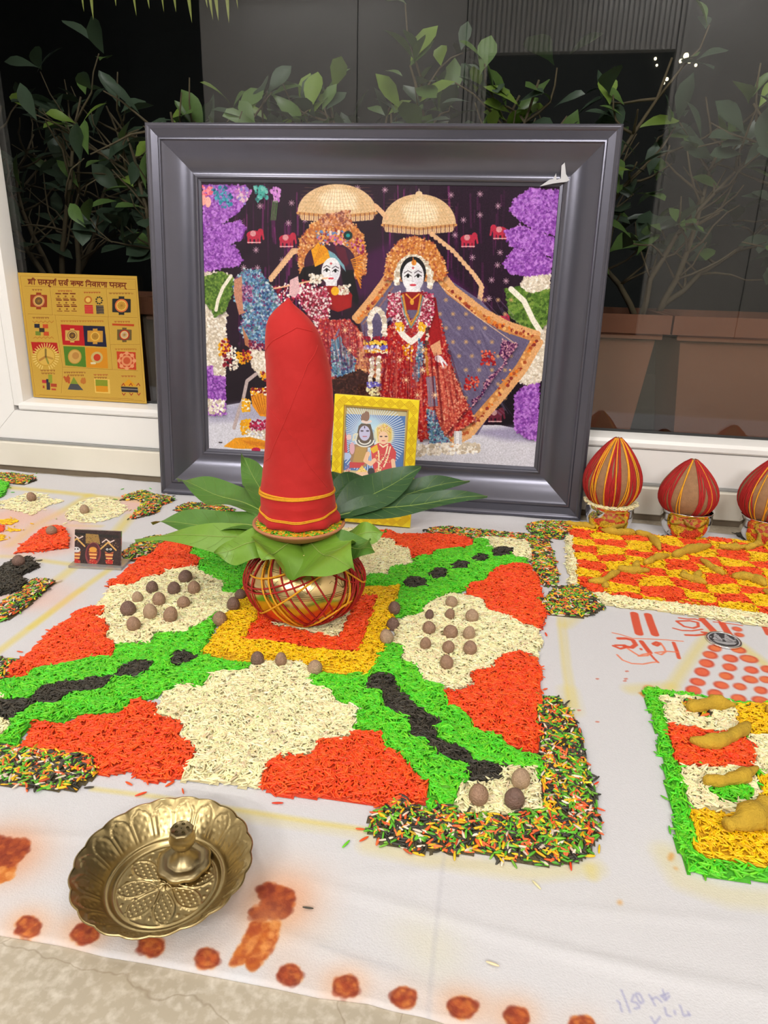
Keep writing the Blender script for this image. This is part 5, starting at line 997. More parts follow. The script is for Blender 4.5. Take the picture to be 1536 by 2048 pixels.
def quad_print(name, m, parent, x0, x1, z0, z1, y, th=.002):
    b = MB(); b.box((x0, y, z0), (x1, y + th, z1))
    uv = [((0 if p[0] == x0 else 1), (0 if p[2] == z0 else 1)) for p in b.v]; return b.build(name, m, parent, uvs=uv)
# ---- big frame
fBL = P(322, 988); fBR = P(1160, 1043); FW = float(np.linalg.norm(fBR - fBL)); FH = .686
fu = unit(fBR - fBL); fn = np.array([-fu[1], fu[0], 0.]); lean = math.radians(4.9)
fz = fn * math.sin(lean) + np.array([0, 0, 1.]) * math.cos(lean); fy = np.cross(fz, fu)
mw = frame_mat(fBL + np.array([0, .006, .0016]), fu, fy, fz)
big = empty('picture_frame', label='large dark brown picture frame with a temple photograph leaning against the window', cat='picture frame', mat=mw)
M['moulding'] = mat('dark_brown_moulding', srgb(94, 93, 104), .24, metal=.6, var=.08, scale=20, bump=.02, bscale=120, spec=.5)
prof = [(0, .026), (0, -.005), (.002, -.007), (.005, -.008), (.008, -.0065), (.010, -.0045), (.022, -.0025), (.0245, -.0045), (.027, -.0045), (.0285, -.002)]
for i in range(11):
    u = i / 10; prof.append((.0295 + .050 * u, -.0015 + .0210 * math.sin(u * math.pi * .5)))
prof += [(.0815, .0185), (.084, .0175), (.0865, .0190), (.0875, .0215), (.0925, .0225), (.094, .0255), (.094, .0265)]
rails(big, FW, FH, prof, M['moulding'])
PM = .0925; pcs = [(PM, .0240, FH - PM), (FW - PM, .0240, FH - PM), (FW - PM, .0240, PM), (PM, .0240, PM)]
cw_, ch_ = 1000, int(1000 * (FH - 2 * PM) / (FW - 2 * PM))
c = Canvas(cw_, ch_, (44, 20, 42), local_map(mw, pcs, cw_, ch_))
def rect(x0, y0, x1, y1): return [(x0, y0), (x1, y0), (x1, y1), (x0, y1)]
# curtain
for _ in range(520):
    x = rng.uniform(470, 1010); y = rng.uniform(365, 840); a = .5 if x < 700 or 760 < x < 900 else .25
    c.line([(x, y), (x + rng.uniform(-3, 3), y + rng.uniform(20, 90))], rng.uniform(1.5, 5), [(112, 30, 100), (86, 26, 80), (30, 16, 32), (136, 44, 118)][rng.integers(4)], a * 1.2)
c.poly([(890, 540), (955, 600), (960, 670), (880, 610)], (104, 26, 106), .7, 8); c.poly([(700, 520), (790, 480), (780, 560), (716, 600)], (84, 24, 84), .7, 8)
c.poly(rect(985, 620, 1040, 860), (28, 22, 28), .8, 10); c.poly(rect(448, 690, 545, 840), (34, 22, 34), .9, 8)
for x, y in ((583, 406), (577, 446), (520, 412), (512, 500), (565, 520), (515, 536), (487, 535), (540, 576), (960, 430), (927, 440), (945, 515), (960, 388), (996, 412), (902, 390), (910, 470), (1000, 505), (995, 530), (978, 597), (983, 560), (770, 380), (715, 376), (610, 440), (480, 445), (1012, 562)): c.star(x, y, 6, (196, 160, 176))
for x, y, w in ((508, 470, 1), (573, 478, 1), (936, 478, 1), (1000, 462, -1), (1000, 640, 1), (990, 828, 1)):
    col = (186, 46, 74) if y < 800 else (110, 40, 60)
    c.ell(x, y, 15, 9, col); c.ell(x + 13 * w, y - 6, 6, 7, col); c.line([(x + 17 * w, y - 4), (x + 19 * w, y + 8)], 4, col)
    for q in (-11, -4, 5, 11): c.line([(x + q, y + 4), (x + q, y + 15)], 5, col)
    c.ell(x - 2, y - 3, 6, 6, (222, 196, 190), 0, .7); c.line([(x - 13, y + 15), (x + 13, y + 15)], 2, (226, 190, 190))
# floor
c.poly([(404, 818), (480, 806), (540, 812), (700, 850), (1000, 850), (1140, 880), (1140, 960), (400, 960)], (212, 210, 220)); c.poly([(404, 818), (480, 806), (560, 812), (560, 838), (404, 846)], (170, 166, 190), .8, 6)
c.poly([(930, 862), (1040, 852), (1075, 884), (1010, 880)], (150, 142, 176), .8, 6)
PUR = [(168, 100, 196), (140, 70, 170), (190, 130, 214), (120, 54, 148), (200, 140, 220)]; WHT = [(238, 228, 216), (214, 200, 180), (250, 244, 236), (196, 180, 160)]; GRN = [(86, 120, 44), (110, 146, 60), (62, 92, 34), (134, 160, 74)]
def mass(pts, base, pal, n, r=3.2):
    sh = np.array(pts, float); c.poly(sh + (2, 4), (20, 10, 22), .55, 4); c.poly(pts, base)
    e = np.vstack([sh[i] + (sh[(i + 1) % len(sh)] - sh[i]) * u for i in range(len(sh)) for u in np.linspace(0, 1, max(2, int(np.hypot(*(sh[(i + 1) % len(sh)] - sh[i])) / 3)))])
    for x, y in e:
        q = pal[rng.integers(len(pal))]; c.ell(x + rng.normal(0, 1.2), y + rng.normal(0, 1.2), r * .75, r * .75, q, 0, .9)
    c.dots(pts, n, r, pal, .85); c.dots(pts, n // 2, r * .7, pal, .6, ring=True)
mass([(406, 400), (408, 372), (490, 372), (500, 384), (480, 420), (440, 450), (408, 464)], (150, 90, 170), PUR, 500); mass([(408, 465), (440, 452), (480, 442), (491, 456), (480, 480), (440, 492), (408, 496)], (140, 76, 168), PUR, 450)
mass([(408, 500), (450, 488), (470, 494), (484, 520), (478, 530), (440, 536), (408, 544)], (140, 76, 168), PUR, 420); mass([(408, 545), (452, 548), (450, 750), (446, 760), (410, 740)], (206, 192, 172), WHT, 900)
mass([(408, 556), (440, 545), (466, 556), (462, 590), (450, 620), (432, 632), (410, 604)], (84, 116, 46), GRN, 420); c.line([(462, 552), (446, 575), (436, 600), (432, 620)], 7, (236, 228, 212)); mass([(408, 735), (424, 734), (426, 752), (450, 756), (450, 828), (410, 828)], (120, 64, 150), PUR, 420); c.dots(rect(412, 800, 448, 828), 80, 4, WHT)
for pts, pal, n in (([(420, 372), (450, 372), (470, 404), (450, 420), (430, 400)], [(60, 140, 160), (90, 170, 190), (40, 90, 120), (150, 120, 190)], 80), ([(506, 372), (535, 374), (538, 400), (515, 404)], [(80, 170, 160), (120, 190, 180), (60, 120, 120)], 60), ([(404, 372), (424, 372), (424, 388), (404, 392)], [(226, 110, 130), (240, 150, 160)], 30), ([(540, 374), (562, 376), (556, 404), (546, 402)], [(190, 120, 200), (210, 150, 210)], 40), ([(470, 376), (505, 376), (490, 410), (474, 400)], [(190, 120, 190), (150, 130, 200), (220, 190, 200)], 60)): c.dots(pts, n, 4, pal)
for q in range(4): c.line([(546 + q * 3, 402), (542 + q * 3, 440)], 2, (86, 120, 70))
c.ell(416, 404, 6, 11, (240, 180, 170)); c.ell(407, 400, 5, 11, (240, 170, 160))
mass([(1060, 378), (1118, 382), (1112, 470), (1075, 462), (1040, 440), (1020, 420), (1030, 400)], (160, 104, 190), PUR, 620); mass([(1010, 462), (1040, 452), (1070, 462), (1110, 478), (1104, 512), (1060, 500), (1020, 490)], (150, 92, 184), PUR, 460); mass([(1006, 528), (1030, 498), (1070, 506), (1104, 520), (1100, 552), (1060, 554), (1020, 545)], (136, 74, 172), PUR, 460)
mass([(1050, 556), (1100, 550), (1096, 640), (1088, 760), (1060, 770), (1030, 760), (1040, 700), (1060, 640), (1030, 596)], (220, 210, 192), WHT, 1000); mass([(1012, 580), (1035, 575), (1060, 590), (1100, 580), (1096, 640), (1080, 660), (1050, 655), (1020, 630)], (90, 124, 48), GRN, 460, 4); c.line([(1022, 578), (1048, 602), (1066, 640), (1080, 662)], 11, (240, 234, 220))
mass([(1030, 790), (1050, 774), (1078, 768), (1074, 880), (1050, 874), (1030, 858)], (136, 78, 172), PUR, 560)
# umbrellas
def umbrella(cx, cy, rx, ry, tip):
    t = np.linspace(math.pi, 2*math.pi, 24); pts = [(cx + rx * math.cos(a), cy + ry * math.sin(a)) for a in t] + [(cx + rx * .9, cy + 16), (cx, cy + 22), (cx - rx * .9, cy + 16)]
    c.poly(pts, (222, 190, 150)); c.poly([(cx - rx * .5, cy - ry * .55), (cx, cy - ry * .9), (cx + rx * .5, cy - ry * .6), (cx + rx * .5, cy - 4), (cx - rx * .3, cy - 2)], (250, 236, 210), .8, 6)
    for q in range(-9, 10): c.line([(cx + q * rx * .045, cy - ry * .92), (cx + q * rx / 9.2, cy + 8)], 1.1, (206, 168, 120), .7)
    for q in range(8): c.line([(cx - rx * (1 - .03 * q * q / 8), cy - q * 7), (cx, cy + 6 - q * 7.5), (cx + rx * (1 - .03 * q * q / 8), cy - q * 7)], .8, (200, 160, 112), .5)
    c.line([(cx - rx, cy + 2), (cx, cy + 10), (cx + rx, cy + 2)], 5, (206, 150, 90)); 
    for q in range(-16, 17): c.line([(cx + q * rx / 17, cy + 9 - abs(q) * .5), (cx + q * rx / 17, cy + 22 - abs(q) * .5)], 1.6, (196, 150, 110) if q % 2 else (120, 70, 70))
    c.ell(cx, cy - ry, 7, 6, (230, 200, 160)); c.line([(cx, cy - ry - 2), (cx, tip)], 1.5, (220, 200, 190))
umbrella(674, 424, 79, 56, 366); umbrella(838, 448, 74, 60, 378)
for pts in ([(660, 500), (585, 500), (540, 556)], [(750, 410), (765, 425), (770, 432)], [(862, 466), (905, 500), (945, 545), (962, 570), (956, 612)]):
    c.line(pts, 7, (214, 170, 132))
    for q in np.linspace(0, 1, 22):
        aa = np.array(pts, float); u = q * (len(aa) - 1); i = min(int(u), len(aa) - 2); p = aa[i] + (aa[i+1] - aa[i]) * (u - i); c.ell(p[0] + 2, p[1] + 3, 5, 5, (226, 184, 144))
# left figure: halo, turban, hair, face, sleeve
ORN = [(214, 140, 70), (190, 104, 60), (232, 176, 110), (150, 70, 60), (240, 200, 150)]
mass([(596, 520), (600, 480), (625, 446), (660, 432), (700, 440), (726, 470), (733, 510), (730, 548), (716, 556), (600, 545)], (190, 122, 72), ORN, 800, 2.6); c.dots([(640, 430), (700, 420), (700, 450), (640, 455)], 160, 3, [(196, 130, 90), (150, 90, 80), (220, 170, 140)])
c.ell(660, 528, 52, 44, (70, 34, 60)); c.poly([(596, 555), (606, 535), (640, 528), (648, 560), (625, 570), (600, 572)], (28, 22, 28)); c.poly([(682, 540), (706, 540), (718, 600), (714, 612), (696, 590), (684, 560)], (24, 20, 26))
for q in range(12): c.line([(702 + q, 520 + q * 3), (726 - q * .4, 510 + q * 6)], 2, [(236, 160, 40), (214, 130, 30)][q % 2])
c.poly([(622, 500), (640, 482), (656, 500), (664, 518), (650, 524), (630, 534)], (232, 164, 36)); c.poly([(656, 500), (670, 508), (688, 530), (692, 544), (676, 524), (660, 516)], (126, 170, 184)); c.poly([(668, 490), (690, 496), (698, 526), (692, 534), (676, 512)], (100, 34, 56))
for q in range(6): c.line([(626 + q * 5, 530 - q * 5), (640 + q * 3, 494 + q)], 1.2, (196, 110, 20), .7)
c.dots([(630, 462), (690, 460), (700, 490), (640, 490)], 140, 3, [(110, 140, 190), (210, 120, 150), (236, 214, 200), (230, 160, 80), (150, 60, 70)]); c.ell(696, 471, 9, 9, (40, 60, 60)); c.ell(696, 471, 4, 4, (40, 150, 150)); c.dots([(700, 478), (728, 478), (728, 510), (706, 500)], 60, 3, [(150, 40, 70), (230, 160, 60), (190, 110, 160)])
def face(cx, cy, rx, ry, tilt=0.):
    c.ell(cx, cy, rx, ry, (236, 234, 238), tilt); c.ell(cx, cy + ry * .62, rx * .66, ry * .48, (238, 236, 240)); c.ell(cx + rx * .5, cy + ry * .1, rx * .42, ry * .7, (214, 210, 222), tilt, .55, 3)
    for sg in (-1, 1):
        ex, ey = cx + sg * rx * .46, cy - ry * .02 + sg * tilt * .12
        c.ell(ex, ey, rx * .27, ry * .12, (250, 250, 252)); c.ell(ex, ey, rx * .13, ry * .11, (20, 18, 24)); c.line([(ex - rx * .30, ey + 1), (ex, ey - ry * .15), (ex + rx * .30, ey)], 1.5, (30, 24, 30)); c.line([(ex - rx * .34, ey - ry * .2), (ex, ey - ry * .36), (ex + rx * .34, ey - ry * .22)], 1.2, (50, 34, 40))
    c.line([(cx - 1, cy), (cx - 2, cy + ry * .3), (cx + 2, cy + ry * .32)], 1, (190, 184, 196)); c.ell(cx, cy + ry * .55, rx * .3, ry * .07, (204, 60, 80)); c.ell(cx, cy + ry * .53, rx * .16, ry * .05, (220, 90, 104)); c.star(cx, cy - ry * .55, 2, (190, 40, 50), 4, 1.4)
c.poly([(650, 552), (674, 552), (674, 574), (652, 574)], (220, 216, 224)); face(662, 542, 19, 27, 6)
c.poly([(650, 572), (690, 572), (705, 590), (702, 615), (676, 624), (650, 615), (640, 595)], (150, 24, 28)); c.poly([(664, 594), (700, 590), (704, 612), (680, 622), (662, 612)], (176, 34, 34), .8, 3); c.dots([(676, 572), (700, 570), (698, 588), (678, 590)], 60, 3, WHT); c.ell(670, 582, 8, 9, (236, 180, 40))
FLW = [(170, 30, 60), (236, 226, 222), (120, 20, 44), (210, 80, 120), (244, 240, 236)]
mass([(600, 580), (650, 575), (660, 600), (655, 640), (640, 665), (625, 640), (600, 605)], (110, 34, 50), FLW, 420, 3); c.dots([(520, 580), (600, 560), (640, 565), (600, 600), (540, 615)], 260, 3, FLW); c.line([(505, 583), (560, 575), (640, 558), (655, 556)], 3, (236, 190, 150)); c.poly([(580, 560), (596, 552), (600, 580), (590, 596), (578, 590)], (226, 186, 190)); c.dots([(618, 548), (645, 550), (642, 566), (622, 566)], 60, 3, WHT)
# feathered cloth, left
FEA = [(110, 160, 196), (60, 100, 150), (170, 200, 214), (40, 66, 110), (90, 130, 130), (210, 220, 226), (130, 60, 110)]
mass([(468, 560), (488, 540), (520, 540), (545, 580), (560, 600), (545, 700), (505, 690), (480, 660), (488, 630), (470, 600)], (100, 140, 176), FEA, 1100, 3.2); c.poly([(468, 560), (484, 552), (486, 620), (492, 625), (478, 630), (468, 590)], (206, 140, 110), .9); c.dots([(484, 570), (505, 575), (505, 605), (486, 600)], 80, 3, [(110, 50, 100), (150, 80, 130), (190, 140, 170)]); c.poly([(484, 650), (500, 684), (506, 700), (490, 690)], (196, 130, 90), .9); c.dots([(498, 680), (535, 690), (532, 706), (500, 700)], 90, 3, [(140, 30, 60), (100, 40, 90), (220, 180, 180)])
mass([(500, 700), (540, 706), (545, 760), (520, 752), (505, 735)], (236, 228, 214), WHT, 260); c.dots([(520, 742), (540, 740), (540, 765), (526, 764)], 50, 3, [(236, 170, 30), (226, 150, 20), (140, 20, 40)])
for x, y, pal in ((447, 700, [(240, 180, 30), (226, 160, 20)]), (455, 720, [(150, 24, 50), (120, 20, 40)]), (462, 705, WHT), (452, 690, [(150, 24, 50), (240, 180, 30)]), (482, 716, [(240, 180, 30), (226, 160, 20)]), (468, 728, WHT), (494, 712, [(150, 24, 50), (226, 150, 30)])): c.dots([(x - 9, y - 12), (x + 9, y - 12), (x + 9, y + 12), (x - 9, y + 12)], 45, 3, pal)
c.line([(512, 748), (494, 762), (486, 800), (478, 820), (468, 856)], 7, (190, 172, 170)); c.poly([(500, 782), (545, 778), (545, 835), (520, 832), (505, 812)], (226, 150, 40)); 
for q in range(7): c.line([(503 + q * 6, 790), (520 + q * 3, 828)], 1.5, (176, 96, 16), .8)
for pts, pal in ((rect(500, 776, 545, 790), [(240, 180, 30), (240, 236, 220), (140, 30, 40)]), (rect(485, 798, 500, 822), [(240, 180, 30), (226, 160, 20), (240, 236, 220)]), (rect(482, 840, 500, 868), [(240, 180, 30), (226, 160, 20)]), (rect(500, 840, 545, 864), [(170, 20, 70), (140, 20, 60), (200, 50, 100)]), (rect(492, 860, 540, 880), WHT)): c.dots(pts, 90, 3.2, pal)
c.poly([(447, 893), (470, 876), (500, 874), (540, 884), (545, 898), (500, 898), (470, 897)], (232, 160, 30)); c.poly([(480, 880), (540, 886), (540, 894), (500, 890)], (206, 120, 24), .7, 2); c.ell(512, 900, 9, 5, (190, 24, 80)); c.ell(441, 885, 4, 1.5, (60, 50, 50))
# skirts
EMB = [(180, 40, 44), (214, 120, 90), (140, 20, 30), (236, 180, 150), (206, 60, 50), (160, 90, 110)]
mass([(640, 640), (700, 640), (740, 690), (760, 720), (700, 750), (660, 760), (640, 720)], (160, 44, 60), EMB, 700, 2.6); mass([(664, 680), (684, 690), (712, 720), (714, 745), (690, 756), (664, 750)], (110, 150, 176), FEA, 260, 3); c.ell(676, 686, 7, 14, (90, 150, 180), 20); c.line([(672, 672), (678, 660)], 4, (120, 110, 150))
mass([(715, 700), (790, 690), (800, 730), (760, 770), (710, 750)], (190, 130, 90), ORN + [(130, 40, 90)], 360, 2.6); mass([(664, 760), (720, 740), (765, 765), (765, 805), (690, 805), (668, 780)], (66, 36, 34), [(60, 32, 30), (90, 50, 44), (110, 66, 50), (40, 20, 22)], 500, 2.2)
# right figure
c.poly([(720, 640), (770, 560), (800, 560), (900, 560), (960, 600), (1010, 650), (1078, 680), (1050, 740), (990, 810), (955, 870), (900, 860), (880, 760), (780, 640), (730, 690)], (112, 102, 132)); 
for _ in range(120):
    x, y = rng.uniform(860, 1010), rng.uniform(590, 800); c.line([(x, y), (x + rng.uniform(15, 40), y + rng.uniform(25, 60))], rng.uniform(1, 4), [(140, 130, 158), (88, 80, 112), (126, 116, 144)][rng.integers(3)], .4)
for x in range(880, 1020, 26):
    for y in range(600, 800, 28): c.star(x + (y // 28 % 2) * 12, y, 4.5, (206, 166, 120), 8, 1.1)
# trim the veil back to its outline: curtain and columns lie in front of nothing beyond the border band
BOR = [(214, 150, 84), (236, 186, 120), (180, 90, 50), (226, 130, 50), (150, 60, 50)]
def band(pts, wd, n, scallop=True):
    c.line(pts, wd, (206, 144, 88)); a = np.array(pts, float); seg = np.linalg.norm(np.diff(a, axis=0), axis=1); cum = np.r_[0, np.cumsum(seg)]
    for s in np.linspace(0, cum[-1], n):
        i = min(np.searchsorted(cum, s, 'right') - 1, len(seg) - 1); p = a[i] + (a[i+1] - a[i]) * ((s - cum[i]) / seg[i]); d = (a[i+1] - a[i]) / seg[i]; nn = np.array([d[1], -d[0]])
        if scallop: q = p + nn * wd * .5; c.ell(q[0], q[1], 6.5, 6.5, (224, 172, 120)); 
        c.ell(*(p + rng.normal(0, wd * .12, 2)), 3.6, 3.6, BOR[rng.integers(5)]); c.ell(*(p + rng.normal(0, wd * .3, 2)), 2.2, 2.2, BOR[rng.integers(5)])
band([(868, 540), (900, 582), (960, 628), (1010, 655), (1072, 676)], 17, 40); band([(1072, 680), (1040, 735), (1000, 785), (960, 830), (935, 862), (900, 880)], 19, 44)
band([(716, 640), (745, 605), (770, 572), (786, 548)], 15, 24); c.line([(726, 648), (760, 612), (786, 575)], 3, (150, 110, 110))
c.line([(884, 575), (950, 630), (1034, 690)], 1.6, (226, 190, 160)); c.line([(1036, 690), (1000, 740), (946, 812), (890, 866)], 1.8, (170, 130, 150))
mass([(1034, 690), (1006, 680), (1000, 710), (1014, 725), (985, 750), (970, 765), (965, 790), (945, 800), (946, 812)], (74, 22, 76), [(90, 30, 90), (226, 180, 180), (60, 16, 66), (200, 140, 160)], 420, 2.2)
for x, y in ((977, 716), (943, 766)): c.dots([(x - 14, y - 14), (x + 14, y - 14), (x + 14, y + 14), (x - 14, y + 14)], 60, 3, [(190, 40, 44), (150, 24, 36), (226, 120, 90)])
mass([(775, 660), (790, 640), (880, 640), (905, 740), (930, 800), (950, 840), (900, 872), (840, 880), (760, 810), (765, 720)], (176, 34, 38), EMB, 2100, 2.6); mass([(860, 740), (900, 730), (935, 815), (890, 870), (862, 850)], (190, 80, 66), [(220, 140, 110), (160, 40, 44), (236, 180, 150), (196, 90, 70)], 800, 2.4)
for q in range(26):
    x = rng.uniform(770, 860); y = rng.uniform(690, 800); c.line([(x, y), (x + rng.uniform(-4, 4), y + 14)], 1.4, (236, 170, 140), .8)
mass([(768, 560), (775, 510), (800, 480), (830, 473), (866, 485), (888, 520), (893, 550), (884, 560)], (200, 128, 60), ORN, 620, 2.6)
t_ = np.linspace(math.pi * .95, math.pi * 2.1, 30)
for a in t_:
    for q in range(3): c.ell(827 + (37 - q * 3) * math.cos(a) + rng.normal(0, 1), 560 + (48 - q * 3) * math.sin(a), 4, 4, WHT[rng.integers(4)])
c.ell(826, 545, 26, 32, (26, 22, 28)); c.poly([(812, 572), (840, 572), (842, 592), (812, 592)], (220, 216, 224)); face(826, 553, 22, 31, 0); c.ell(828, 525, 5, 6, (226, 150, 60)); c.line([(826, 515), (827, 528)], 2, (200, 120, 50))
c.poly([(780, 590), (812, 584), (846, 584), (872, 596), (884, 680), (880, 690), (862, 690), (850, 620), (800, 620), (770, 640)], (150, 26, 32)); c.poly([(872, 620), (886, 690), (862, 692), (858, 640)], (166, 36, 40))
mass([(778, 590), (800, 584), (806, 610), (820, 640), (812, 660), (790, 650), (776, 620)], (120, 24, 44), FLW, 300, 2.8); mass([(846, 584), (866, 590), (868, 625), (856, 655), (838, 660), (832, 640), (844, 610)], (120, 24, 44), FLW, 300, 2.8)
c.line([(806, 590), (812, 625), (822, 650), (836, 625), (842, 590)], 4, (206, 150, 60)); c.line([(802, 592), (810, 632), (822, 656), (838, 630), (846, 592)], 2.5, (110, 150, 150)); c.line([(812, 588), (824, 600), (838, 588)], 3, (226, 160, 60)); c.ell(824, 604, 4, 6, (226, 170, 60))
for pts in ([(796, 655), (806, 670), (820, 682)], [(848, 655), (838, 672), (822, 684)]): c.line(pts, 12, (240, 234, 226))
c.dots([(790, 645), (808, 645), (808, 662), (794, 662)], 30, 3, [(236, 170, 30), (240, 190, 60)]); c.dots([(838, 645), (852, 645), (850, 662), (838, 662)], 30, 3, [(236, 170, 30), (240, 190, 60)]); c.dots([(805, 688), (828, 688), (828, 722), (806, 722)], 70, 3, [(236, 170, 30), (226, 150, 20), (240, 236, 220), (180, 40, 60)])
def garland(pts, wd, cols=WHT):
    a = np.array(pts, float)
    for i in range(len(a) - 1):
        for s in np.linspace(0, 1, 14): 
            p = a[i] + (a[i+1] - a[i]) * s; c.ell(p[0] + rng.normal(0, 1), p[1] + rng.normal(0, 1), wd / 2, wd / 2.2, cols[rng.integers(len(cols))])
c.poly([(742, 640), (764, 640), (764, 676), (742, 676)], (96, 86, 120)); garland([(740, 676), (740, 640), (746, 624), (754, 618), (764, 626), (769, 640), (769, 676)], 10)
for y, pal in ((678, [(170, 30, 60), (140, 20, 50)]), (686, [(236, 190, 60), (244, 220, 120)]), (695, [(110, 100, 190), (230, 226, 240), (140, 130, 210)]), (704, [(236, 170, 30), (240, 230, 200)]), (711, [(150, 24, 50), (120, 20, 44)])): c.dots(rect(728, y - 4, 774, y + 4), 46, 3.2, pal)
garland([(744, 715), (742, 770)], 9); garland([(757, 715), (756, 770)], 9); c.dots(rect(734, 765, 764, 776), 34, 3, [(110, 100, 190), (220, 216, 236)]); c.dots([(732, 776), (764, 776), (758, 790), (738, 790)], 40, 3, [(240, 232, 190), (230, 214, 160)])
garland([(856, 655), (852, 690), (850, 730)], 6, [(60, 40, 44), (226, 206, 190), (110, 70, 60)]); c.poly([(852, 754), (870, 752), (876, 812), (858, 814)], (120, 116, 140)); 
for q in range(6): c.line([(854 + q * 3, 756), (857 + q * 3, 812)], 1, (160, 156, 180))
mass([(838, 680), (846, 690), (844, 745), (834, 762), (826, 752), (834, 715)], (80, 120, 150), FEA, 160, 2.6); mass([(854, 820), (868, 822), (880, 858), (900, 886), (860, 888)], (90, 140, 160), FEA, 260, 2.6); garland([(852, 700), (856, 750)], 6, [(206, 150, 60), (180, 120, 50)])
c.poly([(860, 692), (880, 680), (884, 708), (868, 712)], (226, 170, 130)); c.ell(878, 718, 9, 7, (240, 238, 242), 30); c.line([(880, 718), (888, 736)], 4, (240, 238, 242)); c.line([(884, 718), (894, 730)], 4, (236, 230, 236))
c.dots([(826, 890), (960, 886), (958, 905), (830, 912)], 320, 4, WHT); c.poly([(908, 862), (924, 862), (924, 888), (908, 888)], (206, 202, 206)); c.poly([(912, 862), (918, 862), (918, 888), (912, 888)], (240, 238, 240), .8)
# folds of the skirts and soft shading of the cloths
for _ in range(60):
    x = rng.uniform(770, 900); c.line([(x, rng.uniform(690, 740)), (x + (x - 820) * .25 + rng.normal(0, 3), rng.uniform(780, 860))], rng.uniform(1.5, 4), [(90, 10, 20), (226, 120, 100), (110, 16, 28)][rng.integers(3)], .35)
for _ in range(40):
    x = rng.uniform(650, 740); c.line([(x, rng.uniform(640, 680)), (x + rng.normal(8, 5), rng.uniform(700, 750))], rng.uniform(1.5, 3), [(90, 16, 40), (236, 170, 150)][rng.integers(2)], .3)
for x, y in ((845, 740), (812, 760), (800, 720), (846, 700), (870, 790), (835, 790), (700, 700), (690, 660), (720, 670)): c.star(x, y, 7, (236, 190, 150), 8, 1.2); c.ell(x, y, 2.5, 2.5, (236, 210, 170))
tex = np.kron(rng.normal(0, 1, (c.h // 3 + 1, c.w // 3 + 1)), np.ones((3, 3)))[:c.h, :c.w]; c.a *= (1 + .035 * tex)[..., None].astype(np.float32)
c.grain(.02)
M['big_print'] = image_mat('temple_print', np.clip(c.a, 0, 1) ** 1.1, .45)
M['big_print'].node_tree.nodes['Principled BSDF'].inputs['Specular IOR Level'].default_value = .12
quad_print('print', M['big_print'], big, PM, FW - PM, PM, FH - PM, .0240, .0015)
M['pic_glass'] = glass_mat('picture_glass', 1.26)
MB().box((PM + .0005, .0229, PM + .0005), (FW - PM - .0005, .0237, FH - PM - .0005)).build('glazing', M['pic_glass'], big)
M['backing'] = mat('brown_backing_board', srgb(120, 92, 64), .8, var=.15); MB().box((.02, .0256, .02), (FW - .02, .0262, FH - .02)).build('backing_board', M['backing'], big)
M['film'] = mat('torn_clear_film', srgb(205, 205, 210), .25, var=.1, spec=.8)
b = MB(); q = [(.755, .592), (.771, .603), (.777, .604), (.781, .613), (.783, .603), (.790, .605), (.789, .625), (.794, .630), (.798, .612), (.805, .603), (.801, .600), (.778, .597)]
q = [(FW - .839 + x - .044, z + .0) for x, z in q]; k = len(q); b.v = [(x, .0165 - .0012 - .004 * ((z - .592) / .04), z) for x, z in q] + [(x, .0165 - .0008 - .004 * ((z - .592) / .04), z) for x, z in q]
b.f = [tuple(range(k)), tuple(range(k, 2*k))[::-1]] + [(i, (i+1) % k, k + (i+1) % k, k + i) for i in range(k)]; b.m = [0] * len(b.f); b.build('torn_film', M['film'], big, label='torn scrap of clear plastic film on the frame')
# ---- small yellow frame
SBR = P(820, 1057); SW, SH = .150, .232; yaw = math.radians(2.5); su = np.array([math.cos(yaw), math.sin(yaw), 0]); sn = np.array([-su[1], su[0], 0]); ln = math.radians(3.5)
sz = sn * math.sin(ln) + np.array([0, 0, 1.]) * math.cos(ln); rl_ = math.radians(1.6); su2 = unit(su * math.cos(rl_) - sz * math.sin(rl_)); sz2 = unit(sz * math.cos(rl_) + su * math.sin(rl_)); sy = np.cross(sz2, su2)
mw2 = frame_mat(SBR - su2 * SW + np.array([0, 0, .0012]), su2, sy, sz2)
sm = empty('small_photo_frame', label='small yellow photo frame with diamond relief standing behind the pot', cat='picture frame', mat=mw2)
M['gold'] = mat('yellow_gilt_frame', srgb(255, 222, 44), .34, metal=.15, var=.12, scale=60); M['gilt'] = mat('gold_slip', (.80, .62, .25), .3, metal=1., var=.1)
sm_rails = rails(sm, SW, SH, [(0, .012), (0, .001), (.001, 0), (.0165, 0), (.0175, .001), (.0175, .012)], M['gold'])
rails(sm, SW, SH, [(.0176, .006), (.0176, .002), (.0186, .0012), (.0205, .0025), (.0215, .006)], M['gilt'], 'gilt_slip')
M['gold_dk'] = mat('gilt_groove', srgb(206, 158, 30), .5, metal=.2, var=.1)
for k in range(4):                                                  # diamond relief on every rail
    b = MB(); L = SW if k % 2 == 0 else SH; nd = 8 if k % 2 == 0 else 12; wd = .0158
    for i in range(nd):
        s0 = .009 + (L - .018) * (i + .5) / nd; hw = (L - .018) / nd * .5
        for q in (1., .66, .33):
            pts = [(s0 - hw * q, .0087), (s0, .0087 + wd * .46 * q), (s0 + hw * q, .0087), (s0, .0087 - wd * .46 * q)]
            def loc(s, t): return {0: (s, -.0001, t), 1: (SW - t, -.0001, s), 2: (SW - s, -.0001, SH - t), 3: (t, -.0001, SH - s)}[k]
            P4 = [np.array(loc(s, t)) for s, t in pts]
            for e in range(4): b.tube([P4[e], P4[(e + 1) % 4]], .00034, 4, caps=False)
    b.build('diamond_relief', M['gold_dk'], sm_rails[k], kind='stuff')
PS = .021; pcs2 = [(PS, .0062, SH - PS), (SW - PS, .0062, SH - PS), (SW - PS, .0062, PS), (PS, .0062, PS)]
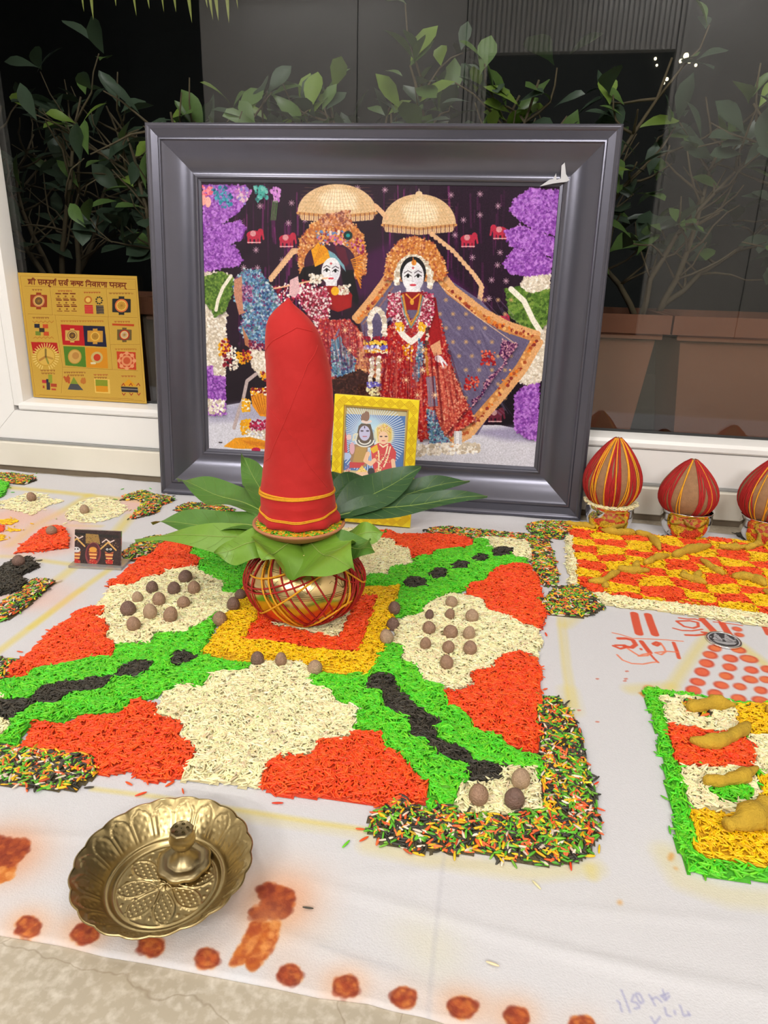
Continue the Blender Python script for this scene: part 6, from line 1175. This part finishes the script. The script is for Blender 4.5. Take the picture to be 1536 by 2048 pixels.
cw2, ch2 = 420, int(420 * (SH - 2*PS) / (SW - 2*PS)); c = Canvas(cw2, ch2, (196, 180, 130), local_map(mw2, pcs2, cw2, ch2))
def z(p): return [(650 + x / 7.68, 790 + y / 7.68) for x, y in p]
c.poly(z([(220, 290), (1230, 330), (1190, 1150), (1100, 1180), (200, 1150), (140, 1050), (180, 420)]), (62, 104, 176)); 
for i in range(84):
    a = 2*math.pi*i/84; x, y = 690, 640; c.line(z([(x + 120 * math.cos(a), y + 120 * math.sin(a)), (x + 545 * math.cos(a), y + 545 * math.sin(a))]), 1.6, (222, 236, 246), .9)
c.ell(650 + 680 / 7.68, 790 + 520 / 7.68, 24, 24, (170, 214, 236), 0, .7, 10); c.ell(650 + 900 / 7.68, 790 + 620 / 7.68, 20, 24, (240, 226, 170), 0, .8, 6)
for pts, col in (([(520, 480), (560, 440), (700, 450), (740, 600), (760, 800), (500, 820), (490, 620)], (84, 70, 60)), ([(370, 760), (480, 760), (660, 760), (640, 1100), (400, 1100)], (150, 112, 80)), ([(480, 800), (640, 790), (620, 1020), (420, 1060)], (176, 136, 70)), ([(380, 1030), (620, 1040), (560, 1120), (380, 1120)], (190, 50, 56))): c.poly(z(pts), col)
for x, y in ((600, 360), (640, 330)): c.ell(650 + x / 7.68, 790 + y / 7.68, 6, 10, (130, 96, 80))
c.line(z([(580, 410), (640, 430), (700, 410)]), 5, (230, 206, 200)); c.ell(650 + 610 / 7.68, 790 + 590 / 7.68, 11, 15, (190, 188, 226)); c.ell(650 + 420 / 7.68, 790 + 820 / 7.68, 5, 12, (214, 160, 176)); 
for sx in (570, 655): c.ell(650 + sx / 7.68, 790 + 555 / 7.68, 3.2, 1.5, (60, 50, 70))
c.line(z([(585, 640), (640, 640)]), 1.6, (180, 70, 90)); c.line(z([(610, 490), (610, 510)]), 2, (60, 40, 60))
for r_ in (90, 115, 140): c.line(z([(610 + r_ * math.cos(a), 690 + r_ * .75 * math.sin(a)) for a in np.linspace(.1, 3.0, 12)]), 2.4, (236, 236, 230) if r_ != 115 else (90, 90, 90))
c.line(z([(430, 700), (450, 610), (500, 600), (480, 680), (430, 700)]), 3, (220, 216, 190)); c.line(z([(300, 520), (320, 700), (330, 880)]), 5, (196, 60, 70)); c.line(z([(300, 450), (310, 520)]), 6, (230, 210, 120)); c.ell(650 + 330 / 7.68, 790 + 940 / 7.68, 10, 7, (170, 190, 236)); c.ell(650 + 370 / 7.68, 790 + 650 / 7.68, 5, 6, (226, 190, 190))
c.poly(z([(790, 520), (910, 440), (1020, 520), (1020, 680), (990, 720), (810, 720)]), (222, 190, 90)); c.dots(z([(800, 500), (910, 450), (1010, 520), (1000, 590), (820, 590)]), 160, 3, [(240, 220, 130), (196, 140, 60), (230, 180, 160)])
c.poly(z([(700, 800), (820, 740), (1000, 740), (1090, 880), (1080, 1000), (1040, 1240), (760, 1200), (720, 1000)]), (206, 56, 62)); c.poly(z([(690, 830), (800, 760), (820, 850), (740, 900)]), (230, 180, 40)); c.ell(650 + 895 / 7.68, 790 + 660 / 7.68, 10, 13, (240, 196, 160))
for sx in (860, 935): c.ell(650 + sx / 7.68, 790 + 640 / 7.68, 2.8, 1.3, (50, 36, 40))
c.line(z([(875, 705), (915, 705)]), 1.6, (200, 50, 60)); c.line(z([(660, 900), (620, 1010), (700, 1060), (760, 1000)]), 8, (240, 190, 150)); c.line(z([(1040, 1010), (1070, 1230)]), 8, (240, 196, 160))
for pts in ([(820, 860), (830, 1000), (820, 1150)], [(1000, 800), (960, 960), (900, 1100)], [(960, 790), (930, 920), (840, 1060)], [(840, 760), (890, 800), (960, 760)]): c.line(z(pts), 3, (240, 220, 180))
c.dots(z([(780, 900), (1000, 900), (1000, 1050), (780, 1060)]), 120, 2.6, [(236, 190, 80), (240, 220, 200), (180, 30, 50)])
c.poly(z([(480, 1180), (570, 1090), (660, 1180), (680, 1330), (470, 1330)]), (236, 190, 160)); c.poly(z([(490, 1180), (570, 1080), (650, 1180)]), (232, 190, 80)); c.dots(z([(490, 1180), (570, 1090), (650, 1180)]), 60, 2.4, [(250, 230, 150), (210, 150, 50)])
for sx in (525, 600): c.ell(650 + sx / 7.68, 790 + 1250 / 7.68, 2.4, 2, (60, 40, 40))
c.ell(650 + 710 / 7.68, 790 + 1180 / 7.68, 7, 8, (40, 40, 46)); c.dots(z([(770, 1150), (860, 1080), (900, 1230), (790, 1260)]), 60, 3, [(232, 200, 110), (240, 226, 180)]); c.dots(z([(300, 1130), (380, 1050), (440, 1330), (280, 1420)]), 120, 3, [(214, 100, 110), (236, 190, 180), (180, 50, 70)])
c.poly(z([(260, 1330), (1240, 1300), (1240, 1990), (240, 1990)]), (206, 120, 110)); c.dots(z([(260, 1330), (1240, 1300), (1240, 1990), (240, 1990)]), 500, 4, [(220, 170, 120), (190, 70, 80), (236, 210, 190), (120, 150, 190)])
for i in range(20): c.line(z([(60, 1130 + i * 40), (200, 1130 + i * 40)]), 1.5, (200, 150, 70), .5)
c.a = c.a * .86 + .14; c.grain(.015)
M['small_print'] = image_mat('deity_print', c.a, .4, coat=.4); quad_print('print', M['small_print'], sm, PS - .0006, SW - PS + .0006, PS - .0006, SH - PS + .0006, .0064)
MB().box((.006, .0122, .006), (SW - .006, .0145, SH - .006)).build('backing_board', M['backing'], sm)
b = MB(); b.v = [(SW/2 - .02, .0146, .15), (SW/2 + .02, .0146, .15), (SW/2 + .026, .062, .0042), (SW/2 - .026, .062, .0042)]; b.v += [(x, y + .002, z_ + .0006) for x, y, z_ in b.v]
b.f = [(0, 1, 2, 3), (7, 6, 5, 4), (0, 4, 5, 1), (1, 5, 6, 2), (2, 6, 7, 3), (3, 7, 4, 0)]; b.m = [0] * 6; b.build('easel_back', M['backing'], sm)
# ---- gold plate with printed diagrams, standing on the glazing bead
gq = [(35, 545), (275, 553), (294, 811), (68, 797)]
ypl = 1.383; gb0, gb1 = PY(68, 798, ypl), PY(294, 811.5, ypl); gz = .1606; GW = .205
gx0 = gb0[0]; GW = gb1[0] - gb0[0]; gt0 = PY(35, 545, ypl + .006); GH = float(np.linalg.norm(gt0 - np.array([gx0, ypl, gz])))
mw3 = frame_mat(np.array([gx0, ypl, gz]), np.array([1., 0, 0]), np.array([0, math.cos(.02), -math.sin(.02)]), np.array([0, math.sin(.02), math.cos(.02)]))
gp = empty('gold_plate', label='thin gold metal plate printed with rows of coloured diagrams leaning in the window corner', cat='plaque', mat=mw3)
gcs = [(0, -.0003, GH), (GW, -.0003, GH), (GW, -.0003, 0), (0, -.0003, 0)]; w3, h3 = 760, int(760 * GH / GW)
c = Canvas(w3, h3, (210, 168, 68), local_map(mw3, gcs, w3, h3)); K = 5.689
def g(p): return [(30 + x / K, 540 + y / K) for x, y in p]
def gell(x, y, rx, ry, col, al=1.): c.ell(30 + x / K, 540 + y / K, rx / K, ry / K, col, 3, al)
def gl(p, wd, col, al=1.): c.line(g(p), wd / K, col, al)
BR_ = (120, 44, 22); DKR = (168, 44, 28); NAV = (38, 40, 60); LG = (236, 196, 96); SH_ = (168, 120, 36)
for pts in ([(62, 70), (1372, 108), (1475, 1500), (235, 1425), (62, 70)], [(110, 185), (1370, 225)], [(150, 500), (460, 515), (1390, 545)], [(400, 200), (430, 510)], [(1040, 215), (1065, 530)], [(460, 520), (545, 1110), (530, 1400)], [(540, 1105), (1400, 1150)], [(1060, 540), (1110, 1130)], [(1090, 850), (1420, 850)], [(280, 1420), (1450, 1490)], [(690, 1440), (1350, 1470)]): gl(pts, 5, SH_, .9); gl([(x + 5, y + 5) for x, y in pts], 4, LG, .7)
# heading in Devanagari, stroke by stroke: (x, y) in letter boxes, top line at y = 0
def heading(words, x0, y0, x1, y1, hgt, wd, col):
    tot = sum(sum(a for a, _ in w) + .45 for w in words) - .45; x = 0
    def m(u, v): f = u / tot; return (x0 + (x1 - x0) * f, y0 + (y1 - y0) * f + v * hgt)
    for w in words:
        ws = sum(a for a, _ in w); gl([m(x - .05, 0), m(x + ws + .02, 0)], wd, col)
        for a, strokes in w:
            for st in strokes: gl([m(x + px * a, py) for px, py in st], wd, col)
            x += a
        x += .45
stem = lambda px: [(px, 0), (px, 1)]
SHRI = (1.25, [[(.05, .25), (.25, .12), (.35, .35), (.1, .6), (.4, .75)], [(.05, .9), (.3, .72)], stem(.52), stem(.85), [(.52, 0), (.6, -.35), (.8, -.3), (.85, 0)]])
SA = (.8, [[(.15, 0), (.15, .45), (.3, .55), (.15, .65)], [(.2, .6), (.45, 1)], [(.25, .5), (.75, .5)], stem(.78)])
MPU = (1.35, [[(.1, 0), (.1, .7), (.02, .72)], [(.1, .6), (.4, .6)], stem(.4), [(.52, 0), (.52, .5), (.62, .62), (.9, .55)], stem(.9), [(.9, 1), (.75, 1.1), (.85, 1.3), (1.05, 1.35)]])
RNA = (1.0, [[(.1, 0), (.1, .55), (.3, .62), (.45, .4), (.45, 0)], stem(.62), stem(.9), [(.75, -.1), (.85, -.35), (1.0, -.3)]])
RVA = (.85, [[(.78, .35), (.4, .3), (.15, .55), (.4, .8), (.78, .6)], stem(.8), [(.65, -.1), (.75, -.35), (.95, -.3)]])
KA = (1.0, [stem(.5), [(.5, .35), (.15, .35), (.1, .65), (.5, .6)], [(.5, .4), (.85, .3), (.9, .6), (.75, .8)]])
SHTA = (1.15, [[(.1, 0), (.1, .5), (.35, .55)], [(.1, .2), (.4, .6)], stem(.45), [(.75, 0), (.75, .25)], [(.95, .3), (.65, .3), (.6, .7), (.85, .9), (1, .75)]])
NI = (1.0, [stem(.12), [(.12, 0), (.2, -.35), (.6, -.3), (.85, 0)], [(.5, .5), (.85, .5)], [(.5, .5), (.4, .6)], stem(.88)])
VAA = (1.15, [[(.6, .35), (.3, .3), (.1, .55), (.3, .8), (.6, .6)], stem(.62), stem(.95)])
RA = (.55, [[(.2, 0), (.5, .25), (.5, .45), (.2, .5)], [(.25, .5), (.7, 1)]])
NNA = (1.0, [[(.1, 0), (.1, .55), (.3, .62), (.45, .4), (.45, 0)], stem(.65), stem(.9)])
YA = (.85, [[(.1, .05), (.25, .3), (.1, .5), (.4, .7), (.8, .55)], stem(.82)])
NTRA = (1.15, [[(.02, .5), (.3, .5)], stem(.3), [(.85, .35), (.5, .35)], [(.85, .5), (.5, .85)], stem(.88)])
MA_ = (.9, [[(.2, 0), (.2, .65), (.1, .72)], [(.2, .6), (.75, .55)], stem(.78), [(.8, 1.05), (1.0, 1.25)]])
heading([[SHRI], [SA, MPU, RNA], [SA, RVA], [KA, SHTA], [NI, VAA, RA, NNA], [YA, NTRA, MA_]], 150, 108, 1265, 152, 52, 11, BR_)
def tiny(x0, x1, y, col, seed, hh=13, wd=5):                     # captions too small to read: rows of broken strokes
    r_ = np.random.default_rng(seed); x = x0
    while x < x1: s = r_.uniform(14, 34); gl([(x, y), (min(x1, x + s), y + s * .02)], wd, col, .8); gl([(x + s * .4, y), (x + s * .4, y + hh)], wd * .8, col, .8); gl([(x + s * .8, y), (x + s * .7, y + hh)], wd * .7, col, .7); x += s + r_.uniform(2, 10)
for a in ((195, 305, 222, BR_, 1), (490, 640, 235, DKR, 2), (785, 970, 252, DKR, 3), (1070, 1320, 262, BR_, 4), (200, 380, 540, BR_, 5), (520, 1000, 578, (176, 84, 30), 6), (1130, 1310, 585, DKR, 7), (1140, 1370, 898, (176, 84, 30), 8), (290, 455, 1140, BR_, 9), (300, 440, 1172, BR_, 10), (560, 790, 1162, BR_, 11), (600, 780, 1194, BR_, 12), (895, 1055, 1190, DKR, 13), (1210, 1355, 1205, DKR, 14), (900, 1050, 1222, BR_, 15)): tiny(*a)
def yantra(x, y, r, sq, ring, mid):
    c.poly(g([(x - r, y - r * .75), (x - r * .3, y - r * .75), (x - r * .3, y - r), (x + r * .3, y - r), (x + r * .3, y - r * .75), (x + r, y - r * .7), (x + r, y + r * .75), (x + r * .3, y + r * .75), (x + r * .3, y + r), (x - r * .3, y + r), (x - r * .3, y + r * .75), (x - r, y + r * .7)]), sq)
    gell(x, y, r * .72, r * .72, ring); gell(x, y, r * .56, r * .56, LG); gell(x, y, r * .46, r * .46, mid)
    for k in range(6): a = math.pi * k / 6; gl([(x - r * .4 * math.cos(a), y - r * .4 * math.sin(a)), (x + r * .4 * math.cos(a), y + r * .4 * math.sin(a))], 5, SH_, .8)
yantra(270, 352, 95, (160, 62, 30), (206, 140, 90), (96, 70, 50)); yantra(1212, 405, 105, (44, 44, 44), (226, 120, 60), (214, 160, 60))
for i in range(3):
    for j in range(3): gl([(465 + i * 82 + j * 8, 268 + j * 72), (520 + i * 82 + j * 8, 270 + j * 72)], 12, BR_); gl([(465 + i * 82 + j * 8, 322 + j * 72), (520 + i * 82 + j * 8, 324 + j * 72)], 6, BR_); gell(494 + i * 82 + j * 8, 300 + j * 72, 12, 10, (150, 96, 40))
gell(832, 340, 44, 44, (196, 110, 40)); gell(832, 340, 28, 28, LG); c.poly(g([(790, 395), (885, 400), (892, 500), (796, 496)]), (206, 50, 44)); c.poly(g([(922, 402), (1008, 406), (1014, 500), (928, 498)]), NAV)
for k in range(9): a = 2*math.pi*k/9; gell(958 + 34 * math.cos(a), 346 + 38 * math.sin(a), 10, 10, (60, 54, 40))
for k in range(5): gl([(928, 416 + k * 18), (1010, 420 + k * 18)], 3, LG); gl([(795, 414 + k * 18), (888, 418 + k * 18)], 3, (240, 140, 110))
for x, y, col in ((250, 636, NAV), (345, 640, (206, 80, 40)), (262, 720, (120, 140, 50)), (355, 724, (206, 80, 40)), (305, 684, (60, 50, 40))): c.poly(g([(x - 30, y - 24), (x + 30, y - 22), (x + 32, y + 24), (x - 28, y + 22)]), col)
for k in range(5): gl([(200 + k * 48, 580), (224 + k * 48, 600), (248 + k * 48, 580)], 6, (190, 120, 40)); gl([(212 + k * 46, 775), (236 + k * 46, 760), (256 + k * 46, 780)], 6, (190, 120, 40))
c.poly(g([(182, 818), (478, 828), (500, 960), (440, 900), (345, 872), (250, 900), (210, 960)]), (190, 36, 32)); gell(350, 985, 108, 108, (206, 160, 56)); gell(350, 985, 96, 96, (226, 184, 84))
for k in range(28): a = math.pi + math.pi * (k - 6) / 15; gl([(350 + 112 * math.cos(a), 985 + 112 * math.sin(a)), (350 + 150 * math.cos(a), 985 + 150 * math.sin(a))], 10, (240, 210, 120))
for a, col in ((.3, (180, 130, 50)), (1.2, (120, 130, 50)), (2.6, (170, 110, 50)), (4.7, (100, 80, 40))): gl([(350, 985), (350 + 80 * math.cos(a), 985 + 80 * math.sin(a))], 22, col, .7)
c.poly(g([(520, 620), (775, 632), (795, 862), (545, 850)]), (196, 30, 36)); c.poly(g([(775, 632), (1020, 640), (1045, 876), (795, 862)]), (34, 34, 62)); c.poly(g([(550, 866), (795, 876), (810, 1105), (575, 1085)]), (84, 132, 40)); c.poly(g([(800, 880), (1045, 890), (1060, 1120), (815, 1108)]), (222, 146, 30))
yantra(652, 745, 80, (214, 176, 90), (160, 120, 70), (70, 50, 50)); yantra(912, 755, 88, (206, 150, 60), (222, 160, 50), (190, 140, 50)); gell(680, 985, 78, 84, (196, 150, 60)); gell(680, 985, 68, 74, (214, 170, 90)); gell(690, 975, 40, 40, (196, 140, 70)); gell(932, 995, 68, 66, (206, 180, 110)); gell(934, 995, 40, 40, (206, 60, 36)); gl([(870, 1060), (910, 1060)], 22, (230, 220, 180))
c.poly(g([(1105, 608), (1355, 618), (1355, 640), (1107, 630)]), (196, 70, 30)); yantra(1245, 738, 82, (110, 90, 50), (176, 40, 40), (214, 190, 170)); c.poly(g([(1155, 925), (1372, 935), (1380, 1138), (1170, 1120)]), (206, 66, 34)); gell(1272, 1032, 92, 92, (236, 150, 100)); gell(1272, 1032, 78, 78, (206, 76, 40)); gell(1272, 1032, 62, 62, (232, 150, 100)); gell(1272, 1032, 40, 40, (206, 90, 50))
for k in range(8): a = 2*math.pi*k/8; gell(1272 + 86 * math.cos(a), 1032 + 86 * math.sin(a), 22, 22, (236, 160, 110))
for x, y, w, h, col in ((335, 1268, 28, 20, (190, 50, 60)), (372, 1262, 18, 22, NAV), (400, 1238, 22, 50, (150, 160, 50)), (440, 1312, 34, 20, (180, 70, 40)), (378, 1320, 20, 44, (60, 56, 60)), (440, 1358, 26, 12, (196, 80, 50)), (325, 1330, 10, 16, (180, 70, 40))): c.poly(g([(x - w, y - h), (x + w, y - h + 3), (x + w + 3, y + h), (x - w + 3, y + h - 3)]), col)
c.poly(g([(668, 1215), (720, 1300), (630, 1295)]), (130, 150, 50)); c.poly(g([(630, 1295), (720, 1300), (778, 1368), (600, 1360)]), (80, 80, 84)); c.dots(g([(560, 1210), (625, 1215), (620, 1280), (580, 1275)]), 22, 6, [(190, 90, 40)]); c.dots(g([(750, 1230), (795, 1230), (800, 1300), (755, 1300)]), 18, 6, [(200, 120, 50)])
c.poly(g([(900, 1236), (1075, 1245), (1085, 1405), (912, 1395)]), LG); c.poly(g([(915, 1246), (1052, 1252), (1056, 1322), (918, 1316)]), (140, 152, 40)); c.poly(g([(918, 1316), (1056, 1322), (1060, 1390), (924, 1384)]), (222, 150, 30))
c.poly(g([(1295, 1240), (1385, 1320), (1215, 1310)]), (226, 160, 30)); c.poly(g([(1205, 1325), (1395, 1335), (1402, 1395), (1215, 1385)]), (56, 50, 52)); gl([(1215, 1352), (1395, 1362)], 10, (150, 140, 130))
for k in range(3): gl([(1215 + k * 85, 1315), (1235 + k * 85, 1290), (1250 + k * 85, 1318)], 8, DKR); gl([(1220 + k * 85, 1400), (1238 + k * 85, 1425), (1255 + k * 85, 1402)], 8, DKR)
c.grain(.012); M['gold_print'] = image_mat('gold_diagram_print', c.a, .36, metal=.45)
b = MB(); b.box((0, -.0004, 0), (GW, .0004, GH)); b.build('sheet', M['gold_print'], gp, uvs=[((0 if p[0] == 0 else 1), (0 if p[2] == 0 else 1)) for p in b.v])
# ---- small photo on an acrylic stand
a0, a1 = P(137, 1136), P(243, 1141); aw = float(np.linalg.norm(a1 - a0)); au = unit(a1 - a0); an = np.array([-au[1], au[0], 0])
mw4 = frame_mat(np.array([a0[0], a0[1], .0005]), au, an, np.array([0, 0, 1.]))
st = empty('photo_stand', label='small photo of three shrine figures on a clear acrylic stand on the white cloth', cat='photo stand', mat=mw4)
M['acryl'] = mat('clear_acrylic', srgb(226, 224, 222), .08, var=.03, coat=.6); M['acryl'].node_tree.nodes['Principled BSDF'].inputs['Transmission Weight'].default_value = .75
hc = .0565; tl = math.radians(16); b = MB(); b.box((0, 0, 0), (aw, .036, .0035)); b.build('base', M['acryl'], st, angle=30)
x0, x1 = aw * .07, aw * .945; V = []
for y0 in (.008, .0105):
    for x, h in ((x0, .0036), (x1, .0036), (x1, hc), (x0, hc)): V.append((x, y0 + math.sin(tl) * h, .0036 + math.cos(tl) * (h - .0036)))
b = MB(); b.v = V; b.f = [(0, 1, 2, 3), (7, 6, 5, 4), (0, 4, 5, 1), (1, 5, 6, 2), (2, 6, 7, 3), (3, 7, 4, 0)]; b.m = [0] * 6; b.build('upright', M['acryl'], st)
c4 = [V[3], V[2], V[1], V[0]]; w4, h4 = 300, 200; c = Canvas(w4, h4, (52, 34, 34), local_map(mw4, c4, w4, h4)); K5 = 5.12
def a_(p): return [(x / K5, 940 + y / K5) for x, y in p]
def ae(x, y, rx, ry, col, al=1.): c.ell(x / K5, 940 + y / K5, rx / K5, ry / K5, col, 5, al)
c.poly(a_([(690, 635), (1215, 670), (1218, 700), (695, 660)]), (30, 26, 24)); c.poly(a_([(880, 650), (1010, 660), (1030, 760), (880, 750)]), (150, 116, 60)); c.dots(a_([(700, 650), (1210, 690), (1215, 790), (710, 760)]), 160, 2.4, [(150, 120, 60), (196, 160, 110), (90, 60, 50), (40, 40, 36)], .7)
for x, y in ((790, 700), (1110, 740)): c.line(a_([(x - 80, y + 70), (x, y), (x + 80, y + 80)]), 3, (206, 160, 90)); c.line(a_([(x - 60, y), (x - 20, y - 30), (x + 20, y), (x + 60, y - 20)]), 2.4, (214, 190, 180))
ae(955, 860, 80, 120, (130, 56, 60)); ae(955, 850, 66, 104, (84, 34, 40)); 
for x, y, col, f in ((785, 850, (196, 120, 60), (206, 200, 200)), (955, 850, (206, 120, 50), (214, 150, 60)), (1120, 855, (190, 110, 60), (30, 28, 32))):
    c.poly(a_([(x - 45, y - 20), (x + 45, y - 15), (x + 30, y + 60), (x - 30, y + 55)]), col); ae(x, y - 35, 40, 28, f)
    for k in range(4): c.line(a_([(x - 40 + k * 3, y - 5 + k * 18), (x + 40 - k * 3, y - 2 + k * 18)]), 1.6, (236, 190, 120) if k % 2 else (120, 40, 40))
    c.poly(a_([(x - 40, y + 70), (x, y + 55), (x + 40, y + 75), (x + 30, y + 110), (x - 30, y + 105)]), (176, 40, 36)); c.dots(a_([(x - 40, y + 60), (x + 40, y + 65), (x + 40, y + 110), (x - 40, y + 105)]), 30, 2, [(206, 70, 40), (150, 30, 40), (226, 140, 90)])
for x in (1100, 1135): ae(x, 812, 13, 11, (230, 226, 220)); ae(x, 812, 6, 6, (30, 26, 26))
for x in (770, 800): ae(x, 808, 10, 6, (30, 26, 26))
c.poly(a_([(740, 955), (1230, 985), (1232, 1005), (745, 975)]), (28, 26, 26)); c.line(a_([(740, 952), (1228, 980)]), 1, (150, 140, 130)); c.grain(.02)
M['shrine'] = image_mat('shrine_print', c.a, .2, coat=.6); e = np.array([0, -math.cos(tl), math.sin(tl)]) * .0008
b = MB(); f4 = [np.array(v) + e for v in (V[0], V[1], V[2], V[3])]; b.add([tuple(p) for p in f4] + [tuple(p - e * .8) for p in f4], [(0, 1, 2, 3), (7, 6, 5, 4), (0, 4, 5, 1), (1, 5, 6, 2), (2, 6, 7, 3), (3, 7, 4, 0)])
b.build('print', M['shrine'], st, uvs=[(0, 0), (1, 0), (1, 1), (0, 1)] * 2)
